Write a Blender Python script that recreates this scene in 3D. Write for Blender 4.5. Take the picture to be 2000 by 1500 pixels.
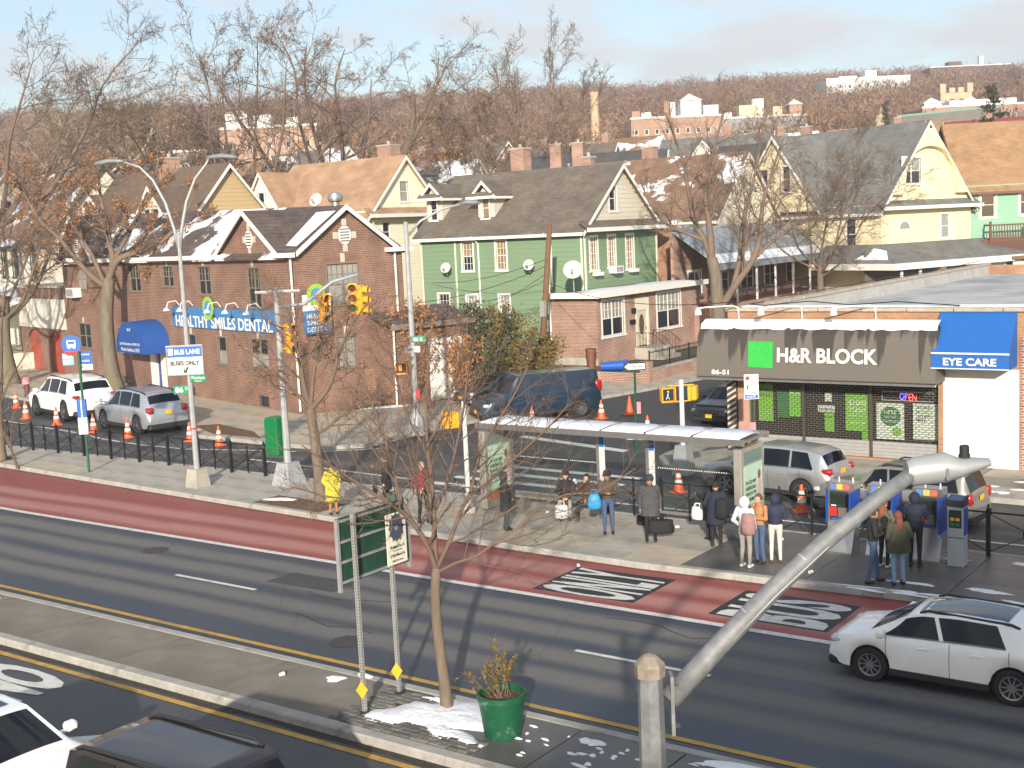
import bpy, bmesh, math, random
import numpy as np
from mathutils import Vector, Matrix

for _o in list(bpy.data.objects):
    bpy.data.objects.remove(_o)
scene = bpy.context.scene
COL = scene.collection
R = math.radians
random.seed(7)

# ------------------------------------------------------------------ camera
cam_data = bpy.data.cameras.new('camera')
cam_data.sensor_width = 36.0
cam_data.lens = 43.59
cam_data.clip_start = 0.1
cam_data.clip_end = 4000.0
cam = bpy.data.objects.new('camera', cam_data)
COL.objects.link(cam)
def camera_matrix(yaw, pitch, roll, h):
    fw = Vector((-math.sin(yaw)*math.cos(pitch), math.cos(yaw)*math.cos(pitch), -math.sin(pitch)))
    r = Vector((math.cos(yaw), math.sin(yaw), 0.0))
    u = r.cross(fw)
    c, s = math.cos(roll), math.sin(roll)
    r2 = c*r - s*u
    u2 = s*r + c*u
    m = Matrix((( r2.x, u2.x, -fw.x, 0), (r2.y, u2.y, -fw.y, 0), (r2.z, u2.z, -fw.z, h), (0, 0, 0, 1)))
    return m
cam.matrix_world = camera_matrix(0.62746, 0.12325, 0.04677, 8.307)
scene.camera = cam

# ------------------------------------------------------------------ sky and sun
SUN_EL = R(18.0)
SUN_AZ = R(32.0)            # the shadows run this far to the left of +Y
sh = Vector((-math.sin(SUN_AZ)*math.cos(SUN_EL), math.cos(SUN_AZ)*math.cos(SUN_EL), -math.sin(SUN_EL)))
world = bpy.data.worlds.new('World')
scene.world = world
world.use_nodes = True
wn, wl = world.node_tree.nodes, world.node_tree.links
bg = wn['Background']
sky = wn.new('ShaderNodeTexSky')
sky.sky_type = 'NISHITA'
sky.sun_disc = False
sky.sun_elevation = SUN_EL
# direction towards the sun, measured clockwise from +Y
sky.sun_rotation = math.atan2(-sh.x, -sh.y) % (2*math.pi)
sky.altitude = 20
sky.air_density = 1.0
sky.dust_density = 0.8
sky.ozone_density = 1.0
tc = wn.new('ShaderNodeTexCoord')
mp = wn.new('ShaderNodeMapping')
mp.inputs['Scale'].default_value = (1.0, 1.0, 3.6)
mp.inputs['Location'].default_value = (0.35, 0.1, 0.2)
nz = wn.new('ShaderNodeTexNoise')
nz.inputs['Scale'].default_value = 5.0
nz.inputs['Detail'].default_value = 9
nz.inputs['Roughness'].default_value = 0.55
cr = wn.new('ShaderNodeValToRGB')
cr.color_ramp.elements[0].position = 0.46
cr.color_ramp.elements[0].color = (0.12, 0.12, 0.12, 1)
cr.color_ramp.elements[1].position = 0.585
cr.color_ramp.elements[1].color = (0.92, 0.92, 0.92, 1)
mx = wn.new('ShaderNodeMixRGB')
mx.inputs['Color2'].default_value = (4.9, 4.95, 5.1, 1)
wl.new(tc.outputs['Generated'], mp.inputs['Vector'])
wl.new(mp.outputs['Vector'], nz.inputs['Vector'])
wl.new(nz.outputs['Fac'], cr.inputs['Fac'])
wl.new(cr.outputs['Color'], mx.inputs['Fac'])
wl.new(sky.outputs['Color'], mx.inputs['Color1'])
wl.new(mx.outputs['Color'], bg.inputs['Color'])
bg.inputs['Strength'].default_value = 0.125

sun_data = bpy.data.lights.new('sun', 'SUN')
sun_data.energy = 5.0
sun_data.angle = R(0.9)
sun_data.color = (1.0, 0.905, 0.77)
sun = bpy.data.objects.new('sun', sun_data)
COL.objects.link(sun)
sun.rotation_mode = 'QUATERNION'
sun.rotation_quaternion = sh.to_track_quat('-Z', 'Y')
sun.location = (0, -20, 60)

scene.view_settings.view_transform = 'Standard'
scene.view_settings.look = 'None'
scene.view_settings.gamma = 1.0
scene.view_settings.use_curve_mapping = False
scene.view_settings.exposure = 0.52
scene.render.engine = 'CYCLES'
scene.cycles.max_bounces = 8
scene.cycles.transparent_max_bounces = 24

# ------------------------------------------------------------------ helpers
def link(o, parent=None):
    COL.objects.link(o)
    if parent is not None:
        o.parent = parent
    return o

def tag(o, label=None, cat=None, group=None, kind=None):
    if label: o['label'] = label
    if cat: o['category'] = cat
    if group: o['group'] = group
    if kind: o['kind'] = kind
    return o

def thing(name, label, cat, loc=(0, 0, 0), rz=0.0, group=None, scale=None):
    o = bpy.data.objects.new(name, None)
    o.empty_display_size = 0.3
    o.location = loc
    o.rotation_euler = (0, 0, rz)
    if scale: o.scale = (scale, scale, scale)
    link(o)
    return tag(o, label, cat, group)

def copy_tree(o, parent=None):
    c = o.copy()
    COL.objects.link(c)
    c.parent = parent
    for ch in o.children:
        copy_tree(ch, c)
    return c

def M4(loc=(0, 0, 0), rz=0.0, rx=0.0, ry=0.0, s=1.0):
    return Matrix.Translation(loc) @ Matrix.Rotation(rz, 4, 'Z') @ Matrix.Rotation(ry, 4, 'Y') @ Matrix.Rotation(rx, 4, 'X') @ Matrix.Scale(s, 4)

class MB:
    """collects shapes and links them as one mesh object"""
    def __init__(s):
        s.v = []; s.f = []; s.mi = []
        s.cur = 0
    def add(s, vs, fs, M=None):
        b = len(s.v)
        if M is not None:
            vs = [M @ Vector(p) for p in vs]
        s.v.extend([tuple(p) for p in vs])
        for f in fs:
            s.f.append(tuple(i+b for i in f)); s.mi.append(s.cur)
        return s
    def box(s, x0, x1, y0, y1, z0, z1, M=None):
        vs = [(x0,y0,z0),(x1,y0,z0),(x1,y1,z0),(x0,y1,z0),(x0,y0,z1),(x1,y0,z1),(x1,y1,z1),(x0,y1,z1)]
        return s.add(vs, [(0,3,2,1),(4,5,6,7),(0,1,5,4),(1,2,6,5),(2,3,7,6),(3,0,4,7)], M)
    def cbox(s, c, sz, M=None):
        return s.box(c[0]-sz[0]/2, c[0]+sz[0]/2, c[1]-sz[1]/2, c[1]+sz[1]/2, c[2]-sz[2]/2, c[2]+sz[2]/2, M)
    def rbox(s, x0, x1, y0, y1, z0, z1, b=0.02, M=None):
        """box with chamfered edges"""
        b = min(b, (x1-x0)*.45, (y1-y0)*.45, (z1-z0)*.45)
        vs = []; idx = {}
        for i, x in enumerate((x0, x1)):
            for j, y in enumerate((y0, y1)):
                for k, z in enumerate((z0, z1)):
                    sx, sy, sz = (1 if i == 0 else -1), (1 if j == 0 else -1), (1 if k == 0 else -1)
                    for a, p in enumerate(((x, y+sy*b, z+sz*b), (x+sx*b, y, z+sz*b), (x+sx*b, y+sy*b, z))):
                        idx[(i,j,k,a)] = len(vs); vs.append(p)
        g = lambda i,j,k,a: idx[(i,j,k,a)]
        fs = []
        for i in (0,1): fs.append([g(i,0,0,0),g(i,0,1,0),g(i,1,1,0),g(i,1,0,0)][::(1 if i==0 else -1)])
        for j in (0,1): fs.append([g(0,j,0,1),g(1,j,0,1),g(1,j,1,1),g(0,j,1,1)][::(1 if j==0 else -1)])
        for k in (0,1): fs.append([g(0,0,k,2),g(0,1,k,2),g(1,1,k,2),g(1,0,k,2)][::(1 if k==0 else -1)])
        for i in (0,1):
            for j in (0,1):
                fs.append([g(i,j,0,0),g(i,j,1,0),g(i,j,1,1),g(i,j,0,1)])
        for i in (0,1):
            for k in (0,1):
                fs.append([g(i,0,k,0),g(i,1,k,0),g(i,1,k,2),g(i,0,k,2)])
        for j in (0,1):
            for k in (0,1):
                fs.append([g(0,j,k,1),g(1,j,k,1),g(1,j,k,2),g(0,j,k,2)])
        for i in (0,1):
            for j in (0,1):
                for k in (0,1):
                    fs.append([g(i,j,k,0),g(i,j,k,1),g(i,j,k,2)])
        return s.add(vs, fs, M)
    def beam(s, a, b, w, h, up=(0, 0, 1), M=None):
        a, b = Vector(a), Vector(b)
        d = (b-a).normalized()
        upv = Vector(up)
        if abs(d.dot(upv)) > .999: upv = Vector((0, 1, 0))
        x = d.cross(upv).normalized(); y = x.cross(d).normalized()
        vs = []
        for p in (a, b):
            for sx, sy in ((-1,-1),(1,-1),(1,1),(-1,1)):
                vs.append(p + x*sx*w/2 + y*sy*h/2)
        return s.add(vs, [(0,1,2,3),(7,6,5,4),(0,4,5,1),(1,5,6,2),(2,6,7,3),(3,7,4,0)], M)
    def tube(s, pts, r, n=8, M=None, cap=True):
        pts = [Vector(p) for p in pts]
        rs = r if isinstance(r, (list, tuple)) else [r]*len(pts)
        vs = []; fs = []
        prev = None
        for i, p in enumerate(pts):
            d = (pts[min(i+1, len(pts)-1)] - pts[max(i-1, 0)]).normalized()
            if prev is None:
                up = Vector((0,0,1)) if abs(d.z) < .9 else Vector((1,0,0))
                x = d.cross(up).normalized()
            else:
                x = (prev - d*prev.dot(d)).normalized()
            prev = x
            y = d.cross(x)
            for k in range(n):
                a = 2*math.pi*k/n
                vs.append(p + (x*math.cos(a) + y*math.sin(a))*rs[i])
        for i in range(len(pts)-1):
            for k in range(n):
                k2 = (k+1) % n
                fs.append((i*n+k, i*n+k2, (i+1)*n+k2, (i+1)*n+k))
        if cap:
            fs.append(tuple(range(n))[::-1]); fs.append(tuple((len(pts)-1)*n+k for k in range(n)))
        return s.add(vs, fs, M)
    def lathe(s, prof, n=16, M=None, cap=True):
        vs = []; fs = []
        for r, z in prof:
            for k in range(n):
                a = 2*math.pi*k/n
                vs.append((r*math.cos(a), r*math.sin(a), z))
        for i in range(len(prof)-1):
            for k in range(n):
                k2 = (k+1) % n
                fs.append((i*n+k, i*n+k2, (i+1)*n+k2, (i+1)*n+k))
        if cap:
            fs.append(tuple(range(n))[::-1]); fs.append(tuple((len(prof)-1)*n+k for k in range(n)))
        return s.add(vs, fs, M)
    def prism(s, poly, a, b, axis='Y', M=None):
        """polygon (list of 2-D points) extruded along an axis from a to b"""
        n = len(poly); vs = []
        for t in (a, b):
            for p, q in poly:
                vs.append({'Y': (p, t, q), 'X': (t, p, q), 'Z': (p, q, t)}[axis])
        fs = [tuple(range(n)), tuple(range(n, 2*n))[::-1]]
        for i in range(n):
            j = (i+1) % n
            fs.append((i, n+i, n+j, j))
        return s.add(vs, fs, M)
    def poly(s, pts, M=None):
        return s.add(pts, [tuple(range(len(pts)))], M)
    def grid(s, P, M=None):
        """P[i][j] points"""
        n, m = len(P), len(P[0]); vs = [p for row in P for p in row]
        fs = [(i*m+j, i*m+j+1, (i+1)*m+j+1, (i+1)*m+j) for i in range(n-1) for j in range(m-1)]
        return s.add(vs, fs, M)
    def mesh(s, name, mats, smooth=False):
        me = bpy.data.meshes.new(name)
        me.from_pydata(s.v, [], s.f)
        if not isinstance(mats, (list, tuple)): mats = [mats]
        for m in mats: me.materials.append(m)
        if len(mats) > 1: me.polygons.foreach_set('material_index', s.mi)
        bm = bmesh.new(); bm.from_mesh(me)
        bmesh.ops.recalc_face_normals(bm, faces=bm.faces)
        bm.to_mesh(me); bm.free()
        if smooth:
            me.polygons.foreach_set('use_smooth', [True]*len(me.polygons))
            if smooth is not True:
                try: me.set_sharp_from_angle(angle=R(smooth))
                except Exception: pass
        me.update()
        return me
    def build(s, name, mats, parent=None, smooth=False, world=False, loc=None):
        if world and parent is not None:
            mi = parent_world(parent).inverted()
            s.v = [tuple(mi @ Vector(p)) for p in s.v]
        o = bpy.data.objects.new(name, s.mesh(name, mats, smooth))
        if loc: o.location = loc
        return link(o, parent)

def parent_world(o):
    m = Matrix.Translation(o.location) @ o.rotation_euler.to_matrix().to_4x4() @ Matrix.Diagonal(o.scale).to_4x4()
    return parent_world(o.parent) @ m if o.parent else m

def mesh_obj(name, me, parent=None, loc=(0,0,0), rot=(0,0,0)):
    o = bpy.data.objects.new(name, me)
    o.location = loc; o.rotation_euler = rot
    return link(o, parent)

WORK = bpy.data.scenes.new('workbench')
def eval_mesh(ob):
    """mesh of an object with its modifiers, worked out in an otherwise empty scene"""
    WORK.collection.objects.link(ob)
    with bpy.context.temp_override(scene=WORK, view_layer=WORK.view_layers[0]):
        dg = bpy.context.evaluated_depsgraph_get(); dg.update()
        me = bpy.data.meshes.new_from_object(ob.evaluated_get(dg))
    WORK.collection.objects.unlink(ob)
    return me

def struct(name, mb, mat, parent=None, smooth=False):
    o = mb.build(name, mat, parent, smooth)
    if parent is None: o['kind'] = 'structure'
    return o

# ------------------------------------------------------------------ materials
_mats = {}
def mat(name, col, rough=0.7, metal=0.0, var=0.12, scale=6.0, bump=0.0, bscale=40.0, spec=0.5, detail=6.0, dirt=None, dirt_scale=1.2, dirt_amt=0.5, coat=0.0, emit=None, stretch=(1, 1, 1)):
    """plain procedural material: base colour with noise variation, stains and fine relief"""
    if name in _mats: return _mats[name]
    m = bpy.data.materials.new(name); m.use_nodes = True
    n, l = m.node_tree.nodes, m.node_tree.links
    b = n['Principled BSDF']
    b.inputs['Roughness'].default_value = rough
    b.inputs['Metallic'].default_value = metal
    b.inputs['Specular IOR Level'].default_value = spec
    if coat: b.inputs['Coat Weight'].default_value = coat; b.inputs['Coat Roughness'].default_value = 0.06
    c = (col[0], col[1], col[2], 1)
    b.inputs['Base Color'].default_value = c
    tcn = n.new('ShaderNodeTexCoord')
    mpn = n.new('ShaderNodeMapping'); mpn.inputs['Scale'].default_value = stretch
    l.new(tcn.outputs['Object'], mpn.inputs['Vector'])
    out = None
    if var > 0:
        t = n.new('ShaderNodeTexNoise'); t.inputs['Scale'].default_value = scale; t.inputs['Detail'].default_value = detail
        l.new(mpn.outputs['Vector'], t.inputs['Vector'])
        mr = n.new('ShaderNodeMapRange')
        mr.inputs['From Min'].default_value = .25; mr.inputs['From Max'].default_value = .75
        mr.inputs['To Min'].default_value = 1-var; mr.inputs['To Max'].default_value = 1+var
        l.new(t.outputs['Fac'], mr.inputs['Value'])
        mm = n.new('ShaderNodeMixRGB'); mm.blend_type = 'MULTIPLY'; mm.inputs['Fac'].default_value = 1
        mm.inputs['Color1'].default_value = c
        l.new(mr.outputs['Result'], mm.inputs['Color2'])
        out = mm.outputs['Color']
    if dirt is not None:
        t2 = n.new('ShaderNodeTexNoise'); t2.inputs['Scale'].default_value = dirt_scale; t2.inputs['Detail'].default_value = 8; t2.inputs['Roughness'].default_value = .65
        l.new(mpn.outputs['Vector'], t2.inputs['Vector'])
        r2 = n.new('ShaderNodeValToRGB'); r2.color_ramp.elements[0].position = 1-dirt_amt-.12; r2.color_ramp.elements[1].position = 1-dirt_amt+.16
        l.new(t2.outputs['Fac'], r2.inputs['Fac'])
        m2 = n.new('ShaderNodeMixRGB'); m2.inputs['Color2'].default_value = (dirt[0], dirt[1], dirt[2], 1)
        if out: l.new(out, m2.inputs['Color1'])
        else: m2.inputs['Color1'].default_value = c
        l.new(r2.outputs['Color'], m2.inputs['Fac'])
        out = m2.outputs['Color']
    if out: l.new(out, b.inputs['Base Color'])
    if bump > 0:
        t3 = n.new('ShaderNodeTexNoise'); t3.inputs['Scale'].default_value = bscale; t3.inputs['Detail'].default_value = 5
        l.new(tcn.outputs['Object'], t3.inputs['Vector'])
        bp = n.new('ShaderNodeBump'); bp.inputs['Strength'].default_value = bump; bp.inputs['Distance'].default_value = .02
        l.new(t3.outputs['Fac'], bp.inputs['Height']); l.new(bp.outputs['Normal'], b.inputs['Normal'])
    if emit:
        b.inputs['Emission Color'].default_value = (emit[0], emit[1], emit[2], 1); b.inputs['Emission Strength'].default_value = emit[3]
    _mats[name] = m
    return m

def course_mat(name, col, col2, mortar, bw, bh, mort=.012, axis='AUTO', offset=.5, bump=.4, snow=None, rough=.85, snow_scale=.5, dirt=None, squash=1.0):
    """bricks or shingles too small to build one by one; U follows the wall, V its height"""
    if name in _mats: return _mats[name]
    m = bpy.data.materials.new(name); m.use_nodes = True
    n, l = m.node_tree.nodes, m.node_tree.links
    b = n['Principled BSDF']; b.inputs['Roughness'].default_value = rough
    tcn = n.new('ShaderNodeTexCoord'); sx = n.new('ShaderNodeSeparateXYZ')
    geo = n.new('ShaderNodeNewGeometry')
    vt = n.new('ShaderNodeVectorTransform'); vt.vector_type = 'NORMAL'; vt.convert_from = 'WORLD'; vt.convert_to = 'OBJECT'
    l.new(geo.outputs['True Normal'], vt.inputs['Vector'])
    sn = n.new('ShaderNodeSeparateXYZ'); l.new(vt.outputs['Vector'], sn.inputs['Vector'])
    l.new(tcn.outputs['Object'], sx.inputs['Vector'])
    ax = n.new('ShaderNodeMath'); ax.operation = 'ABSOLUTE'; l.new(sn.outputs['X'], ax.inputs[0])
    ay = n.new('ShaderNodeMath'); ay.operation = 'ABSOLUTE'; l.new(sn.outputs['Y'], ay.inputs[0])
    gt = n.new('ShaderNodeMath'); gt.operation = 'GREATER_THAN'; l.new(ax.outputs[0], gt.inputs[0]); l.new(ay.outputs[0], gt.inputs[1])
    mixu = n.new('ShaderNodeMix'); mixu.data_type = 'FLOAT'
    l.new(gt.outputs[0], mixu.inputs['Factor']); l.new(sx.outputs['X'], mixu.inputs['A']); l.new(sx.outputs['Y'], mixu.inputs['B'])
    cb = n.new('ShaderNodeCombineXYZ')
    l.new(mixu.outputs['Result'], cb.inputs['X']); l.new(sx.outputs['Z'], cb.inputs['Y'])
    br = n.new('ShaderNodeTexBrick')
    br.inputs['Scale'].default_value = 1.0; br.inputs['Brick Width'].default_value = bw; br.inputs['Row Height'].default_value = bh
    br.inputs['Mortar Size'].default_value = mort; br.inputs['Mortar Smooth'].default_value = .2; br.offset = offset
    br.inputs['Color1'].default_value = (*col, 1); br.inputs['Color2'].default_value = (*col2, 1); br.inputs['Mortar'].default_value = (*mortar, 1)
    l.new(cb.outputs['Vector'], br.inputs['Vector'])
    ns = n.new('ShaderNodeTexNoise'); ns.inputs['Scale'].default_value = .9; ns.inputs['Detail'].default_value = 8
    l.new(tcn.outputs['Object'], ns.inputs['Vector'])
    mr = n.new('ShaderNodeMapRange'); mr.inputs['From Min'].default_value = .3; mr.inputs['From Max'].default_value = .7; mr.inputs['To Min'].default_value = .78; mr.inputs['To Max'].default_value = 1.2
    l.new(ns.outputs['Fac'], mr.inputs['Value'])
    mm = n.new('ShaderNodeMixRGB'); mm.blend_type = 'MULTIPLY'; mm.inputs['Fac'].default_value = 1
    l.new(br.outputs['Color'], mm.inputs['Color1']); l.new(mr.outputs['Result'], mm.inputs['Color2'])
    out = mm.outputs['Color']
    if dirt:
        d2 = n.new('ShaderNodeTexNoise'); d2.inputs['Scale'].default_value = 2.2; d2.inputs['Detail'].default_value = 3
        l.new(tcn.outputs['Object'], d2.inputs['Vector'])
        dr = n.new('ShaderNodeValToRGB'); dr.color_ramp.elements[0].position = .58; dr.color_ramp.elements[1].position = .66
        l.new(d2.outputs['Fac'], dr.inputs['Fac'])
        dm = n.new('ShaderNodeMixRGB'); dm.inputs['Color2'].default_value = (*dirt, 1); l.new(dr.outputs['Color'], dm.inputs['Fac']); l.new(out, dm.inputs['Color1']); out = dm.outputs['Color']
    if snow is not None:
        s2 = n.new('ShaderNodeTexNoise'); s2.inputs['Scale'].default_value = snow_scale; s2.inputs['Detail'].default_value = 7; s2.inputs['Roughness'].default_value = .6
        mps = n.new('ShaderNodeMapping'); mps.inputs['Scale'].default_value = (1, 1, 1.6); mps.inputs['Location'].default_value = (snow*17, snow*5, 0)
        l.new(tcn.outputs['Object'], mps.inputs['Vector']); l.new(mps.outputs['Vector'], s2.inputs['Vector'])
        sr = n.new('ShaderNodeValToRGB'); sr.color_ramp.elements[0].position = 1-snow; sr.color_ramp.elements[1].position = min(1, 1-snow+.035)
        l.new(s2.outputs['Fac'], sr.inputs['Fac'])
        sm_ = n.new('ShaderNodeMixRGB'); sm_.inputs['Color2'].default_value = (.82, .84, .88, 1)
        l.new(sr.outputs['Color'], sm_.inputs['Fac']); l.new(out, sm_.inputs['Color1']); out = sm_.outputs['Color']
    l.new(out, b.inputs['Base Color'])
    bp = n.new('ShaderNodeBump'); bp.inputs['Strength'].default_value = bump; bp.inputs['Distance'].default_value = .01; bp.invert = True
    l.new(br.outputs['Fac'], bp.inputs['Height']); l.new(bp.outputs['Normal'], b.inputs['Normal'])
    _mats[name] = m
    return m

def glass_mat(name, tint=(.02, .025, .03), rough=.04, alpha=1.0):
    if name in _mats: return _mats[name]
    m = bpy.data.materials.new(name); m.use_nodes = True
    n, l = m.node_tree.nodes, m.node_tree.links
    b = n['Principled BSDF']; b.inputs['Base Color'].default_value = (*tint, 1); b.inputs['Roughness'].default_value = rough
    b.inputs['Specular IOR Level'].default_value = .8
    if alpha < 1:
        tr = n.new('ShaderNodeBsdfTransparent'); ms = n.new('ShaderNodeMixShader'); ms.inputs['Fac'].default_value = alpha
        tr.inputs['Color'].default_value = (.95, .975, .965, 1)
        l.new(tr.outputs['BSDF'], ms.inputs[1]); l.new(b.outputs['BSDF'], ms.inputs[2]); l.new(ms.outputs['Shader'], n['Material Output'].inputs['Surface'])
    _mats[name] = m
    return m

CONC = mat('concrete', (.205, .182, .148), .9, var=.2, scale=2.2, bump=.25, bscale=60, dirt=(.12, .102, .08), dirt_scale=.5, dirt_amt=.42)
CONC2 = mat('concrete_light', (.40, .37, .315), .9, var=.14, scale=3, bump=.25, bscale=60, dirt=(.19, .172, .145), dirt_scale=.9, dirt_amt=.4)
CONCW = mat('concrete_wet', (.125, .115, .10), .42, var=.2, scale=2.2, bump=.2, bscale=60, dirt=(.085, .08, .075), dirt_scale=.7, dirt_amt=.5)
KERB = mat('kerb_stone', (.36, .345, .31), .85, var=.16, scale=3.5, bump=.3, bscale=50, dirt=(.19, .17, .14), dirt_scale=2.2, dirt_amt=.38)
SNOW = mat('snow', (.82, .84, .88), .75, var=.08, scale=9, bump=.8, bscale=14, dirt=(.62, .61, .60), dirt_scale=3.2, dirt_amt=.36)
WHITE = mat('white_paint', (.78, .76, .71), .6, var=.06, scale=5, dirt=(.55, .52, .46), dirt_scale=1.5, dirt_amt=.3)
CREAM = mat('cream_paint', (.70, .66, .54), .7, var=.05, scale=4)
BLACK = mat('black_iron', (.012, .012, .014), .45, var=.1)
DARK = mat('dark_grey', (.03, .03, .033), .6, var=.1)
GALV = mat('galvanised_steel', (.225, .235, .24), .6, metal=.2, var=.22, scale=9, dirt=(.16, .165, .17), dirt_scale=7, dirt_amt=.5)
GALVP = mat('grey_painted_steel', (.37, .38, .39), .5, metal=.2, var=.12, scale=5, dirt=(.28, .28, .28), dirt_scale=2, dirt_amt=.35)
STEEL = mat('brushed_steel', (.55, .53, .50), .3, metal=.9, var=.1, scale=3)
GLASS = glass_mat('window_glass', (.018, .022, .028), .05)
CARGLASS = glass_mat('car_glass', (.004, .006, .010), .02); CARGLASS.node_tree.nodes['Principled BSDF'].inputs['Specular IOR Level'].default_value = .4
BLIND = mat('window_blind', (.55, .53, .47), .8, var=.15, scale=2)
WOOD = mat('weathered_wood', (.17, .085, .045), .85, var=.25, scale=3, stretch=(6, 6, .6), bump=.2, bscale=18)
ROOFBROWN = (.19, .15, .12)
# ================================================================== the setting
VD = Vector((-.587, .81, 0))            # the way the land rises, towards the wooded hill
def terrain_z(x, y):
    r = -.587*x + .81*y
    pts = [(-900, 0), (98, 0), (120, 2.6), (150, 6.2), (200, 10.5), (260, 15), (300, 19), (380, 31), (470, 45.5), (560, 57.5), (640, 61), (760, 58), (1500, 50)]
    for (a, za), (b, zb) in zip(pts, pts[1:]):
        if a <= r <= b:
            t = (r-a)/(b-a)
            return za + (zb-za)*t
    return 0
gm = MB()
xs = [-1100, -800, -600] + list(range(-500, 121, 20)) + [200, 400]
ys = [-120, -60, 0, 30, 60] + list(range(80, 641, 20)) + [760, 950, 1200]
P = []
for x in xs:
    row = []
    for y in ys:
        z = terrain_z(x, y)
        row.append((x, y, z-.06 + (1.5*math.sin(x*.021)*math.cos(y*.017) if z > 6 else 0)))
    P.append(row)
gm.grid(P)
struct('ground', gm, mat('bare_ground', (.115, .092, .066), .95, var=.25, scale=.5, dirt=(.07, .075, .04), dirt_scale=.06, dirt_amt=.45))

# ---- asphalt with wheel tracks that have dried lighter along the lanes
def road_mat(name, dry, wet, tracks, width, wet_rough=.42, noise=.35):
    m = bpy.data.materials.new(name); m.use_nodes = True
    n, l = m.node_tree.nodes, m.node_tree.links
    b = n['Principled BSDF']; b.inputs['Specular IOR Level'].default_value = .35
    tcn = n.new('ShaderNodeTexCoord'); sx = n.new('ShaderNodeSeparateXYZ'); l.new(tcn.outputs['Object'], sx.inputs['Vector'])
    nw = n.new('ShaderNodeTexNoise'); nw.inputs['Scale'].default_value = .22; nw.inputs['Detail'].default_value = 5
    l.new(tcn.outputs['Object'], nw.inputs['Vector'])
    wob = n.new('ShaderNodeMath'); wob.operation = 'MULTIPLY_ADD'; wob.inputs[1].default_value = .5; wob.inputs[2].default_value = -.25
    l.new(nw.outputs['Fac'], wob.inputs[0])
    yy = n.new('ShaderNodeMath'); yy.operation = 'ADD'; l.new(sx.outputs['Y'], yy.inputs[0]); l.new(wob.outputs[0], yy.inputs[1])
    acc = None
    for t in tracks:
        d = n.new('ShaderNodeMath'); d.operation = 'SUBTRACT'; d.inputs[1].default_value = t; l.new(yy.outputs[0], d.inputs[0])
        q = n.new('ShaderNodeMath'); q.operation = 'ABSOLUTE'; l.new(d.outputs[0], q.inputs[0])
        mr = n.new('ShaderNodeMapRange'); mr.interpolation_type = 'SMOOTHSTEP'
        mr.inputs['From Min'].default_value = width*.18; mr.inputs['From Max'].default_value = width; mr.inputs['To Min'].default_value = 1; mr.inputs['To Max'].default_value = 0
        l.new(q.outputs[0], mr.inputs['Value'])
        if acc is None: acc = mr.outputs['Result']
        else:
            a = n.new('ShaderNodeMath'); a.operation = 'MAXIMUM'; l.new(acc, a.inputs[0]); l.new(mr.outputs['Result'], a.inputs[1]); acc = a.outputs[0]
    mpn = n.new('ShaderNodeMapping'); mpn.inputs['Scale'].default_value = (.25, 1.6, 1)
    l.new(tcn.outputs['Object'], mpn.inputs['Vector'])
    n2 = n.new('ShaderNodeTexNoise'); n2.inputs['Scale'].default_value = 1.0; n2.inputs['Detail'].default_value = 9; n2.inputs['Roughness'].default_value = .6
    l.new(mpn.outputs['Vector'], n2.inputs['Vector'])
    m2 = n.new('ShaderNodeMath'); m2.operation = 'MULTIPLY_ADD'; m2.inputs[1].default_value = noise*2; m2.inputs[2].default_value = -noise
    l.new(n2.outputs['Fac'], m2.inputs[0])
    s = n.new('ShaderNodeMath'); s.operation = 'ADD'; s.use_clamp = True
    if acc is None: s.inputs[0].default_value = .45
    else: l.new(acc, s.inputs[0])
    l.new(m2.outputs[0], s.inputs[1])
    fine = n.new('ShaderNodeTexNoise'); fine.inputs['Scale'].default_value = 35; fine.inputs['Detail'].default_value = 4
    l.new(tcn.outputs['Object'], fine.inputs['Vector'])
    fr = n.new('ShaderNodeMapRange'); fr.inputs['From Min'].default_value = .3; fr.inputs['From Max'].default_value = .7; fr.inputs['To Min'].default_value = .82; fr.inputs['To Max'].default_value = 1.18
    l.new(fine.outputs['Fac'], fr.inputs['Value'])
    mc = n.new('ShaderNodeMixRGB'); mc.inputs['Color1'].default_value = (*wet, 1); mc.inputs['Color2'].default_value = (*dry, 1); l.new(s.outputs[0], mc.inputs['Fac'])
    mm = n.new('ShaderNodeMixRGB'); mm.blend_type = 'MULTIPLY'; mm.inputs['Fac'].default_value = 1; l.new(mc.outputs['Color'], mm.inputs['Color1']); l.new(fr.outputs['Result'], mm.inputs['Color2'])
    # hairline cracks
    vo = n.new('ShaderNodeTexVoronoi'); vo.feature = 'DISTANCE_TO_EDGE'; vo.inputs['Scale'].default_value = .22
    mv = n.new('ShaderNodeMixRGB'); mv.blend_type = 'ADD'; mv.inputs['Fac'].default_value = .9
    l.new(tcn.outputs['Object'], mv.inputs['Color1']); l.new(nw.outputs['Color'], mv.inputs['Color2']); l.new(mv.outputs['Color'], vo.inputs['Vector'])
    ck = n.new('ShaderNodeMapRange'); ck.inputs['From Min'].default_value = .0; ck.inputs['From Max'].default_value = .007; ck.inputs['To Min'].default_value = .82; ck.inputs['To Max'].default_value = 1
    l.new(vo.outputs['Distance'], ck.inputs['Value'])
    m3 = n.new('ShaderNodeMixRGB'); m3.blend_type = 'MULTIPLY'; m3.inputs['Fac'].default_value = 1; l.new(mm.outputs['Color'], m3.inputs['Color1']); l.new(ck.outputs['Result'], m3.inputs['Color2'])
    l.new(m3.outputs['Color'], b.inputs['Base Color'])
    rr = n.new('ShaderNodeMapRange'); rr.inputs['To Min'].default_value = wet_rough; rr.inputs['To Max'].default_value = .9; l.new(s.outputs[0], rr.inputs['Value'])
    l.new(rr.outputs['Result'], b.inputs['Roughness'])
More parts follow.
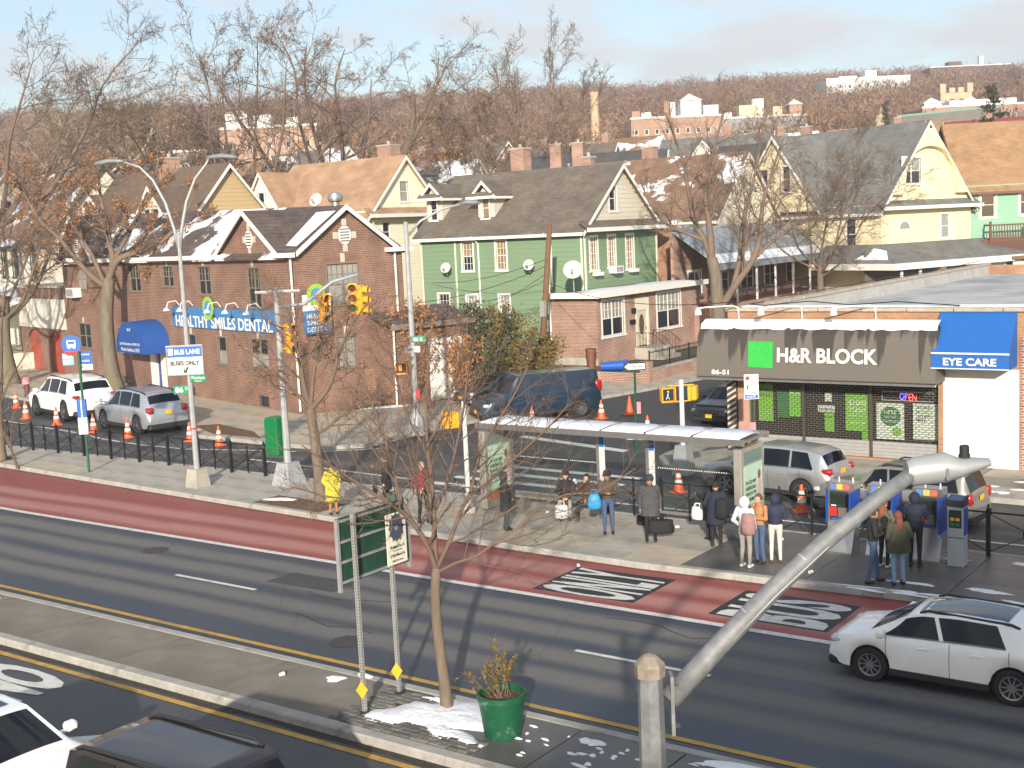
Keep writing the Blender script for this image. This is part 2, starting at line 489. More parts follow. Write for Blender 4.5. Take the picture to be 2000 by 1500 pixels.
    bp = n.new('ShaderNodeBump'); bp.inputs['Strength'].default_value = .35; bp.inputs['Distance'].default_value = .01; l.new(fine.outputs['Fac'], bp.inputs['Height']); l.new(bp.outputs['Normal'], b.inputs['Normal'])
    _mats[name] = m
    return m

def sheet(name, pts, z, m, parent=None):
    mb = MB(); mb.poly([(p[0], p[1], z) for p in pts])
    return struct(name, mb, m, parent)

ASPH = road_mat('asphalt_main', (.150, .145, .137), (.038, .046, .063), [18.35, 19.35, 20.6, 21.6], .62, .40, .22)
ASPH2 = road_mat('asphalt_service', (.115, .108, .098), (.058, .06, .062), [31.6, 33.1], .7, .55, .34)
ASPH3 = road_mat('asphalt_near', (.12, .12, .12), (.06, .063, .068), [9.5, 11.6], .6, .5, .4)
RED = road_mat('red_lane_paint', (.39, .185, .16), (.27, .064, .054), [23.3, 24.5], .62, .5, .34)
sheet('road', [(-260, 16.0), (60, 16.0), (60, 27.6), (-260, 27.6)], 0.0, ASPH)
sheet('service_road', [(-260, 28.5), (60, 28.5), (60, 37.2), (-21, 38), (-21, 39), (-33, 41), (-36, 42), (-260, 90)], 0.0, ASPH2)
sheet('near_road', [(-260, -6), (60, -6), (60, 14.8), (-260, 14.8)], 0.0, ASPH3)
sheet('side_street', [(-34.6, 36), (-21.2, 36), (-21.2, 60), (-20.5, 92), (-14, 130), (-24, 132), (-29.4, 90), (-29.2, 62), (-32, 50)], 0.004, road_mat('asphalt_side', (.085, .082, .08), (.036, .037, .04), [], .6, .55, .5))

# kerb line of the bus island (near edge), and its paving
def kerb_y(x):
    pts = [(-90, 30.2), (-60, 28.0), (-44.7, 27.07), (-36, 26.5), (-29.08, 26.05), (-24, 25.75), (-18.88, 25.55), (-14.87, 25.45), (-11.7, 25.6), (-6.4, 25.9), (0, 26.1), (12, 26.4)]
    for (a, ya), (b, yb) in zip(pts, pts[1:]):
        if a <= x <= b: return ya + (yb-ya)*(x-a)/(b-a)
    return pts[0][1]
lane = MB()
XS = [-90 + 3*i for i in range(35)]
lane.grid([[(x, kerb_y(x)+.05, .004) for x in XS], [(x, 22.5 + max(0, -36-x)*.03, .004) for x in XS]])
bus_lane = struct('bus_lane', lane, RED)

PAINT = mat('road_marking_white', (.62, .61, .57), .7, var=.12, scale=8, dirt=(.33, .32, .31), dirt_scale=3.0, dirt_amt=.36)
YPAINT = mat('road_marking_yellow', (.50, .29, .045), .7, var=.15, scale=5, dirt=(.20, .15, .08), dirt_scale=1.8, dirt_amt=.42)
def mark(name, pts, m=PAINT, z=.008):
    mb = MB(); mb.poly([(p[0], p[1], z) for p in pts]); return struct(name, mb, m)
wl_ = MB()
wl_.grid([[(x, 22.40 + max(0, -36-x)*.03, .0085) for x in XS], [(x, 22.60 + max(0, -36-x)*.03, .0085) for x in XS]])
struct('lane_line', wl_, PAINT)
mark('edge_line', [(-90, 16.93), (12, 16.93), (12, 17.07), (-90, 17.07)], YPAINT)
mark('edge_line', [(-90, 13.90), (12, 13.90), (12, 14.04), (-90, 14.04)], YPAINT)
for x in (-49.4, -37.3, -25.2, -13.1, -1.0):
    mark('lane_dash', [(x, 19.72), (x+2.95, 19.72), (x+2.95, 19.84), (x, 19.84)])
mark('edge_line', [(-28.9, 40.1), (-23.2, 38.75), (-23.2, 39.2), (-28.9, 40.55)], z=.012)
edge = [(-70, 37.6), (-56.0, 34.75), (-50, 33.9), (-46.4, 33.1), (-43.3, 32.7), (-40.5, 32.75), (-38.0, 33.5), (-35.5, 34.1)]
eb = MB(); eb.grid([[(x, y, .009) for x, y in edge], [(x, y+.13, .009) for x, y in edge]]); struct('edge_line', eb, PAINT)
mark('edge_line', [(-36, 32.15), (-22, 31.35), (12, 31.35), (12, 31.47), (-22, 31.47), (-36, 32.3)], z=.009)
mark('edge_line', [(-34.6, 34.5), (-32.6, 36.1), (-32.5, 36.0), (-34.5, 34.38)], z=.013)
for i in range(5):
    y = 30.25 + i*1.12
    mark('crosswalk_bar', [(-26.3, y), (-20.2, y-.12), (-20.2, y+.26), (-26.3, y+.38)], z=.012)

def text_mesh(body, size=1.0, extrude=0.0, bold=0.0, align='CENTER', spacing=1.0):
    cu = bpy.data.curves.new('t', 'FONT')
    cu.body = body; cu.size = size; cu.extrude = extrude; cu.offset = bold; cu.align_x = align; cu.align_y = 'CENTER'; cu.space_character = spacing
    cu.resolution_u = 3
    ob = bpy.data.objects.new('t', cu)
    me = eval_mesh(ob)
    bpy.data.objects.remove(ob); bpy.data.curves.remove(cu)
    return me

def text_obj(body, M, m, parent=None, size=1.0, name='lettering', fit=None, extrude=.002, bold=0.0, align='CENTER', spacing=1.0):
    """M maps text space (x right, y up, z out of the face) into the parent's space; fit = (width, height)"""
    me = text_mesh(body, size, extrude, bold, align, spacing)
    co = np.empty(len(me.vertices)*3); me.vertices.foreach_get('co', co); co = co.reshape(-1, 3)
    if fit and len(co):
        lo, hi = co.min(0), co.max(0)
        c = (lo+hi)/2
        sx = fit[0]/max(1e-6, hi[0]-lo[0]); sy = fit[1]/max(1e-6, hi[1]-lo[1])
        co[:, 0] = (co[:, 0]-c[0])*sx; co[:, 1] = (co[:, 1]-c[1])*sy
    A = np.array(M)
    co = co @ A[:3, :3].T + A[:3, 3]
    me.vertices.foreach_set('co', co.ravel()); me.materials.clear(); me.materials.append(m); me.update()
    o = bpy.data.objects.new(name, me)
    return link(o, parent)

def axes(origin, xdir, ydir):
    x = Vector(xdir).normalized(); y = Vector(ydir).normalized(); z = x.cross(y)
    return Matrix(((x.x, y.x, z.x, origin[0]), (x.y, y.y, z.y, origin[1]), (x.z, y.z, z.z, origin[2]), (0, 0, 0, 1)))

BOXB = mat('marking_black', (.02, .02, .022), .6, var=.15)
o = mark('marking_box', [(-16.3, 22.88), (-13.65, 22.98), (-13.65, 25.0), (-16.3, 24.92)], BOXB, z=.008)
t = text_obj('ONLY', axes((-14.98, 23.92, .0125), (0, 1, 0), (-1, 0, 0)), PAINT, None, fit=(1.95, 2.5), bold=.03, extrude=.0); t['kind'] = 'structure'
mark('marking_box', [(-11.85, 23.05), (-9.2, 23.05), (-9.2, 24.98), (-11.85, 24.98)], BOXB, z=.008)
t = text_obj('BUS', axes((-10.5, 24.0, .0125), (0, 1, 0), (-1, 0, 0)), PAINT, None, fit=(1.75, 2.45), bold=.03, extrude=.0); t['kind'] = 'structure'
t = text_obj('ONLY', axes((-22.0, 12.55, .009), (0, -1, 0), (1, 0, 0)), PAINT, None, fit=(2.3, 2.6), bold=.05, extrude=.0); t['kind'] = 'structure'
mark('turn_arrow', [(-18.7, 11.7), (-17.3, 12.9), (-17.9, 12.75), (-17.75, 13.3), (-15.9, 12.75), (-16.9, 12.6), (-18.2, 11.6)], PAINT, z=.009)

CONC3 = mat('concrete_tan', (.44, .375, .285), .9, var=.14, scale=2.4, bump=.25, bscale=60, dirt=(.27, .225, .165), dirt_scale=.6, dirt_amt=.38)
# ---- pavements: slab by slab on a base, with kerb stones
def cell_slab(parent, quad, z0, z1, m, gap=.012, name='slab', zoff=0.0):
    c = Vector((sum(p[0] for p in quad)/4, sum(p[1] for p in quad)/4))
    pts = []
    for p in quad:
        d = Vector(p[:2]) - c
        pts.append(c + d*(1 - gap/max(.2, d.length)))
    mb = MB()
    vs = [(p.x-c.x, p.y-c.y, z0) for p in pts] + [(p.x-c.x, p.y-c.y, z1) for p in pts]
    mb.add(vs, [(0,3,2,1),(4,5,6,7),(0,1,5,4),(1,2,6,5),(2,3,7,6),(3,0,4,7)])
    o = mb.build(name, m, parent); o.location = (c.x, c.y, zoff)
    return o
JOINT = mat('joint_dirt', (.07, .062, .05), .95, var=.2)
def kerb_run(parent, pts, w, ztop, length=3.0, m=KERB, z0=-.05):
    """stones along a polyline; the wider the run the more stones"""
    acc = []
    for (a, b) in zip(pts, pts[1:]):
        L = math.dist(a, b); k = max(1, round(L/length))
        for i in range(k):
            acc.append(((a[0]+(b[0]-a[0])*i/k, a[1]+(b[1]-a[1])*i/k), (a[0]+(b[0]-a[0])*(i+1)/k, a[1]+(b[1]-a[1])*(i+1)/k)))
    for a, b in acc:
        d = Vector((b[0]-a[0], b[1]-a[1])); L = d.length; d.normalize()
        mb = MB()
        pr = [(0, z0), (w, z0), (w, ztop), (.03, ztop), (.008, ztop-.03)]
        mb.prism([(p, q) for p, q in pr], .004, L-.004, 'X')
        ob = mb.build('kerb_stone', m, parent)
        ob.location = (a[0], a[1], 0); ob.rotation_euler = (0, 0, math.atan2(d.y, d.x))

island = MB(); XI = [x for x in XS if -90 <= x <= 12]
island.grid([[(x, kerb_y(x)+.15, .125) for x in XI], [(x, 29.95, .125) for x in XI]])
bus_island = struct('bus_island_pavement', island, JOINT)
kerb_run(bus_island, [(x, kerb_y(x)) for x in XI if x >= -63], .22, .152, 3.0)
kerb_run(bus_island, [(x, 29.98) for x in range(9, -64, -3)], .16, .15, 3.0)
i = 0
x = -62.0
while x < 3:
    x2 = x + 1.55
    for j in range(3):
        def yy_(xx, f): return (kerb_y(xx)+.215) + (29.82-(kerb_y(xx)+.215))*f
        # the big tree pit stays open
        cx_, cy_ = (x+x2)/2, yy_((x+x2)/2, (j+.5)/3)
        if -30.2 < cx_ < -25.6 and j == 0: continue
        if x2 < -44.5 and x > -51 and j == 0: continue
        wet = (x > -14.3 and random.random() < .96) 
        cell_slab(bus_island, [(x, yy_(x, j/3)), (x2, yy_(x2, j/3)), (x2, yy_(x2, (j+1)/3)), (x, yy_(x, (j+1)/3))], .10, .145+random.uniform(-.003, .003), CONCW if wet else (CONC2 if random.random() < .9 else CONC3))
    x = x2
SOIL = mat('leaf_litter_soil', (.085, .048, .025), .95, var=.5, scale=14, bump=.8, bscale=30, dirt=(.26, .13, .055), dirt_scale=9, dirt_amt=.45)
for (x0, x1) in ((-30.25, -25.5), (-51, -44.6)):
    sheet('tree_pit', [(x0, kerb_y(x0)+.22), (x1, kerb_y(x1)+.22), (x1, kerb_y(x1)+1.45), (x0, kerb_y(x0)+1.45)], .138, SOIL)

# the median close to the camera
med = MB(); med.box(-90, 12, 14.5, 16.34, -.05, .11)
median = struct('median', med, JOINT)
kerb_run(median, [(x, 14.28) for x in range(-63, 13, 3)], .24, .155, 3.0)
kerb_run(median, [(x, 16.5) for x in range(9, -64, -3)], .20, .15, 3.0)
x = -61.0
while x < 6:
    x2 = x + (3.1 if x < -17.5 else 1.9)
    if not (-14.6 < (x+x2)/2 < -12.0):
        wet = x > -17.5
        cell_slab(median, [(x, 14.53), (x2, 14.53), (x2, 16.29), (x, 16.29)], .08, .142+random.uniform(-.004, .004), CONCW if wet else CONC, gap=.022)
    x = x2
pit = sheet('tree_pit', [(-14.75, 14.55), (-11.9, 14.55), (-11.9, 16.28), (-14.75, 16.28)], .128, SOIL)
cob = [MB() for _ in range(3)]
for c_ in cob: c_.rbox(-.095, .095, -.055, .055, -.03, .03, .012)
COBB = [mat('cobble_%d' % k, (.10+.03*k, .095+.028*k, .085+.025*k), .9, var=.2, scale=9, bump=.4) for k in range(3)]
cobm = [c_.mesh('cobble', COBB[k]) for k, c_ in enumerate(cob)]
for ix in range(15):
    for iy in range(13):
        px, py = -14.7+ix*.2, 14.62+iy*.125
        edge_d = min(abs(px+14.7), abs(py-14.62), abs(py-16.12))
        if edge_d < .42 or px < -14.2:
            ob = mesh_obj('cobble', cobm[random.randrange(3)], pit, (px+random.uniform(-.012, .012)+(.1 if iy % 2 else 0), py, .140+random.uniform(-.008, .008)), (random.uniform(-.05, .05), random.uniform(-.05, .05), random.uniform(-.06, .06)))

# pavement in front of the brick dental building, round the corner and up the side street
kerbL = [(-80, 43.8), (-65, 40.6), (-50, 37.6), (-43.6, 36.3), (-42.4, 35.0), (-36.2, 34.75), (-34.4, 34.95), (-33.3, 36.1), (-33.3, 40.0), (-32.4, 46), (-30.6, 54), (-29.7, 62), (-29.7, 92)]
backL = [(-80, 51.4), (-65, 47.3), (-50, 43.25), (-43.6, 41.5), (-42.2, 41.1), (-41.0, 42.5), (-40.2, 44.5), (-39.2, 47), (-38, 49), (-36.5, 53), (-34.5, 57), (-32.5, 62), (-32.5, 92)]
pv = MB(); pv.grid([[(x, y, .12) for x, y in kerbL], [(x, y, .12) for x, y in backL]])
pavL = struct('pavement', pv, JOINT)
kerb_run(pavL, kerbL, .18, .15, 2.5)
def lerp2(a, b, t): return (a[0]+(b[0]-a[0])*t, a[1]+(b[1]-a[1])*t)
for a, b, c, d in zip(kerbL, kerbL[1:], backL, backL[1:]):
    k = max(1, round(max(math.dist(a, b), math.dist(c, d))/1.6))
    for i in range(k):
        k0, k1 = lerp2(a, b, i/k), lerp2(a, b, (i+1)/k); b0, b1 = lerp2(c, d, i/k), lerp2(c, d, (i+1)/k)
        w = math.dist(lerp2(k0, k1, .5), lerp2(b0, b1, .5)); q = max(1, round(w/1.6))
        e0 = .2/max(.4, w)
        for j in range(q):
            f0, f1 = e0+(1-e0)*j/q, e0+(1-e0)*(j+1)/q
            cell_slab(pavL, [lerp2(k0, b0, f0), lerp2(k1, b1, f0), lerp2(k1, b1, f1), lerp2(k0, b0, f1)], .09, .142+random.uniform(-.003, .003), CONC3 if random.random() < .85 else CONC2)
sheet('tree_pit', [(-44.6, 36.72), (-41.9, 35.45), (-38.8, 35.4), (-40.5, 36.55), (-43.8, 37.5)], .151, SOIL)
sheet('tree_pit', [(-62.5, 41.3), (-58.2, 40.3), (-57.8, 42.6), (-62, 44.0)], .151, SOIL)
sheet('front_garden', [(-40.8, 43.2), (-39.2, 47), (-38, 49), (-36.3, 53.5), (-34.4, 57.5), (-32.6, 62), (-38.7, 62.1), (-42.5, 62.1), (-50, 66), (-44, 50)], .10, mat('winter_lawn', (.095, .085, .035), .95, var=.4, scale=5, bump=.6, bscale=40, dirt=(.17, .09, .035), dirt_scale=1.2, dirt_amt=.5))
sheet('planting_bed', [(-40.9, 43.3), (-39.6, 44.4), (-37.8, 48.6), (-39.5, 50), (-42, 47)], .155, SOIL)

kerbR = [(-21.3, 92), (-21.3, 60), (-21.6, 41), (-21.3, 38), (-20.2, 36.5), (-18.5, 35.9), (12, 35.6)]
backR = [(-19.6, 92), (-19.6, 60), (-19.6, 41), (-19.6, 40.4), (-19.5, 40.1), (-18.4, 40.05), (12, 40.05)]
pr_ = MB(); pr_.grid([[(x, y, .12) for x, y in kerbR], [(x, y, .12) for x, y in backR]])
pavR = struct('pavement', pr_, JOINT)
kerb_run(pavR, [(12, 35.6), (-18.5, 35.9), (-20.2, 36.5), (-21.3, 38), (-21.6, 41), (-21.3, 60), (-21.3, 92)][::-1], .18, .15, 2.5)
for a, b, c, d in zip(kerbR[1:], kerbR[2:], backR[1:], backR[2:]):
    k = max(1, round(max(math.dist(a, b), math.dist(c, d))/1.6))
    for i in range(k):
        k0, k1 = lerp2(a, b, i/k), lerp2(a, b, (i+1)/k); b0, b1 = lerp2(c, d, i/k), lerp2(c, d, (i+1)/k)
        w = math.dist(lerp2(k0, k1, .5), lerp2(b0, b1, .5)); q = max(1, round(w/1.5)); e0 = .2/max(.4, w)
        for j in range(q):
            f0, f1 = e0+(1-e0)*j/q, e0+(1-e0)*(j+1)/q
            cell_slab(pavR, [lerp2(k0, b0, f0), lerp2(k1, b1, f0), lerp2(k1, b1, f1), lerp2(k0, b0, f1)], .09, .142+random.uniform(-.003, .003), random.choice([CONC2, CONC, CONC, CONC2, CONCW]))

# ---- snow lying on the ground
def snow_patch(name, cx, cy, rx, ry, z, h=.05, seed=0, label=None, n=22, rot=0.0):
    rnd = random.Random(seed); mb = MB(); rings = [1, .86, .6, .3]
    ph = [rnd.uniform(0, 6.28) for _ in range(6)]
    rad = []
    for k in range(n):
        a = 2*math.pi*k/n
        rad.append(1 + .22*math.sin(2*a+ph[0]) + .16*math.sin(3*a+ph[1]) + .12*math.sin(5*a+ph[2]) + .09*math.sin(7*a+ph[3]) + rnd.uniform(-.08, .08))
    P = []
    for q, f in enumerate(rings):
        row = []
        for k in range(n):
            a = 2*math.pi*k/n; x_, y_ = rad[k]*f*rx*math.cos(a), rad[k]*f*ry*math.sin(a)
            zz = (0 if q == 0 else h*(.55, .85, 1)[q-1]*(.7+.6*rnd.random()))
            row.append((cx+x_*math.cos(rot)-y_*math.sin(rot), cy+x_*math.sin(rot)+y_*math.cos(rot), z+zz))
        row.append(row[0]); P.append(row)
    P.append([(cx, cy, z+h*1.05)]*(n+1))
    mb.grid(P)
    ob = mb.build(name, SNOW, None, smooth=True)
    ob['kind'] = 'stuff'; ob['label'] = label or 'patch of old white snow on the ground'
    return ob
snow_patch('snow', -13.15, 15.55, 1.05, .70, .14, .07, 3, 'large patch of snow round the young tree on the median', rot=.3)
snow_patch('snow', -12.55, 15.05, .55, .28, .14, .05, 4, 'tongue of snow beside the green planter', rot=-.2)
snow_patch('snow', -13.5, 16.1, .5, .14, .14, .04, 5, 'thin snow along the median kerb behind the young tree', rot=.1)
snow_patch('snow', -16.0, 16.0, .20, .13, .14, .045, 6, 'small lump of snow on the median left of the sign posts')
snow_patch('snow', -15.6, 16.38, .16, .1, .15, .04, 7, 'little snow heap by the median kerb behind the sign posts')
snow_patch('snow', -10.3, 15.9, .2, .12, .145, .045, 8, 'snow lump on the wet median right of the planter')
snow_patch('snow', -28.2, 16.1, .9, .2, .14, .06, 9, 'snow at the left end of the median')
snow_patch('snow', -7.7, 16.2, .9, .12, .145, .05, 10, 'ridge of snow along the median kerb behind the lamp post', rot=.15)
snow_patch('snow', -6.9, 15.9, .5, .12, .145, .04, 16, 'curl of snow on the median at the bottom right', rot=-.5)
for k in range(46):
    rr = random.Random(100+k)
    snow_patch('snow', rr.uniform(-12, -8), rr.uniform(14.8, 16.25), rr.uniform(.02, .09), rr.uniform(.015, .05), .143, .02, 200+k, 'scattered crumbs of snow on the wet median', n=9)
snow_patch('snow', -28.9, 27.0, .5, .2, .14, .04, 11, 'snow in the tree pit beside the yellow coat', rot=.5)
snow_patch('snow', -46.8, 28.0, 1.2, .22, .14, .04, 12, 'snow in the tree pit near the left edge', rot=-.1)
for k in range(26):
    rr = random.Random(300+k); xx = rr.uniform(-9.8, -3)
    snow_patch('snow', xx, kerb_y(xx)+rr.choice([.1, .2, .45, .9, 3.2, 3.5])+rr.uniform(-.12, .15), rr.uniform(.15, .6), rr.uniform(.04, .13), .146, .012, 400+k, 'thin trodden snow on the bus island paving', n=14, rot=rr.uniform(-.2, .2))
for k in range(14):
    rr = random.Random(500+k); xx = rr.uniform(-9.9, -4)
    snow_patch('snow', xx, rr.uniform(36.3, 38.6), rr.uniform(.15, .5), rr.uniform(.06, .2), .145, .02, 600+k, 'thin snow on the pavement before the white shutter', n=14)
snow_patch('snow', -39.5, 44.3, 1.0, .4, .16, .05, 13, 'snow strip on the planting bed beside the brick corner', rot=.9)
snow_patch('snow', -32.9, 56.3, .9, .3, .16, .05, 14, 'snow on the lawn near the blue barrel', rot=.4)
snow_patch('snow', -23.3, 41.8, 1.3, .16, .01, .03, 15, 'line of slush on the side street', rot=.5)

# repairs, covers and stains in the carriageway
PATCH = mat('asphalt_patch', (.055, .055, .057), .8, var=.25, scale=4, bump=.3); OILS = mat('asphalt_sealed', (.028, .028, .03), .45, var=.3, scale=6)
for k, (x, y, w, h, a) in enumerate([(-21.5, 20.9, 2.2, .9, .02), (-24.5, 36.6, 3.0, 1.4, .3), (-27.0, 42.0, 1.6, 2.2, .2)]):
    mark('road_patch', [(x+math.cos(a)*w*i-math.sin(a)*h*j, y+math.sin(a)*w*i+math.cos(a)*h*j) for i, j in ((-.5, -.5), (.5, -.48), (.5, .5), (-.47, .5))], PATCH, z=.0045)
for k, (x, y) in enumerate([(-17.6, 18.0), (-27.8, 21.2), (-24.8, 33.2), (-36.5, 31.6), (-14.2, 11.6)]):
    m = MB(); m.lathe([(.36, 0), (.36, .006), (.31, .006), (.30, .003), (.001, .003)], 24, cap=False); o = m.build('manhole_cover', mat('cast_iron', (.07, .062, .055), .6, metal=.4, var=.3, scale=12)); o.location = (x, y, .0062); tag(o, ['iron manhole cover in the near lane by the young tree', 'iron manhole cover in the lane beside the red bus lane', 'iron manhole cover by the crosswalk', 'iron manhole cover on the service road behind the fence', 'iron manhole cover near the turning arrow'][k], 'manhole cover', 'manhole covers')
rc = random.Random(9)
for k in range(7):
    x, y = rc.uniform(-34, -6), rc.choice([17.6, 18.9, 20.3, 21.8, 33.0, 12.6]); pts = [(x, y)]
    for q in range(6): pts.append((pts[-1][0]+rc.uniform(.2, .7), pts[-1][1]+rc.uniform(-.22, .22)))
    m = MB(); m.grid([[(a, b, .0065) for a, b in pts], [(a, b+.035, .0065) for a, b in pts]]); struct('sealed_crack', m, OILS)

GUT = mat('gutter_grit', (.045, .036, .027), .9, var=.5, scale=9, bump=.6, bscale=40, dirt=(.16, .085, .04), dirt_scale=14, dirt_amt=.34)
rg = random.Random(4); gx = [-90+.5*k for k in range(205)]
for nm, f0, f1, zz in (('gutter', lambda x: 14.30, lambda x: 14.10+rg.uniform(-.05, .07), .0055), ('gutter', lambda x: kerb_y(x)+.02, lambda x: kerb_y(x)-.10-rg.uniform(0, .09), .0062)):
    g = MB(); g.grid([[(x, f0(x), zz) for x in gx], [(x, f1(x), zz) for x in gx]]); struct(nm, g, GUT if f0(0) < 20 else mat('gutter_red_grit', (.17, .055, .04), .85, var=.4, scale=6))
# ================================================================== buildings
class Face:
    """a wall plane: origin, direction along the wall, outward normal (all in the parent's space)"""
    def __init__(s, O, u, n):
        s.O, s.u, s.n = Vector(O), Vector(u).normalized(), Vector(n).normalized()
        s.M = Matrix(((s.u.x, s.n.x, 0, s.O.x), (s.u.y, s.n.y, 0, s.O.y), (0, 0, 1, s.O.z), (0, 0, 0, 1)))
    def box(s, mb, u0, u1, z0, z1, d0, d1):
        return mb.box(u0, u1, d0, d1, z0, z1, s.M)
    def pt(s, u, d, z): return s.M @ Vector((u, d, z))
    def text(s, u, z, d):
        """matrix for lettering read from outside"""
        xd = s.u if s.u.cross(Vector((0, 0, 1))).dot(s.n) > 0 else -s.u
        return axes(s.pt(u, d, z), xd, (0, 0, 1))

def wall_holes(mb, F, u0, u1, z0, z1, holes, t=.14):
    us = sorted({u0, u1, *[h[0] for h in holes], *[h[1] for h in holes]}); us = [x for x in us if u0 <= x <= u1]
    zs = sorted({z0, z1, *[h[2] for h in holes], *[h[3] for h in holes]}); zs = [x for x in zs if z0 <= x <= z1]
    for a, b in zip(us, us[1:]):
        for c, d in zip(zs, zs[1:]):
            m, q = (a+b)/2, (c+d)/2
            if any(h[0] < m < h[1] and h[2] < q < h[3] for h in holes): continue
            mb.add([F.pt(a, 0, c), F.pt(b, 0, c), F.pt(b, 0, d), F.pt(a, 0, d)], [(0, 1, 2, 3)])
    for a, b, c, d in holes:
        for p, q in (((a, c), (b, c)), ((b, c), (b, d)), ((b, d), (a, d)), ((a, d), (a, c))):
            mb.add([F.pt(p[0], 0, p[1]), F.pt(q[0], 0, q[1]), F.pt(q[0], -t, q[1]), F.pt(p[0], -t, p[1])], [(0, 1, 2, 3)])

GL_BLIND = mat('glass_with_blind', (.30, .29, .26), .18, var=.2, scale=1.2, spec=.6)
GL_WARM = mat('glass_with_curtain', (.27, .19, .11), .2, var=.35, scale=2.0, spec=.6)
SCREEN = mat('window_grille_brown', (.12, .085, .06), .7)
def window(F, u0, u1, z0, z1, parent, frame=None, style='hung', glass=None, t=.14, fw=.07, sill=True, cols=1, grid=None, proud=.03, casing=.09, low=None):
    """frame, sashes and glass set in an opening; the panes are sub-parts"""
    frame = frame or WHITE; glass = glass or GLASS
    mb = MB()
    if casing:
        c = casing
        F.box(mb, u0-c, u0, z0-c*.6, z1+c, -.02, proud); F.box(mb, u1, u1+c, z0-c*.6, z1+c, -.02, proud)
        F.box(mb, u0, u1, z1, z1+c, -.02, proud+.004)
        if sill: F.box(mb, u0-c*1.3, u1+c*1.3, z0-c*.9, z0, -.02, proud+.06)
    d0, d1 = -t+.02, -t+.075
    wcol = (u1-u0)/cols
    for k in range(cols):
        a, b = u0+k*wcol, u0+(k+1)*wcol
        F.box(mb, a, a+fw*.6, z0, z1, d0, d1); F.box(mb, b-fw*.6, b, z0, z1, d0, d1)
        F.box(mb, a+fw*.6, b-fw*.6, z0, z0+fw*.7, d0, d1); F.box(mb, a+fw*.6, b-fw*.6, z1-fw*.6, z1, d0, d1)
        if style == 'hung': F.box(mb, a+fw*.6, b-fw*.6, (z0+z1)/2-fw*.35, (z0+z1)/2+fw*.35, d0, d1-.004)
        if grid:
            gx, gz, lower = grid
            zz0 = z0 if lower else (z0+z1)/2
            for i in range(1, gx):
                x_ = a + (b-a)*i/gx; F.box(mb, x_-.012, x_+.012, zz0+fw*.5, z1-fw*.5, d0+.006, d1-.012)
            nz_ = gz*(2 if lower else 1)
            for i in range(1, nz_):
                z_ = zz0 + (z1-zz0)*i/nz_
                if abs(z_-(z0+z1)/2) > .05: F.box(mb, a+fw*.5, b-fw*.5, z_-.012, z_+.012, d0+.008, d1-.014)
    w = mb.build('window', frame, parent)
    for k in range(cols):
        a, b = u0+k*wcol+fw*.5, u0+(k+1)*wcol-fw*.5
        if style == 'hung':
            for (p, q), g in zip((((z0+z1)/2, z1-fw*.4), (z0+fw*.4, (z0+z1)/2)), (glass, low or glass)):
                m2 = MB(); F.box(m2, a, b, p, q, d0-.002, d0+.014); m2.build('pane', g, w)
        else:
            m2 = MB(); F.box(m2, a, b, z0+fw*.4, z1-fw*.4, d0-.002, d0+.014); m2.build('pane', glass, w)
    return w

def clapboards(F, parent, u0, u1, z0, z1, h, holes, m, name='clapboard', gable=None):
    """boards one by one; gable(z) gives the u-range above the eaves"""
    unit = MB(); unit.add([(0, 0, 0), (1, 0, 0), (1, .028, 0), (0, .028, 0), (0, 0, h*1.04), (1, 0, h*1.04), (1, .006, h*1.04), (0, .006, h*1.04)], [(0,3,2,1),(4,5,6,7),(0,1,5,4),(1,2,6,5),(2,3,7,6),(3,0,4,7)])
    me = unit.mesh('clapboard', m)
    ang = math.atan2(F.u.y, F.u.x)
    flip = F.u.cross(F.n).z < 0
    z = z0
    while z < z1-.03:
        a, b = (u0, u1) if gable is None else gable(min(z+h*.7, z1))
        if b-a > .15:
            cuts = sorted([(max(a, q[0]), min(b, q[1])) for q in holes if q[2] < z+h*.6 and q[3] > z+h*.4 and q[1] > a and q[0] < b])
            segs = []; c = a
            for p, q in cuts:
                if p-c > .05: segs.append((c, p))
                c = max(c, q)
            if b-c > .05: segs.append((c, b))
            for p, q in segs:
                o = bpy.data.objects.new(name, me); link(o, parent)
                if flip:
                    o.location = F.pt(q, 0, z); o.rotation_euler = (0, 0, ang+math.pi)
                else:
                    o.location = F.pt(p, 0, z); o.rotation_euler = (0, 0, ang)
                o.scale = (q-p, 1, 1)
        z += h

def gable_roof(mb, x0, x1, w, ze, zr, ov=.4, th=.14, ovx=.35, yc=0.0, w2=None):
    """two roof slabs, ridge along local x"""
    for sgn, ww in ((-1, w), (1, w2 or w)):
        sl = (zr-ze)/ww
        y1, z1 = yc+sgn*(ww+ov), ze-ov*sl
        vs = [(x0-ovx, yc, zr), (x1+ovx, yc, zr), (x1+ovx, y1, z1), (x0-ovx, y1, z1)]
        vs += [(p[0], p[1], p[2]+th) for p in vs]
        mb.add(vs, [(0,1,2,3),(7,6,5,4),(0,4,5,1),(1,5,6,2),(2,6,7,3),(3,7,4,0)])
    return mb

def barge(mb, x, w, ze, zr, ov=.4, wd=.22, t=.06, yc=0.0, ovx=.35, sgnx=1, dz=0.0, sides=(-1, 1)):
    for sgn in sides:
        sl = (zr-ze)/w
        a = Vector((x+sgnx*ovx, yc, zr+.05+dz)); b = Vector((x+sgnx*ovx, yc+sgn*(w+ov), ze-ov*sl+.05+dz))
        mb.add([a, b, b-Vector((0, 0, wd)), a-Vector((0, 0, wd*1.15)), a+Vector((sgnx*t, 0, 0)), b+Vector((sgnx*t, 0, 0)), b+Vector((sgnx*t, 0, -wd)), a+Vector((sgnx*t, 0, -wd*1.15))],
               [(0,1,2,3),(7,6,5,4),(0,4,5,1),(1,5,6,2),(2,6,7,3),(3,7,4,0)])

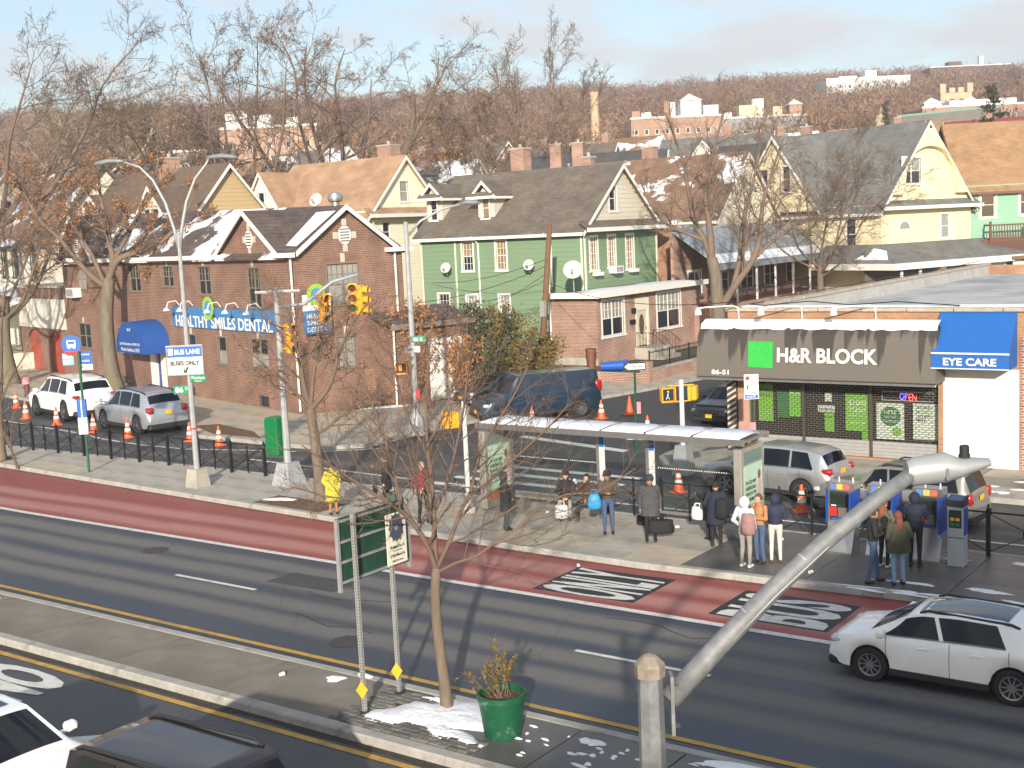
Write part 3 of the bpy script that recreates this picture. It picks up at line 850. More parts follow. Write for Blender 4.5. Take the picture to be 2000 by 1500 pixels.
BRICK = course_mat('brick_red_brown', (.148, .062, .044), (.212, .096, .066), (.32, .25, .185), .23, .085, .012, bump=.5)
BRICK2 = course_mat('brick_light_red', (.215, .078, .052), (.31, .125, .082), (.50, .43, .35), .24, .085, .014, bump=.5)
BRICKO = course_mat('brick_orange', (.36, .17, .085), (.42, .21, .11), (.36, .27, .19), .23, .085, .012)
SHING_BR = course_mat('shingle_brown_grey', (.135, .112, .088), (.175, .148, .118), (.085, .07, .056), .32, .10, .008, bump=.5)
SHING_GY = course_mat('shingle_grey', (.155, .155, .145), (.20, .20, .19), (.09, .09, .085), .34, .11, .008, bump=.5)
SHING_TAN = course_mat('shingle_tan', (.36, .225, .135), (.40, .255, .155), (.28, .17, .10), .5, .14, .007, bump=.35)
SHING_ORG = course_mat('shingle_orange_brown', (.34, .20, .10), (.40, .25, .135), (.20, .115, .06), .34, .11, .010, bump=.5)
SLATE = course_mat('slate_brown', (.085, .062, .055), (.125, .092, .082), (.05, .04, .036), .40, .17, .012, bump=.5, snow=.485, snow_scale=.32, dirt=(.10, .065, .06))
SLATE0 = course_mat('slate_brown_bare', (.085, .062, .055), (.125, .095, .085), (.05, .04, .036), .40, .17, .012, bump=.5, dirt=(.13, .075, .065))
SHING_SN1 = course_mat('shingle_brown_snow', (.20, .12, .075), (.25, .155, .10), (.13, .08, .05), .34, .11, .008, snow=.47, snow_scale=.3)
SHING_SN2 = course_mat('shingle_dark_snow', (.06, .06, .066), (.085, .085, .09), (.035, .035, .04), .34, .11, .008, snow=.42, snow_scale=.25)
SHING_SN3 = course_mat('shingle_grey_snow', (.14, .13, .12), (.18, .165, .15), (.09, .085, .08), .34, .11, .008, snow=.50, snow_scale=.2)
TRIM = mat('white_trim', (.76, .74, .69), .6, var=.05, scale=3, dirt=(.60, .56, .50), dirt_scale=1.2, dirt_amt=.25)
WINBR = mat('window_frame_brown', (.21, .17, .135), .7, var=.1)
STONE = mat('cut_stone', (.52, .46, .37), .85, var=.1, scale=4)

# ---------------------------------------------------------------- brick dental building on the corner
DU, DN = Vector((.96522, -.26145, 0)), Vector((-.26145, -.96522, 0))
DC = (-42.17, 41.13, 0)
dent = thing('brick_building', 'two storey red brown brick dental building with gables and snowy slate roof', 'building', DC, math.atan2(DU.y, DU.x))
# local frame of the building: x along the front (0 at the corner, negative to the left), y into the block
FF = Face((0, 0, 0), (1, 0, 0), (0, -1, 0))
FS = Face((0, 0, 0), (0, 1, 0), (1, 0, 0))
EV = 7.75
upper = [(-27.9, -26.3, 5.85, 7.15), (-19.4, -17.75, 5.8, 7.3), (-14.7, -13.2, 6.1, 7.2), (-10.15, -8.65, 5.7, 7.15), (-4.6, -3.2, 5.1, 7.05)]
lower = [(-28.5, -26.3, 2.1, 3.65), (-21.9, -19.8, 2.05, 3.55), (-12.0, -11.0, 2.4, 3.5), (-8.4, -7.4, 2.1, 3.5), (-4.75, -2.9, 2.1, 3.55)]
base = [(-21.5, -20.3, .18, .62), (-12.6, -11.6, .18, .6), (-4.1, -3.2, .22, .70)]
door_h = (-17.1, -15.2, .13, 2.5)
side_h = [(1.85, 3.65, 5.15, 7.1), (2.2, 3.2, 2.1, 3.6)]
w = MB()
wall_holes(w, FF, -30.4, 0, 0, EV, upper+lower+base+[door_h])
wall_holes(w, FS, 0, 6.2, 0, EV, side_h)
w.box(-30.4, -.02, 5.8, 6.2, 0, EV); w.box(-30.4, -30.15, .02, 6.0, 0, EV)
w.add([(-30.4, 0, EV), (-24.5, 0, EV), (-27.45, 0, 10.35)], [(0, 1, 2)])          # gable triangles
w.add([(-7.25, 0, EV), (-.95, 0, EV), (-4.05, 0, 9.7)], [(0, 1, 2)])
w.add([(0, .4, EV), (0, 5.6, EV), (0, 2.95, 9.7)], [(0, 1, 2)])
dwall = w.build('wall', BRICK, dent)
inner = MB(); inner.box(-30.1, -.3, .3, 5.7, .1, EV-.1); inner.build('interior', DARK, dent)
rf = MB()
# main roof: ridge along the front
yc = 3.1
for sgn, y1 in ((-1, -.35), (1, 6.55)):
    sl = (10.45-EV)/3.1
    z1 = EV-.3
    vs = [(-30.6, yc, 10.45), (-.1, yc, 9.75), (-.1, y1, z1), (-30.6, y1, z1)]
    vs2 = [(p[0], p[1], p[2]+.12) for p in vs]
    rf.add(vs+vs2, [(0,1,2,3),(7,6,5,4),(0,4,5,1),(1,5,6,2),(2,6,7,3),(3,7,4,0)])
rf.build('roof', SLATE, dent)
def cross_gable(x0, x1, xa, za, depth, m, name='gable_roof', y0=-.3):
    mb = MB()
    for xe in (x0, x1):
        sgn = -1 if xe < xa else 1
        vs = [(xa, y0, za), (xa, depth, za), (xe+sgn*.15, depth*.05+y0*0+depth*.0, EV-.05), (xe+sgn*.15, y0, EV-.05)]
        vs[2] = (xe+sgn*.15, .9, EV-.05)
        vs2 = [(p[0], p[1], p[2]+.11) for p in vs]
        mb.add(vs+vs2, [(0,1,2,3),(7,6,5,4),(0,4,5,1),(1,5,6,2),(2,6,7,3),(3,7,4,0)])
    return mb.build(name, m, dent)
cross_gable(-30.4, -24.5, -27.45, 10.4, 3.2, SLATE0)
cross_gable(-7.25, -.95, -4.05, 9.75, 3.0, SLATE0)
mb = MB()     # the roof over the side gable, ridge into the block
for ye in (.25, 5.75):
    sgn = -1 if ye < 2.95 else 1
    vs = [(.3, 2.95, 9.75), (-4.2, 2.95, 9.75), (-1.2, ye+sgn*.2, EV-.05), (.3, ye+sgn*.2, EV-.05)]
    vs2 = [(p[0], p[1], p[2]+.125) for p in vs]
    mb.add(vs+vs2, [(0,1,2,3),(7,6,5,4),(0,4,5,1),(1,5,6,2),(2,6,7,3),(3,7,4,0)])
mb.build('gable_roof', SLATE0, dent)
sn = MB(); sn.add([(.1, 2.5, 9.62), (-1.7, 2.5, 9.62), (-1.1, .35, 8.08), (.1, .25, 8.03)], [(0,1,2,3)]); so = sn.build('snow', SNOW, dent)
def rake(a, b, wd=.24, t=.07, n=Vector((0, -1, 0))):
    tr = MB(); a, b = Vector(a), Vector(b); z = Vector((0, 0, wd))
    tr.add([a, b, b-z, a-z, a+n*t, b+n*t, b+n*t-z, a+n*t-z], [(0,1,2,3),(7,6,5,4),(0,4,5,1),(1,5,6,2),(2,6,7,3),(3,7,4,0)]); tr.build('bargeboard', TRIM, dent)
for (xa, za, x0, x1) in ((-27.45, 10.55, -30.6, -24.3), (-4.05, 9.9, -7.45, -.8)):
    rake((xa, -.3, za), (x0, -.3, EV+.02)); rake((xa, -.3, za), (x1, -.3, EV+.02))
rake((.3, 2.95, 9.9), (.3, .1, EV+.05), n=Vector((1, 0, 0))); rake((.3, 2.95, 9.9), (.3, 5.8, EV+.05), n=Vector((1, 0, 0)))
for a, b in ((-24.2, -7.0), (-1.25, .45)):
    g = MB(); g.box(a, b, -.42, -.05, EV-.22, EV+.0); g.build('gutter', TRIM, dent)
g = MB(); g.box(-.05, .42, 5.2, 6.6, EV-.2, EV); g.build('gutter', TRIM, dent)
for x_, y_ in ((.1, -.12), (.12, 5.7)):
    d = MB(); d.tube([(x_, y_, EV-.2), (x_, y_, 5.2), (x_+.02, y_, .3)], .055, 8); d.build('downpipe', TRIM, dent)
for F, L in ((FF, [(-27.45, 8.6), (-4.05, 8.45)]), (FS, [(2.95, 8.45)])):
    for u_, z_ in L:
        for k in range(4):
            v = MB(); a = k*math.pi/2; du, dz = math.cos(a)*.52, math.sin(a)*.62
            F.box(v, u_+du-.13, u_+du+.13, z_+dz-.16, z_+dz+.16, -.02, .03); v.build('vent_cross_arm', STONE, dent)
        v = MB(); v.prism([(u_+.36*math.cos(q*.3927), z_+.45*math.sin(q*.3927)) for q in range(16)], -.02, .04, 'Y', F.M); lo = v.build('vent_oval', TRIM, dent)
        for q in range(5):
            sl_ = MB(); F.box(sl_, u_-.26, u_+.26, z_-.30+q*.14, z_-.25+q*.14, .04, .055); sl_.build('louvre', DARK, lo)
for L in (upper, lower):
    for k, (a, b, c, d) in enumerate(L):
        cols = 2 if b-a > 1.2 else 1
        window(FF, a, b, c, d, dent, WINBR, 'hung', random.choice([GLASS, GL_BLIND, GLASS]) if L is upper else GLASS, cols=cols, grid=(2, 2, False) if L is upper else None, casing=.06, proud=.015, low=(GL_BLIND if L is lower and k > 2 else None))
        kb = MB(); FF.box(kb, (a+b)/2-.1, (a+b)/2+.1, d+.07, d+.42, -.02, .03); kb.build('keystone', STONE, dent)
for a, b, c, d in base: window(FF, a, b, c, d, dent, DARK, 'fixed', GLASS, casing=.04, proud=.01, sill=False)
for k, (a, b, c, d) in enumerate(side_h):
    window(FS, a, b, c, d, dent, WINBR, 'hung', GL_BLIND, cols=2, grid=(3, 2, False), casing=.07, proud=.015)
    kb = MB(); FS.box(kb, (a+b)/2-.12, (a+b)/2+.12, d+.07, d+.5, -.02, .03); kb.build('keystone', STONE, dent)
lint = MB()
for a, b, c, d in upper: FF.box(lint, a-.12, b+.12, d+.07, d+.30, -.02, .012)
FS.box(lint, 1.65, 3.85, 7.18, 7.45, -.02, .012)
lint.build('lintel', course_mat('brick_soldier', (.19, .075, .05), (.22, .09, .06), (.25, .19, .15), .085, .3, .012, offset=0), dent)
# entrance: door, pilasters, blue awning
dm = MB(); FF.box(dm, -16.35, -15.75, .15, 2.35, -.12, -.07); dd = dm.build('door', mat('blue_door', (.05, .075, .26), .5), dent)
dm = MB(); FF.box(dm, -16.0, -15.93, 1.1, 1.2, -.07, -.03); dm.build('door_handle', STEEL, dd)
dm = MB(); FF.box(dm, -17.15, -16.4, .13, 2.5, -.1, .06); FF.box(dm, -15.7, -15.1, .13, 2.5, -.1, .06); dm.build('door_surround', TRIM, dent)
dm = MB(); FF.box(dm, -17.0, -15.2, .0, .28, 0, .5); dm.build('door_step', CONC2, dent)
BLUE = mat('awning_blue', (.012, .075, .30), .7, var=.08, scale=5)
aw = MB(); arc = [(-18.35, 2.42)] + [(-16.35-2.0*math.cos(a*math.pi/12), 2.75+1.45*math.sin(a*math.pi/12)) for a in range(13)] + [(-14.35, 2.42)]
Pf = [FF.pt(x_, 1.5, z_) for x_, z_ in arc]; Pb = [FF.pt(x_, .02, z_+(.05 if 0 < i < 14 else 0)) for i, (x_, z_) in enumerate(arc)]
aw.grid([Pf, Pb]); aw.poly(Pf)
awo = aw.build('awning', BLUE, dent, smooth=35)
text_obj('86-29', FF.text(-16.35, 3.75, 1.52), TRIM, awo, fit=(.45, .16))
text_obj('Joel Schechner DMD PC', FF.text(-16.35, 2.92, 1.52), TRIM, awo, fit=(2.9, .2))
text_obj('Martin Seidman DDS', FF.text(-16.35, 2.62, 1.52), TRIM, awo, fit=(2.6, .2))
# long sign with lamps
sgm = MB(); FF.box(sgm, -13.5, -1.9, 3.92, 5.02, .02, .10)
sg = sgm.build('sign_board', mat('sign_blue', (.05, .19, .42), .55, var=.06), dent)
text_obj('HEALTHY SMILES DENTAL', FF.text(-7.6, 4.25, .105), TRIM, sg, fit=(11.0, .62), bold=.02)
lg = MB(); lg.prism([(-8.9+.62*math.cos(k*.2618), 5.0+.62*math.sin(k*.2618)) for k in range(24)], .11, .16, 'Y', FF.M)
# prism with axis Y places the depth along the outward normal
lgo = lg.build('logo_disc', mat('logo_green', (.28, .50, .05), .5), sg)
lg = MB(); lg.prism([(-8.9+.4*math.cos(k*.2618), 5.0+.4*math.sin(k*.2618)) for k in range(24)], .165, .17, 'Y', FF.M); lg.build('logo_centre', mat('logo_blue', (.08, .25, .55), .5), lgo)
for x_ in (-12.6, -10.9, -7.6, -5.6, -3.3):
    l_ = MB(); l_.tube([FF.pt(x_, .05, 5.1), FF.pt(x_, .25, 5.35), FF.pt(x_, .7, 5.3), FF.pt(x_, .8, 5.0)], .03, 6)
    l_.lathe([(.04, .12), (.09, .1), (.2, -.05), (.19, -.05)], 12, Matrix.Translation(FF.pt(x_, .82, 4.9)))
    l_.build('sign_lamp', TRIM, dent)
# small blue sign round the corner
s2 = MB(); FS.box(s2, .3, 1.75, 3.9, 5.0, .25, .33); s2o = s2.build('sign_board', _mats['sign_blue'], dent)
s3 = MB(); FS.box(s3, .28, 1.77, 5.0, 5.75, .25, .32); s3.build('sign_panel', TRIM, dent)
for k, tx in enumerate(('HEALTHY', 'SMILES', 'DENTAL')): text_obj(tx, FS.text(1.02, 4.75-k*.32, .335), TRIM, s2o, fit=(1.2, .22), bold=.02)
lg = MB(); lg.prism([(1.0+.5*math.cos(k*.2618), 5.75+.5*math.sin(k*.2618)) for k in range(24)], .33, .37, 'Y', FS.M); q_ = lg.build('logo_disc', _mats['logo_green'], dent)
lg = MB(); lg.prism([(1.0+.3*math.cos(k*.2618), 5.75+.3*math.sin(k*.2618)) for k in range(24)], .372, .378, 'Y', FS.M); lg.build('logo_centre', _mats['logo_blue'], q_)
# low wing on the side street
wg = MB(); wg.box(-.4, 1.7, 4.2, 8.8, 0, 3.9); wgo = wg.build('wing_wall', BRICK, dent)
wg = MB(); wg.add([(-.4, 4.0, 4.75), (-.4, 9.0, 4.75), (1.95, 9.0, 4.05), (1.95, 4.0, 4.05), (-.4, 4.0, 4.6), (-.4, 9.0, 4.6), (1.95, 9.0, 3.9), (1.95, 4.0, 3.9)], [(0,1,2,3),(7,6,5,4),(0,4,5,1),(1,5,6,2),(2,6,7,3),(3,7,4,0)]); wg.build('wing_roof', SLATE0, dent)
wg = MB(); wg.box(1.9, 2.05, 4.0, 9.0, 3.82, 4.08); wg.build('gutter', WINBR, dent)
wg = MB(); wg.box(1.7, 1.78, 6.3, 8.3, .1, 3.2); gd = wg.build('garage_door', TRIM, dent)
for k in range(5):
    wg = MB(); wg.box(1.78, 1.80, 6.38, 8.22, .15+k*.6, .15+k*.6+.54); wg.build('door_panel', TRIM, gd)
d = MB(); d.tube([(1.95, 4.15, 4.1), (1.9, 4.15, .2)], .05, 8); d.build('downpipe', TRIM, dent)
acm = MB(); FF.box(acm, -28.6, -27.3, 5.35, 5.95, .02, .55); aco = acm.build('air_conditioner', TRIM, dent)
for k in range(7):
    g = MB(); FF.box(g, -28.5+k*.17, -28.42+k*.17, 5.42, 5.88, .55, .56); g.build('grille_slot', DARK, aco)
vt_ = MB(); vt_.lathe([(.2, 0), (.2, .35), (.34, .4), (.38, .6), (.33, .78), (.12, .86)], 14, Matrix.Translation((-1.2, 3.3, 9.7))); vt_.build('turbine_vent', STEEL, dent, smooth=40)

# ---------------------------------------------------------------- garage with red doors, left of it
gar = thing('garage', 'low brick garage with two red arched doors and a blank white sign panel', 'garage', DC, math.atan2(DU.y, DU.x))
m_ = MB(); wall_holes(m_, FF, -40.2, -30.42, 0, 5.9, [(-38.6, -35.9, .1, 3.0), (-34.2, -31.6, .1, 3.0)], .3); m_.box(-40.2, -39.9, .02, 7, 0, 5.9); m_.box(-40.2, -30.45, 6.8, 7, 0, 5.88)
m_.build('wall', BRICK, gar)
m_ = MB(); m_.box(-40.35, -30.45, -.12, 7, 5.9, 6.05); m_.build('coping', CONC2, gar)
m_ = MB(); FF.box(m_, -40.1, -30.5, 3.15, 5.15, .02, .12); sp_ = m_.build('sign_panel', mat('blank_panel', (.62, .60, .53), .7, var=.06, dirt=(.42, .42, .38), dirt_scale=.7, dirt_amt=.35), gar)
RDOOR = mat('red_door', (.33, .055, .03), .65, var=.25, scale=1.5, dirt=(.20, .10, .07), dirt_scale=1.0, dirt_amt=.35)
for a, b in ((-38.6, -35.9), (-34.2, -31.6)):
    m_ = MB(); FF.box(m_, a, b, .1, 3.0, -.28, -.2); d_ = m_.build('door', RDOOR, gar)
    m_ = MB(); c_ = (a+b)/2; r_ = (b-a)/2
    pts = [(c_-r_, 3.0)] + [(c_-r_*math.cos(k*math.pi/10), 2.25+.75*math.sin(k*math.pi/10)) for k in range(11)] + [(c_+r_, 3.0)]
    m_.prism(pts, -.1, -.02, 'Y', FF.M); m_.build('door_arch', BRICK, gar)
    for k in range(1, 4):
        m_ = MB(); FF.box(m_, a+.05, b-.05, .1+k*.68, .14+k*.68, -.2, -.185); m_.build('door_rail', RDOOR, d_)

# ---------------------------------------------------------------- generic houses
def house(name, label, loc, rz, L, W, ze, zr, wallm, roofm, board=0.0, wins=None, trimm=None, chimneys=(), base=0.0, group=None, pent=False, crosses=(), boardm=None, gable_m=None, frame=None, zb=0.0, gutters=True, ov=.4):
    """ridge along local x; wins: list of (side, u0, u1, z0, z1, options)"""
    t = thing(name, label, 'house', loc, rz, group)
    trimm = trimm or TRIM
    hx, hy = L/2, W/2
    F = {'-y': Face((0, -hy, 0), (1, 0, 0), (0, -1, 0)), '+x': Face((hx, 0, 0), (0, 1, 0), (1, 0, 0)),
         '+y': Face((0, hy, 0), (1, 0, 0), (0, 1, 0)), '-x': Face((-hx, 0, 0), (0, 1, 0), (-1, 0, 0))}
    wins = wins or []
    wl2 = MB()
    rng_ = {'-y': (-hx, hx), '+y': (-hx, hx), '+x': (-hy, hy), '-x': (-hy, hy)}
    gh = {}
    for sd in F:
        hs = [w_[1:5] for w_ in wins if w_[0] == sd]
        low_ = [h for h in hs if h[3] <= ze]
        gh[sd] = hs
        wall_holes(wl2, F[sd], *rng_[sd], zb, ze, low_, .13)
    for sd, x_ in (('+x', hx), ('-x', -hx)):
        hs = [h for h in gh[sd] if h[2] > ze]
        if hs:
            # triangle with an opening: fan of strips
            a, b, c, d = hs[0]
            half = lambda z: hy*(zr-z)/(zr-ze)
            Fc = F[sd]
            for (p, q, r_, s_) in (((-hy, ze), (hy, ze), (half(c), c), (-half(c), c)), ((-half(c), c), (a, c), (a, d), (-half(d), d)), ((b, c), (half(c), c), (half(d), d), (b, d))):
                wl2.add([Fc.pt(k[0], 0, k[1]) for k in (p, q, r_, s_)], [(0, 1, 2, 3)])
            wl2.add([Fc.pt(-half(d), 0, d), Fc.pt(half(d), 0, d), Fc.pt(0, 0, zr)], [(0, 1, 2)])
        else:
            wl2.add([F[sd].pt(-hy, 0, ze), F[sd].pt(hy, 0, ze), F[sd].pt(0, 0, zr)], [(0, 1, 2)])
    wo = wl2.build('wall', wallm, t)
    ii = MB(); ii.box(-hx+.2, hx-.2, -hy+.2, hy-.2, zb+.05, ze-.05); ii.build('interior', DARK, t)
    if board:
        for sd in ('-y', '+x'):
            ext = [(h[0]-.09, h[1]+.09, h[2]-.09, h[3]+.09) for h in gh[sd]]
            clapboards(F[sd], wo, *rng_[sd], zb+.5, ze, board, ext, boardm or wallm)
        clapboards(F['+x'], wo, -hy, hy, ze, zr-.2, board, [(h[0]-.09, h[1]+.09, h[2]-.09, h[3]+.09) for h in gh['+x']], gable_m or boardm or wallm, gable=lambda z: (-hy*(zr-z)/(zr-ze), hy*(zr-z)/(zr-ze)))
    r_ = MB(); gable_roof(r_, -hx, hx, hy, ze, zr, ov); ro = r_.build('roof', roofm, t)
    for sx in (1, -1):
        for sd_ in (1, -1):
            b_ = MB(); barge(b_, sx*hx, hy, ze, zr, ov, sgnx=sx, sides=(sd_,)); b_.build('bargeboard', trimm, t)
    if gutters:
        sl = (zr-ze)/hy
        for sgn in (-1, 1):
            g_ = MB(); y_ = sgn*(hy+ov); g_.box(-hx-.3, hx+.3, min(y_, y_+sgn*.12), max(y_, y_+sgn*.12), ze-ov*sl-.14, ze-ov*sl+.06); g_.build('gutter', trimm, t)
    if pent:
        p_ = MB()
        p_.add([(hx, -hy-.4, ze+.45), (hx, hy+.4, ze+.45), (hx+.75, hy+.5, ze-.05), (hx+.75, -hy-.5, ze-.05), (hx, -hy-.4, ze+.33), (hx, hy+.4, ze+.33), (hx+.75, hy+.5, ze-.17), (hx+.75, -hy-.5, ze-.17)], [(0,1,2,3),(7,6,5,4),(0,4,5,1),(1,5,6,2),(2,6,7,3),(3,7,4,0)])
        p_.build('pent_roof', roofm, t)
        p_ = MB(); p_.box(hx+.72, hx+.84, -hy-.55, hy+.55, ze-.28, ze-.02); p_.build('gutter', trimm, t)
    for (cx_, cy_, cw, ch) in chimneys:
        zz = zr - abs(cy_)/hy*(zr-ze) - .4
        c_ = MB(); c_.box(cx_-cw/2, cx_+cw/2, cy_-cw*.42, cy_+cw*.42, zz, zr+ch); co = c_.build('chimney', BRICK2, ro)
        c_ = MB(); c_.box(cx_-cw/2-.06, cx_+cw/2+.06, cy_-cw*.42-.06, cy_+cw*.42+.06, zr+ch, zr+ch+.12); c_.lathe([(.12, 0), (.12, .28)], 10, Matrix.Translation((cx_, cy_, zr+ch+.1))); c_.build('chimney_cap', CONC2, ro)
    for cr_ in crosses:
        xa, cw, cz, proj = cr_['x'], cr_['w'], cr_['zr'], cr_.get('proj', .3)
        zb_ = cr_.get('ze', ze)
        y0 = -hy-proj
        FC = Face((xa, y0, 0), (1, 0, 0), (0, -1, 0))
        g_ = MB(); hw = cw/2
        cwin = cr_.get('win')
        g_.add([FC.pt(-hw, 0, zb_), FC.pt(hw, 0, zb_), FC.pt(0, 0, cz)], [(0, 1, 2)])
        if proj > .05: g_.box(xa-hw+.05, xa+hw-.05, y0+.01, -hy+.1, zb_-(zb_-zb if cr_.get('down') else .05), zb_)
        go = g_.build('cross_gable_wall', cr_.get('m', wallm), t)
        if board: clapboards(FC, go, -hw, hw, zb_+.02, cz-.2, board, [], cr_.get('m', boardm or wallm), gable=lambda z: (-hw*(cz-z)/(cz-zb_), hw*(cz-z)/(cz-zb_)))
        g_ = MB(); dp = hy*(1-(cz-ze)/(zr-ze))*-1
        for sgn in (-1, 1):
            o_ = .3; sl = (cz-zb_)/hw
            ye = -hy*(1-(zb_-ze)/(zr-ze)) if zb_ > ze else -hy+.05
            vs = [(xa, y0-.3, cz), (xa, max(dp, -hy+.2), cz), (xa+sgn*(hw+o_), ye+.25, zb_-o_*sl), (xa+sgn*(hw+o_), y0-.3, zb_-o_*sl)]
            vs2 = [(p[0], p[1], p[2]+.13) for p in vs]
            g_.add(vs+vs2, [(0,1,2,3),(7,6,5,4),(0,4,5,1),(1,5,6,2),(2,6,7,3),(3,7,4,0)])
        g_.build('cross_roof', roofm, t)
        for sgn in (-1, 1):
            g_ = MB(); o_ = .3; sl = (cz-zb_)/hw
            a = Vector((xa, y0-.3, cz+.1)); b = Vector((xa+sgn*(hw+o_), y0-.3, zb_-o_*sl+.1)); z_ = Vector((0, 0, .27)); n_ = Vector((0, -.06, 0))
            g_.add([a, b, b-z_, a-z_, a+n_, b+n_, b+n_-z_, a+n_-z_], [(0,1,2,3),(7,6,5,4),(0,4,5,1),(1,5,6,2),(2,6,7,3),(3,7,4,0)])
            g_.build('bargeboard', trimm, t)
        if cwin:
            for (a, b, c, d) in cwin:
                FW = Face((xa, y0-.16, 0), (1, 0, 0), (0, -1, 0)); window(FW, a, b, c, d, t, frame or trimm, 'hung', GLASS, casing=.10, proud=.05)
    for w_ in wins:
        o_ = w_[5] if len(w_) > 5 else {}
        window(F[w_[0]], *w_[1:5], t, frame or trimm, **o_)
    return t, F

def dormer(t, x, y0, w, z0, z1, roofm, wallm, slope_y, glass=None):
    """little gabled dormer facing local -y, its front at y0"""
    hw = w/2
    F = Face((x, y0, 0), (1, 0, 0), (0, -1, 0))
    m = MB(); m.box(x-hw, x+hw, y0, y0+slope_y, z0-.3, z1); m.add([(x-hw, y0, z1), (x+hw, y0, z1), (x, y0, z1+w*.62)], [(0, 1, 2)]); wo = m.build('dormer_wall', wallm, t)
    clapboards(F, wo, -hw, hw, z0, z1, .26, [(-.42, .42, z0+.05, z1)], wallm)
    m = MB()
    for sgn in (-1, 1):
        o_ = .35; vs = [(x, y0-.4, z1+w*.66), (x, y0+slope_y+1.6, z1+w*.66), (x+sgn*(hw+o_), y0+slope_y+.5, z1-.12), (x+sgn*(hw+o_), y0-.4, z1-.12)]
        m.add(vs+[(p[0], p[1], p[2]+.1) for p in vs], [(0,1,2,3),(7,6,5,4),(0,4,5,1),(1,5,6,2),(2,6,7,3),(3,7,4,0)])
    m.add([(x-hw-.3, y0-.4, z1+.28), (x+hw+.3, y0-.4, z1+.28), (x+hw+.35, y0-.75, z1-.05), (x-hw-.35, y0-.75, z1-.05)], [(0, 1, 2, 3)])
    do = m.build('dormer_roof', roofm, t)
    m = MB()
    for sgn in (-1, 1):
        a = Vector((x, y0-.42, z1+w*.66+.12)); b = Vector((x+sgn*(hw+.42), y0-.42, z1-.05)); z_ = Vector((0, 0, .22)); n_ = Vector((0, -.06, 0))
        m.add([a, b, b-z_, a-z_, a+n_, b+n_, b+n_-z_, a+n_-z_], [(0,1,2,3),(7,6,5,4),(0,4,5,1),(1,5,6,2),(2,6,7,3),(3,7,4,0)])
    m.box(x-hw-.45, x+hw+.45, y0-.8, y0-.72, z1-.2, z1-.02); m.box(x+hw+.35, x+hw+.45, y0-.7, y0+slope_y, z1-.22, z1-.06)
    m.build('dormer_trim', TRIM, t)
    window(Face((x, y0-.12, 0), (1, 0, 0), (0, -1, 0)), -.3, .3, z0+.12, z1-.1, t, TRIM, 'hung', glass or GLASS, casing=.09, proud=.04)

GREEN = mat('green_siding', (.185, .275, .165), .75, var=.08, scale=1.5, stretch=(1, 1, 4), dirt=(.15, .235, .14), dirt_scale=.8, dirt_amt=.4)
SIDW = mat('gable_shingle_cream', (.58, .54, .44), .8, var=.1, scale=2)
gw = lambda a, b, c, d, **k: ('-y', a, b, c, d, dict(grid=(3, 2, True), casing=.13, **k))
gt, gF = house('green_house', 'green clapboard two storey house with brown shingle roof and two dormers', (-48.5, 70.75, 0), 0, 13.2, 9.5, 8.25, 12.2, GREEN, SHING_BR, board=.30,
    wins=[gw(-2.95, -2.1, 5.75, 7.65, glass=GL_WARM, low=GLASS), gw(-.15, .65, 5.75, 7.65, glass=GL_WARM), gw(-.05, .75, 1.9, 4.1, glass=GL_BLIND), gw(-2.75, -1.9, 2.0, 4.1, glass=GL_BLIND), gw(-5.2, -4.3, 2.4, 4.2),
          ('+x', -3.95, -3.05, 5.55, 7.65, dict(grid=(3, 3, True), casing=.13, glass=GL_WARM)), ('+x', -1.75, -.85, 5.65, 7.65, dict(grid=(3, 3, True), casing=.13, glass=GL_WARM)), ('+x', .55, 1.5, 5.4, 7.65, dict(grid=(3, 3, True), casing=.13, glass=GL_WARM)),
          ('+x', -1.35, -.5, 9.25, 10.85, dict(casing=.13))],
    chimneys=((-1.6, .6, 1.1, 1.6), (3.3, 1.6, .7, .7)), pent=True, gable_m=SIDW)
dormer(gt, -6.2+.2, -3.7, 1.35, 9.1, 10.75, SHING_BR, SIDW, 2.2, GLASS)
dormer(gt, -1.55, -3.7, 1.35, 9.05, 10.65, SHING_BR, SIDW, 2.2, GL_WARM)
m = MB(); m.box(-6.65, 6.65, -4.8, 4.8, 0, .62); m.build('foundation', CONC2, gt)
for x_ in (-3.55, 3.95, 6.5, -6.5):
    m = MB(); m.box(x_-.06, x_+.06, -4.80, -4.73, .6, 8.1); m.build('corner_board', CREAM, gt)
for y_ in (-4.6, 4.6):
    m = MB(); m.box(6.62, 6.69, y_-.07, y_+.07, .6, 8.1); m.build('corner_board', CREAM, gt)
for x_, z_ in ((-1.55, .4), (4.25, 4.6)):
    m = MB(); m.tube([(x_-.35, -5.15, 8.0), (x_-.25, -5.05, 7.9), (x_, -4.85, 7.5), (x_, -4.85, z_)], .06, 8); m.build('downpipe', TRIM, gt)
m = MB(); m.box(6.62, 7.2, -1.75, -.85, 5.25, 5.7); ao = m.build('air_conditioner', TRIM, gt)
for k in range(5):
    q_ = MB(); q_.box(7.2, 7.21, -1.68+k*.16, -1.60+k*.16, 5.32, 5.64); q_.build('grille_slot', DARK, ao)
for y_ in (-3.5, 1.0):
    m = MB(); m.box(6.75, 7.05, y_-.45, y_+.45, 5.2, 5.42); m.build('window_box', TRIM, gt)
m = MB(); m.box(4.1, 5.0, -4.82, -4.78, .1, .6); m.build('basement_window', TRIM, gt)
sno = MB(); sno.box(-6.9, -4.2, -5.33, -5.0, 7.86, 7.98); sno.build('snow', SNOW, gt)

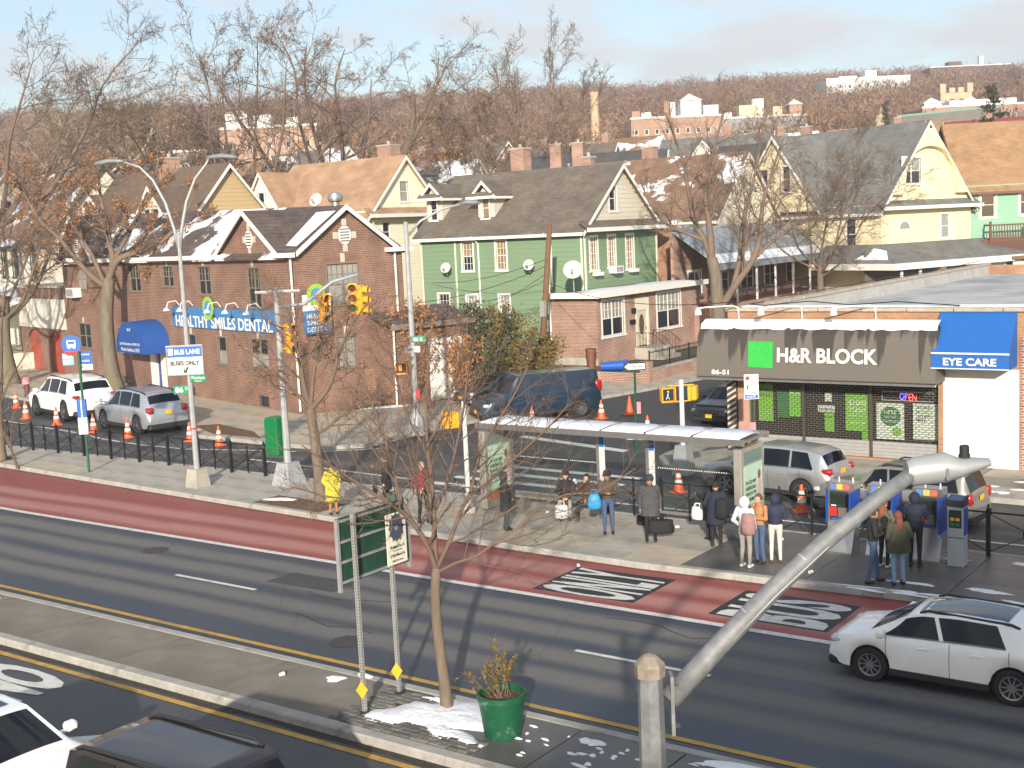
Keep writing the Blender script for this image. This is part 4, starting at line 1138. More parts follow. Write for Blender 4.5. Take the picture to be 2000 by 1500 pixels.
# brick annex in front of the green house
ann = thing('brick_annex', 'single storey red brick annex with cream door and snow on its flat roof', 'house', (-38.7, 62.2, 0), 0)
AF = Face((0, 0, 0), (0, 1, 0), (1, 0, 0)); AL = Face((0, 0, 0), (1, 0, 0), (0, -1, 0))
ah = [(.6, 3.1, 1.75, 3.85), (7.3, 10.4, 1.6, 3.85), (4.55, 6.1, .75, 3.75)]
m = MB(); wall_holes(m, AF, 0, 13.2, 0, 4.2, ah, .16); wall_holes(m, AL, -3.35, 0, 0, 4.2, []); m.box(-3.3, -.02, 12.9, 13.2, 0, 4.2); m.build('wall', BRICK2, ann)
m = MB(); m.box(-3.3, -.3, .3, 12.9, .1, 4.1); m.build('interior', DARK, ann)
m = MB(); m.box(-3.4, .45, -.45, 13.5, 4.2, 4.35); m.build('roof', mat('flat_roof_felt', (.10, .085, .07), .9, var=.2), ann)
m = MB(); m.box(.45, .55, -.55, 13.5, 4.12, 4.45); m.box(-3.45, .45, -.55, -.45, 4.12, 4.45); m.build('fascia', TRIM, ann)
m = MB()
P = []
for i in range(9):
    y_ = .0+i*1.6; a_ = -2.6+.3*math.sin(i*1.7); b_ = .30
    P.append([(a_, y_, 4.36), (a_+.25, y_, 4.42), ((a_+b_)/2, y_, 4.45), (b_-.15, y_, 4.42), (b_, y_, 4.36)])
m.grid(P); m.build('snow', SNOW, ann, smooth=True)
window(AF, .6, 3.1, 1.75, 3.85, ann, TRIM, 'hung', GL_BLIND, cols=2, grid=(3, 2, False), casing=.14, low=GLASS)
window(AF, 7.3, 10.4, 1.6, 3.85, ann, TRIM, 'hung', GL_BLIND, cols=2, grid=(3, 2, False), casing=.14, low=GLASS)
DOORC = mat('cream_door', (.60, .52, .36), .5, var=.05)
m = MB(); AF.box(m, 4.7, 5.95, .8, 3.0, -.1, -.04); do_ = m.build('door', DOORC, ann)
m = MB(); m.prism([(5.3+.3*math.cos(k*.3927), 2.1+.65*math.sin(k*.3927)) for k in range(16)], -.04, -.02, 'Y', AF.M); m.build('door_glass', mat('door_oval', (.10, .075, .045), .3, var=.5, scale=14), do_)
m = MB(); AF.box(m, 5.75, 5.83, 1.75, 1.95, -.04, .02); m.build('door_handle', STEEL, do_)
m = MB(); AF.box(m, 4.5, 4.7, .75, 3.75, -.1, .03); AF.box(m, 5.95, 6.2, .75, 3.75, -.1, .03); AF.box(m, 4.7, 5.95, 3.0, 3.75, -.08, .025); m.build('door_surround', CREAM, ann)
m = MB(); AF.box(m, 4.3, 6.5, 0, .72, 0, 1.3); AF.box(m, 4.3, 6.5, 0, .48, 1.3, 1.65); AF.box(m, 4.3, 6.5, 0, .24, 1.65, 2.0); m.build('stoop', CONC2, ann)
for y_ in (4.35, 6.45):
    m = MB(); m.tube([AF.pt(y_, .1, 1.65), AF.pt(y_, 1.25, 1.65), AF.pt(y_, 2.1, .95)], .025, 6)
    for k in range(9): m.tube([AF.pt(y_, .15+k*.22, (.72 if k < 5 else .2)), AF.pt(y_, .15+k*.22, 1.65 if k < 5 else 1.65-(k-5)*.18)], .012, 5)
    m.build('railing', BLACK, ann)
m = MB(); AF.box(m, 4.0, 4.3, 2.9, 3.2, .02, .2); m.build('wall_lamp', BLACK, ann)
m = MB(); AF.box(m, 3.75, 4.25, 2.25, 2.5, .02, .18); m.build('mailbox', BLACK, ann)
m = MB(); m.tube([(-3.25, -.12, 4.1), (-3.2, -.1, .2)], .055, 8); m.build('downpipe', TRIM, ann)
m = MB(); m.box(-3.3, .0, -.06, -.02, .1, .55); m.build('base_course', CONC2, ann)

# low brick garden wall and iron fence on it
gwal = thing('garden_wall', 'low brick garden wall with black iron railing by the side street', 'wall', (-31.9, 55.8, 0), 0)
m = MB(); m.box(-.15, .15, .35, 14, 0, .72); m.build('wall', BRICK2, gwal)
m = MB(); m.box(-.25, .25, -.1, .38, 0, 1.25); m.box(-4.5, -.25, -.05, .25, 0, .6); m.build('pier', BRICK2, gwal)
m = MB(); m.box(-.2, .2, .38, 14, .72, .82); m.build('coping', CONC2, gwal)
for k in range(6):
    m = MB(); m.box(-.03, .03, .45+k*2.2, .51+k*2.2, .82, 1.75); m.build('post', BLACK, gwal)
m = MB(); m.box(-.02, .02, .45, 12, 1.62, 1.66); m.box(-.02, .02, .45, 12, .88, .92); m.build('rail', BLACK, gwal)
bar_me = MB().tube([(0, 0, .82), (0, 0, 1.72)], .011, 5).mesh('bar', BLACK)
for k in range(75): mesh_obj('bar', bar_me, gwal, (0, .5+k*.15, 0))

# ---------------------------------------------------------------- shop: tax office and eye care
shop = thing('shop_building', 'flat roofed shop building with grey awning and white shutter on the corner', 'shop', (-19.45, 40.0, 0), 0)
SF = Face((0, 0, 0), (1, 0, 0), (0, -1, 0)); SL = Face((0, 0, 0), (0, 1, 0), (-1, 0, 0))
m = MB(); wall_holes(m, SF, 0, 14, 0, 5.1, [(.78, 7.35, .2, 2.95), (7.5, 9.85, .1, 3.3)], .5); wall_holes(m, SL, 0, 33, 0, 5.1, []); m.box(13.7, 14, .02, 33, 0, 5.1); m.box(.02, 13.9, 32.7, 33, 0, 5.1)
m.build('wall', BRICKO, shop)
m = MB(); m.box(.3, 13.7, .35, 32.7, 4.45, 4.6); m.build('roof', mat('silver_roof_coat', (.50, .50, .50), .55, var=.2, scale=.8, dirt=(.24, .24, .25), dirt_scale=.35, dirt_amt=.45), shop)
PARA = mat('parapet_render', (.42, .42, .41), .8, var=.15, dirt=(.30, .29, .27), dirt_scale=1.5, dirt_amt=.4)
m = MB(); m.box(.02, .3, .3, 32.7, 4.6, 5.1); m.build('parapet', PARA, shop)
tile = MB().rbox(-.24, .24, 0, 1.48, 0, .12, .015).mesh('coping_tile', mat('coping_clay', (.40, .35, .28), .8, var=.15, dirt=(.25, .21, .17), dirt_scale=2, dirt_amt=.4))
for k in range(22): mesh_obj('coping_tile', tile, shop, (.12, .02+k*1.5, 5.1+random.uniform(0, .012)), (0, 0, random.uniform(-.01, .01)))
for k in range(9): mesh_obj('coping_tile', tile, shop, (1.85+k*1.5, .14, 5.1+random.uniform(0, .012)), (0, 0, math.pi/2+random.uniform(-.01, .01)))
m = MB(); m.box(.4, 7.4, .34, .75, 4.6, 5.27); m.box(7.4, 13.6, .3, .8, 4.6, 5.28); m.build('snow', SNOW, shop)
m = MB(); m.box(6.2, 11.5, 20, 21, 4.6, 5.6); m.build('roof_curb', TRIM, shop)
# interior behind the roller grille
m = MB(); m.box(.8, 7.4, .55, 2.8, .2, 2.95); m.build('interior', mat('dim_interior', (.10, .08, .06), .8, var=.4, scale=1.5), shop)
m = MB(); SF.box(m, .8, 7.3, .62, 2.95, -.38, -.36); sgo = m.build('shop_glass', glass_mat('shop_glass', (.03, .03, .03), .04, .35), shop)
m = MB(); SF.box(m, .8, 7.3, .15, .62, -.42, -.34); m.build('bulkhead', BRICKO, shop)
GRILLE = mat('grille_steel', (.16, .145, .125), .5, metal=.4, var=.1)
slat = MB().box(0, 1, -.006, .006, -.006, .006).mesh('slat', GRILLE)
link_me = MB()
gxs = [(.80, 2.66), (2.74, 5.03), (5.11, 7.35)]
for (a, b) in gxs:
    gr = MB(); zc = .75; k = 0
    while zc < 2.95:
        SF.box(gr, a, b, zc, zc+.013, -.22, -.205)
        nx = int((b-a)/.21)
        for i in range(nx+1):
            xx = a + (i+(.5 if k % 2 else 0))*.21
            if xx < b: SF.box(gr, xx-.008, xx+.008, zc+.013, zc+.078, -.217, -.208)
        zc += .078; k += 1
    go = gr.build('roller_grille', GRILLE, shop); go['kind'] = 'stuff'
    for i in range(5):
        q_ = MB(); SF.box(q_, a, b, .17+i*.115, .17+i*.115+.108, -.225+.008*(i % 2), -.20+.008*(i % 2)); q_.build('shutter_slat', mat('shutter_grey', (.40, .40, .39), .5, metal=.3, var=.1), shop)
for x_ in (.76, 2.70, 5.07, 7.38):
    q_ = MB(); SF.box(q_, x_-.045, x_+.045, .12, 2.95, -.24, -.14); q_.build('guide_rail', mat('rail_brown', (.10, .08, .065), .5, metal=.4), shop)
# posters behind the grille
PG = mat('poster_green', (.19, .48, .05), .6, var=.06); PD = mat('poster_dark_green', (.03, .17, .05), .6); PW = mat('poster_pale', (.60, .68, .58), .6, var=.08, scale=3)
def poster(x0, x1, z0, z1, m_, lines, tm, name='poster'):
    q_ = MB(); SF.box(q_, x0, x1, z0, z1, -.355, -.345); po = q_.build(name, m_, shop)
    for (tx, u_, z_, w_, h_) in lines: text_obj(tx, SF.text(u_, z_, -.342), tm, po, fit=(w_, h_), bold=.01)
    return po
INK = mat('ink_dark', (.03, .04, .03), .7)
poster(.95, 1.5, 1.2, 2.5, PG, [('MAXIMUM', 1.22, 2.3, .45, .13), ('REFUND', 1.22, 2.12, .45, .12)], PD)
poster(1.65, 2.1, 1.35, 2.3, PD, [], PW); poster(2.1, 2.62, 1.4, 2.35, PG, [('H&R BLOCK', 2.36, 2.22, .45, .09)], PW)
poster(3.4, 3.65, 2.0, 2.3, PW, [], INK); poster(3.15, 3.75, 1.62, 1.85, PW, [('INCOME TAX', 3.45, 1.72, .5, .1)], INK); poster(3.38, 3.72, .95, 1.6, PG, [('INCOME TAX', 3.55, 1.45, .3, .06)], PD)
poster(4.12, 4.98, 1.02, 2.32, PG, [('$1000', 4.55, 1.98, .62, .2), ('TODAY', 4.55, 1.74, .62, .17), ('REFUND ADVANCE', 4.55, 1.55, .55, .05), ('LEARN MORE', 4.55, 1.3, .5, .08)], PW)
poster(4.7, 5.0, .72, 1.0, PG, [], PW)
p5 = poster(5.2, 6.13, .8, 2.02, PW, [], INK)
q_ = MB(); q_.prism([(5.67+.34*math.cos(k*.2618), 1.58+.33*math.sin(k*.2618)) for k in range(24)], -.343, -.341, 'Y', SF.M); dco = q_.build('poster_disc', PD, p5)
for k, (tx, w_) in enumerate((('HERE', .42), ('FOR YOUR', .42), ('TAX RETURN', .5))): text_obj(tx, SF.text(5.67, 1.72-k*.15, -.339), PW, dco, fit=(w_, .13 if k == 0 else .07), bold=.01)
q_ = MB(); q_.prism([(5.88+.17*math.cos(k*.3927), 1.08+.16*math.sin(k*.3927)) for k in range(16)], -.343, -.341, 'Y', SF.M); q_.build('poster_disc', PG, p5)
p6 = poster(6.42, 7.32, .85, 2.05, PW, [('WE FIND', 6.78, 1.92, .5, .1), ('OTHERS', 6.78, 1.64, .5, .1), ('MISS.', 6.70, 1.51, .34, .1)], INK)
text_obj('MONEY', SF.text(6.78, 1.78, -.342), PG, p6, fit=(.5, .1), bold=.01)
q_ = MB(); q_.tube([SF.pt(5.4, -.34, 2.12), SF.pt(7.1, -.34, 2.12), SF.pt(7.1, -.34, 2.42), SF.pt(5.4, -.34, 2.42), SF.pt(5.4, -.34, 2.12)], .012, 5); q_.build('neon_frame', TRIM, shop)
NB = mat('neon_blue', (.1, .1, .6), .4, emit=(.22, .12, 1.0, 2.5)); NR = mat('neon_red', (.6, .1, .1), .4, emit=(1.0, .1, .08, 2.0))
text_obj('OP', SF.text(6.12, 2.27, -.33), NB, shop, fit=(.26, .24), name='neon_lettering'); text_obj('EN', SF.text(6.42, 2.25, -.33), NR, shop, fit=(.26, .24), name='neon_lettering')
# corner pillar with diagonal stripes and brick panel
q_ = MB(); q_.box(-.05, .32, -.12, .3, .1, 2.95); cp = q_.build('corner_pillar', mat('pillar_dark', (.06, .05, .045), .6), shop)
for k in range(13):
    q_ = MB(); z_ = .2+k*.21; q_.add([SF.pt(-.04, .125, z_), SF.pt(-.04, .125, z_+.085), SF.pt(.31, .125, z_+.30), SF.pt(.31, .125, z_+.215)], [(0, 1, 2, 3)]); q_.build('stripe', mat('pillar_stripe', (.55, .48, .36), .6), cp)
q_ = MB(); SF.box(q_, .34, .74, .9, 2.2, .0, .02); q_.build('wall_panel', mat('pink_panel', (.45, .25, .20), .8), shop)
q_ = MB(); SF.box(q_, .40, .66, .35, .85, .02, .2); q_.build('utility_box', DARK, shop)
# white roller shutter under the blue awning
q_ = MB(); SF.box(q_, 7.5, 9.85, .12, 3.3, -.1, -.02); ws = q_.build('shutter', mat('shutter_white', (.76, .73, .66), .6, var=.03, scale=1), shop)
for k in range(28):
    q_ = MB(); SF.box(q_, 7.52, 9.83, .16+k*.112, .16+k*.112+.104, -.02, -.012); q_.build('slat', _mats['shutter_white'], ws)
# grey awning
AWN = bpy.data.materials.new('awning_grey_stained'); AWN.use_nodes = True
_n, _l = AWN.node_tree.nodes, AWN.node_tree.links; _b = _n['Principled BSDF']; _b.inputs['Roughness'].default_value = .65
_tc = _n.new('ShaderNodeTexCoord'); _sx = _n.new('ShaderNodeSeparateXYZ'); _l.new(_tc.outputs['Object'], _sx.inputs['Vector'])
_mp = _n.new('ShaderNodeMapping'); _mp.inputs['Scale'].default_value = (3.2, 0, .12); _l.new(_tc.outputs['Object'], _mp.inputs['Vector'])
_ns = _n.new('ShaderNodeTexNoise'); _ns.inputs['Scale'].default_value = 1.0; _ns.inputs['Detail'].default_value = 4; _l.new(_mp.outputs['Vector'], _ns.inputs['Vector'])
_mr = _n.new('ShaderNodeMapRange'); _mr.inputs['From Min'].default_value = 3.0; _mr.inputs['From Max'].default_value = 4.75; _mr.inputs['To Min'].default_value = -.16; _mr.inputs['To Max'].default_value = .26; _l.new(_sx.outputs['Z'], _mr.inputs['Value'])
_ad = _n.new('ShaderNodeMath'); _ad.operation = 'ADD'; _l.new(_ns.outputs['Fac'], _ad.inputs[0]); _l.new(_mr.outputs['Result'], _ad.inputs[1])
_cr = _n.new('ShaderNodeValToRGB'); _cr.color_ramp.elements[0].position = .60; _cr.color_ramp.elements[1].position = .66
_cr.color_ramp.elements[0].color = (.135, .118, .10, 1); _cr.color_ramp.elements[1].color = (.05, .044, .038, 1)
_l.new(_ad.outputs[0], _cr.inputs['Fac']); _l.new(_cr.outputs['Color'], _b.inputs['Base Color'])
prof = [(0.05, 4.72), (.25, 4.70), (.62, 4.60), (.86, 4.35), (1.0, 3.6), (1.06, 2.92), (1.0, 2.88)]
a_ = MB(); x0, x1 = -.75, 7.6
a_.grid([[(x, -d_, z_) for d_, z_ in prof] for x in (x0+.0, x0+.35, 3, 5, x1-.02)]); 
a_.poly([(x0, -d_, z_) for d_, z_ in prof] + [(x0, -.05, 2.88)]); a_.poly([(x1-.02, -d_, z_) for d_, z_ in prof] + [(x1-.02, -.05, 2.88)])
awg = a_.build('awning', AWN, shop, smooth=30)
q_ = MB(); q_.box(x0, x1-.02, -1.07, -.98, 2.80, 2.875); q_.build('awning_rail', STEEL, awg)
q_ = MB(); q_.box(x0+.05, x1-.1, -.95, -.03, 2.80, 2.84); q_.build('awning_soffit', DARK, awg)
s_ = MB(); P = []
for i in range(34):
    x_ = x0+.05+i*(x1-x0-.1)/33; w_ = .62+.05*math.sin(i*2.3)+random.uniform(-.03, .03)
    P.append([(x_, -.03, 4.78), (x_, -.05, 4.86), (x_, -.35, 4.86), (x_, -w_-.02, 4.72), (x_, -w_-.08, 4.56+random.uniform(-.03, .02))])
s_.grid(P); s_.build('snow', SNOW, awg, smooth=True)
AWT = SF.text
def awtext(body, u, z, fit, m_, **k):
    # the lower face of the awning leans slightly; lettering follows it
    F_ = axes((u, -1.035-(3.5-z)*.03-.03, z), (1, 0, 0), (0, .088, 1)); return text_obj(body, F_, m_, awg, fit=fit, **k)
awtext('H&R BLOCK', 4.02, 3.72, (3.45, .50), TRIM, bold=.03)
awtext('86-51', .18, 3.08, (.66, .17), TRIM, bold=.03)
q_ = MB(); q_.add([(1.22, -1.06, 3.28), (2.12, -1.06, 3.26), (2.12, -.99, 4.15), (1.22, -.99, 4.17), (1.22, -1.0, 3.28), (2.12, -1.0, 3.26), (2.12, -.9, 4.15), (1.22, -.9, 4.17)], [(0,1,2,3),(7,6,5,4),(0,4,5,1),(1,5,6,2),(2,6,7,3),(3,7,4,0)])
q_.build('green_square', mat('green_square', (.03, .42, .06), .6), awg)
# blue awning
q_ = MB(); pb = [(.04, 5.1), (1.0, 3.9), (1.05, 3.42), (1.0, 3.40)]
q_.grid([[(x, -d_, z_) for d_, z_ in pb] for x in (7.45, 9.78)])
for x in (7.45, 9.78): q_.poly([(x, -d_, z_) for d_, z_ in pb] + [(x, -.04, 3.42)])
BLUE2 = mat('awning_bright_blue', (.010, .11, .40), .6, var=.05, scale=4)
ba = q_.build('awning', BLUE2, shop)
q_ = MB(); q_.box(7.44, 9.79, -1.045, -1.0, 3.86, 3.91); q_.box(7.44, 9.79, -1.075, -1.03, 3.40, 3.43); q_.build('awning_stripe', TRIM, ba)
text_obj('EYE CARE', axes((8.62, -1.066, 3.63), (1, 0, 0), (0, 0, 1)), TRIM, ba, fit=(1.6, .24), bold=.03)
# swan neck lamps on the parapet
for x_ in (-.55, 1.8, 4.35):
    q_ = MB(); q_.tube([(x_+1.0, -.05, 4.85), (x_+1.0, -.1, 5.25), (x_+.9, -.3, 5.33), (x_+.2, -1.0, 5.33), (x_, -1.15, 5.3)], .025, 6)
    q_.lathe([(.03, .16), (.05, .15), (.11, .02), (.12, -.1), (.1, -.1)], 12, Matrix.Translation((x_, -1.18, 5.18))); q_.build('awning_lamp', TRIM, shop)
q_ = MB(); q_.box(9.3, 10.0, 3.8, 4.5, 4.6, 5.4); rc = q_.build('roof_chimney', BRICK2, shop)
q_ = MB(); q_.tube([(.5, 2, 5.3), (.3, 1.2, 5.28), (1.3, .2, 5.3), (3.0, .1, 5.45), (4.4, .15, 5.32), (6, .1, 5.42), (8, .2, 5.28)], .018, 5); q_.tube([(.2, 4, 5.35), (.1, 10, 5.3), (.1, 16, 5.36), (.15, 24, 5.3), (.1, 32, 5.4)], .018, 5); q_.build('roof_cable', BLACK, shop)
q_ = MB(); q_.rbox(9.5, 12.5, 13.5, 15.5, 4.7, 6.1, .04); hv = q_.build('rooftop_unit', mat('hvac_grey', (.50, .50, .48), .5, metal=.3, var=.08), shop)
q_ = MB(); q_.box(9.48, 9.5, 13.7, 15.3, 4.85, 5.95); q_.box(9.6, 10.8, 13.48, 13.5, 4.85, 5.95); q_.build('unit_grille', DARK, hv)
q_ = MB(); q_.lathe([(.9, 0), (.9, .3), (1.15, .4), (1.1, .75), (.3, .9)], 18, Matrix.Translation((11.6, 12.4, 4.6))); q_.build('exhaust_hood', _mats['hvac_grey'], shop, smooth=40)
q_ = MB(); q_.box(9.86, 10.0, -.03, .0, .1, 4.3); q_.build('pilaster', BRICK2, shop)
# ================================================================== houses further back
YEL = mat('yellow_siding', (.78, .69, .45), .75, var=.06, scale=1.5, dirt=(.64, .55, .34), dirt_scale=.7, dirt_amt=.33)
CRS = mat('cream_siding', (.82, .77, .60), .75, var=.06, scale=1.5, dirt=(.68, .62, .47), dirt_scale=.7, dirt_amt=.33)
TANS = mat('tan_siding', (.50, .37, .20), .75, var=.06, scale=1.5)
OFFW = mat('offwhite_stucco', (.66, .62, .53), .85, var=.07, scale=1.0)
SGRN = mat('seafoam_siding', (.24, .43, .31), .75, var=.05, scale=1.5)
GWIN = mat('green_window_frame', (.03, .07, .05), .6)

house('cream_house', 'cream clapboard house with tan shingle roof behind the brick dental building', (-64.8, 69.7, 0), 0, 10.8, 8.2, 9.9, 13.95, CRS, SHING_TAN, board=.26,
      wins=[('+x', -.5, .45, 10.75, 12.2, dict(casing=.12, glass=GL_BLIND)), ('+x', -2.6, -1.8, 7.9, 9.3, dict(casing=.12)), ('+x', 1.2, 2.0, 7.9, 9.3, dict(casing=.12)), ('+x', -2.6, -1.8, 4.2, 5.8, dict(casing=.12))],
      pent=True, chimneys=((3.6, .6, 1.3, .9),), crosses=(dict(x=-4.4, w=4.6, zr=13.3, ze=10.0, proj=.6, win=[(-.35, .35, 10.5, 11.9)]),))
tn, tF = house('tan_house', 'tan house with brown roof and two clipped gables behind the brick building', (-71.6, 58.6, 0), R(-6), 13.5, 8.0, 9.2, 13.6, TANS, mat('shingle_plain_brown', (.135, .095, .07), .9, var=.2, scale=2.5), board=.28,
      chimneys=((.4, -.3, 1.2, .8),), crosses=(dict(x=4.3, w=5.6, zr=12.2, ze=9.0, proj=.4, win=[(-.95, -.08, 9.5, 10.8), (.08, .95, 9.5, 10.8)]), dict(x=-3.0, w=4.8, zr=12.0, ze=9.0, proj=.4, win=[(-.9, -.05, 9.5, 10.8), (.05, .9, 9.5, 10.8)])))
house('offwhite_house', 'off white stucco house with green window frames at the left edge', (-86.5, 60.5, 0), R(-14), 14, 9.0, 9.3, 14.5, OFFW, SHING_SN1, frame=GWIN,
      wins=[('-y', 3.2, 4.4, 6.3, 8.6, dict(casing=.16)), ('-y', -.9, .2, 6.5, 8.5, dict(casing=.16)), ('-y', -3.2, -2.2, 6.5, 8.5, dict(casing=.16))], trimm=mat('dark_green_trim', (.03, .06, .045), .6))
pch = thing('porch', 'snow covered porch roof in front of the off white house', 'porch', (-84, 52.5, 0), R(-14))
m = MB(); m.add([(-6, -2, 4.6), (5, -2, 4.6), (5, 2.5, 6.0), (-6, 2.5, 6.0), (-6, -2, 4.4), (5, -2, 4.4), (5, 2.5, 5.8), (-6, 2.5, 5.8)], [(0,1,2,3),(7,6,5,4),(0,4,5,1),(1,5,6,2),(2,6,7,3),(3,7,4,0)]); m.build('roof', SNOW, pch)
m = MB(); m.box(-6, 5, -1.6, 2.4, 0, 1.3); m.box(-5.8, 4.8, 2.0, 2.3, 1.3, 4.6); m.build('wall', OFFW, pch)
for k in range(5):
    m = MB(); m.box(-5.8+k*2.6, -5.55+k*2.6, -1.7, -1.45, 1.3, 4.45); m.build('column', TRIM, pch)
bal = MB().lathe([(.05, 0), (.09, .2), (.05, .45), (.08, .7)], 8).mesh('baluster', TRIM)
for k in range(30): mesh_obj('baluster', bal, pch, (-5.3+k*.34, -1.55, 1.3))
m = MB(); m.box(-5.6, 4.8, -1.68, -1.42, 2.0, 2.1); m.build('rail', TRIM, pch)

# houses along the side street, beyond the green one
house('brown_roof_house', 'cream house with snow patched brown roof behind the green house', (-47.5, 88, 0), 0, 13, 10.5, 8.6, 13.3, CRS, SHING_SN1, board=.3,
      wins=[('-y', 1.2, 2.0, 6.4, 8.0, dict(casing=.12)), ('-y', 2.3, 3.1, 6.4, 8.0, dict(casing=.12)), ('+x', -2.6, -1.6, 6.2, 8.0, dict(casing=.12)), ('+x', 1.2, 2.2, 6.2, 8.0, dict(casing=.12))], chimneys=((-2, .5, 1.0, 1.0),))
house('black_roof_house', 'white house with steep black roof and sliding snow', (-58.5, 95, 0), R(20), 12.0, 9.0, 9.3, 14.6, WHITE, SHING_SN2, chimneys=((-3.5, -.6, 1.0, 1.0), (-1.5, -.6, 1.0, 1.0)))
bw = thing('brick_house', 'plain brown brick side wall between the green and yellow houses', 'house', (-43.2, 80.0, 0), 0)
m = MB(); m.box(-2, 1.7, -1.6, 5, 0, 7.9); m.build('wall', BRICKO, bw)
m = MB(); m.box(-2.1, 1.8, -1.7, 5.1, 7.9, 8.15); m.build('coping', CONC2, bw)
prow = thing('porch_row', 'long raised porch with blue grey metal roof and white posts', 'porch', (-37.2, 76, 0), 0)
BGM = mat('blue_grey_metal', (.30, .33, .36), .55, metal=.2, var=.18, scale=1.2)
m = MB(); m.add([(.3, -1.5, 5.45), (.3, 22, 5.45), (-3.2, 22, 7.9), (-3.2, -1.5, 7.9), (.3, -1.5, 5.35), (.3, 22, 5.35), (-3.2, 22, 7.8), (-3.2, -1.5, 7.8)], [(0,1,2,3),(7,6,5,4),(0,4,5,1),(1,5,6,2),(2,6,7,3),(3,7,4,0)]); pr0 = m.build('roof', BGM, prow)
for k in range(24):
    m = MB(); m.beam((.3, -1.4+k*1.0, 5.5), (-3.2, -1.4+k*1.0, 7.95), .05, .05); m.build('roof_seam', BGM, pr0)
m = MB(); m.add([(.33, -1.5, 5.5), (.33, 22, 5.5), (-.5, 22, 6.08), (-.5, -1.5, 6.08)], [(0,1,2,3)]); m.build('snow', SNOW, prow)
m = MB(); m.box(.25, .42, -1.6, 22.1, 5.05, 5.36); m.build('valance', BGM, prow)
m = MB(); m.box(-3.2, -3.0, -1.4, 22, 0, 7.7); m.build('wall', BRICK2, prow)
m = MB(); m.box(-3.2, .2, -1.4, 22, 0, 2.7); m.build('base', BRICK2, prow)
for k in range(8):
    m = MB(); m.box(0, .12, -1.3+k*3.2, -1.18+k*3.2, 2.7, 5.3); m.build('post', TRIM, prow)
m = MB(); m.box(.0, .06, -1.3, 21.5, 3.6, 3.68); m.box(0, .06, -1.3, 21.5, 2.85, 2.9); m.build('rail', BLACK, prow)
spm = MB().box(0, .03, 0, .03, 2.85, 3.6).mesh('spindle', BLACK)
for k in range(110): mesh_obj('spindle', spm, prow, (0.01, -1.2+k*.2, 0))
PFc = Face((-3.0, 0, 0), (0, 1, 0), (1, 0, 0))
for k in range(5): window(PFc, .6+k*4.2, 2.6+k*4.2, 3.2, 4.9, prow, TRIM, 'hung', GLASS, cols=2, casing=.12, t=.02)

# yellow house: gable to the street with a shingled arch over its window, porch in front
YO = Vector((-31.8, 91.5)); YD = Vector((.375, .927))
yr = math.atan2(-.375, .927)
yc_ = YO + YD*5.1 + Vector((-.927, .375))*6.5
yh, yF = house('yellow_house', 'pale yellow clapboard house with steep grey shingle roof and arched gable', (yc_.x, yc_.y, 0), yr, 13.0, 10.2, 8.75, 15.0, YEL, SHING_GY, board=.30,
      wins=[('+x', -2.7, -.7, 10.4, 12.3, dict(cols=2, casing=.14, glass=GL_BLIND, low=GLASS)), ('+x', 1.6, 2.6, 6.2, 8.0, dict(casing=.13, glass=GL_BLIND)), ('-y', 3.0, 4.0, 5.6, 8.0, dict(casing=.13))], pent=True,
      crosses=(dict(x=-3.6, w=9.6, zr=14.7, ze=8.75, proj=.8, win=[(-1.6, -.7, 10.2, 12.2), (.9, 1.8, 10.3, 12.3)]),))
am = MB()     # arched hood proud of the gable wall
pin = [(-3.15, 9.6)] + [(-3.0+5.6*(1-math.cos(k*math.pi/10))/2*1.05, 10.2+3.0*math.sin(k*math.pi/10)**.8) for k in range(11)] + [(3.1, 9.6)]
outp = [(-4.3, 9.6), (-2.7, 11.7), (-1.35, 13.3), (0, 14.7), (1.35, 13.3), (2.7, 11.7), (4.3, 9.6)]
def resample(P, n):
    d = [0]
    for a, b in zip(P, P[1:]): d.append(d[-1]+math.dist(a, b))
    out = []
    for i in range(n):
        s = d[-1]*i/(n-1)
        for j in range(len(P)-1):
            if d[j] <= s <= d[j+1]+1e-9:
                t = (s-d[j])/max(1e-9, d[j+1]-d[j]); out.append((P[j][0]+(P[j+1][0]-P[j][0])*t, P[j][1]+(P[j+1][1]-P[j][1])*t)); break
    return out
A_, B_ = resample(pin, 24), resample(outp, 24)
Fg = yF['+x']
am.grid([[Fg.pt(a, 0.05, z) for a, z in A_], [Fg.pt(a, .5, z) for a, z in A_], [Fg.pt(a, .5, z) for a, z in B_]])
am.build('arch_hood', YEL, yh)
fan = MB(); fan.prism([(-2.6+.75*math.cos(k*math.pi/10), 7.0+.75*math.sin(k*math.pi/10)) for k in range(11)], .01, .06, 'Y', Fg.M); fo = fan.build('fan_window', TRIM, yh)
fan = MB(); fan.prism([(-2.6+.55*math.cos(k*math.pi/10), 7.05+.55*math.sin(k*math.pi/10)) for k in range(11)], .06, .07, 'Y', Fg.M); fan.build('fan_pane', GL_BLIND, fo)
yp = thing('yellow_porch', 'covered porch of the yellow house with brick piers and grey roof', 'porch', (YO.x, YO.y, 0), yr)
m = MB(); m.add([(3.4, -2.5, 4.75), (3.4, 14.0, 4.75), (.2, 12.5, 6.0), (.2, -.5, 6.0), (3.4, -2.5, 4.62), (3.4, 14.0, 4.62), (.2, 12.5, 5.87), (.2, -.5, 5.87)], [(0,1,2,3),(7,6,5,4),(0,4,5,1),(1,5,6,2),(2,6,7,3),(3,7,4,0)])
m.add([(3.4, -2.5, 4.75), (-5, -2.5, 4.75), (-5, -.5, 6.0), (.2, -.5, 6.0), (3.4, -2.5, 4.62), (-5, -2.5, 4.62), (-5, -.5, 5.87), (.2, -.5, 5.87)], [(0,1,2,3),(7,6,5,4),(0,4,5,1),(1,5,6,2),(2,6,7,3),(3,7,4,0)])
m.build('roof', SHING_GY, yp)
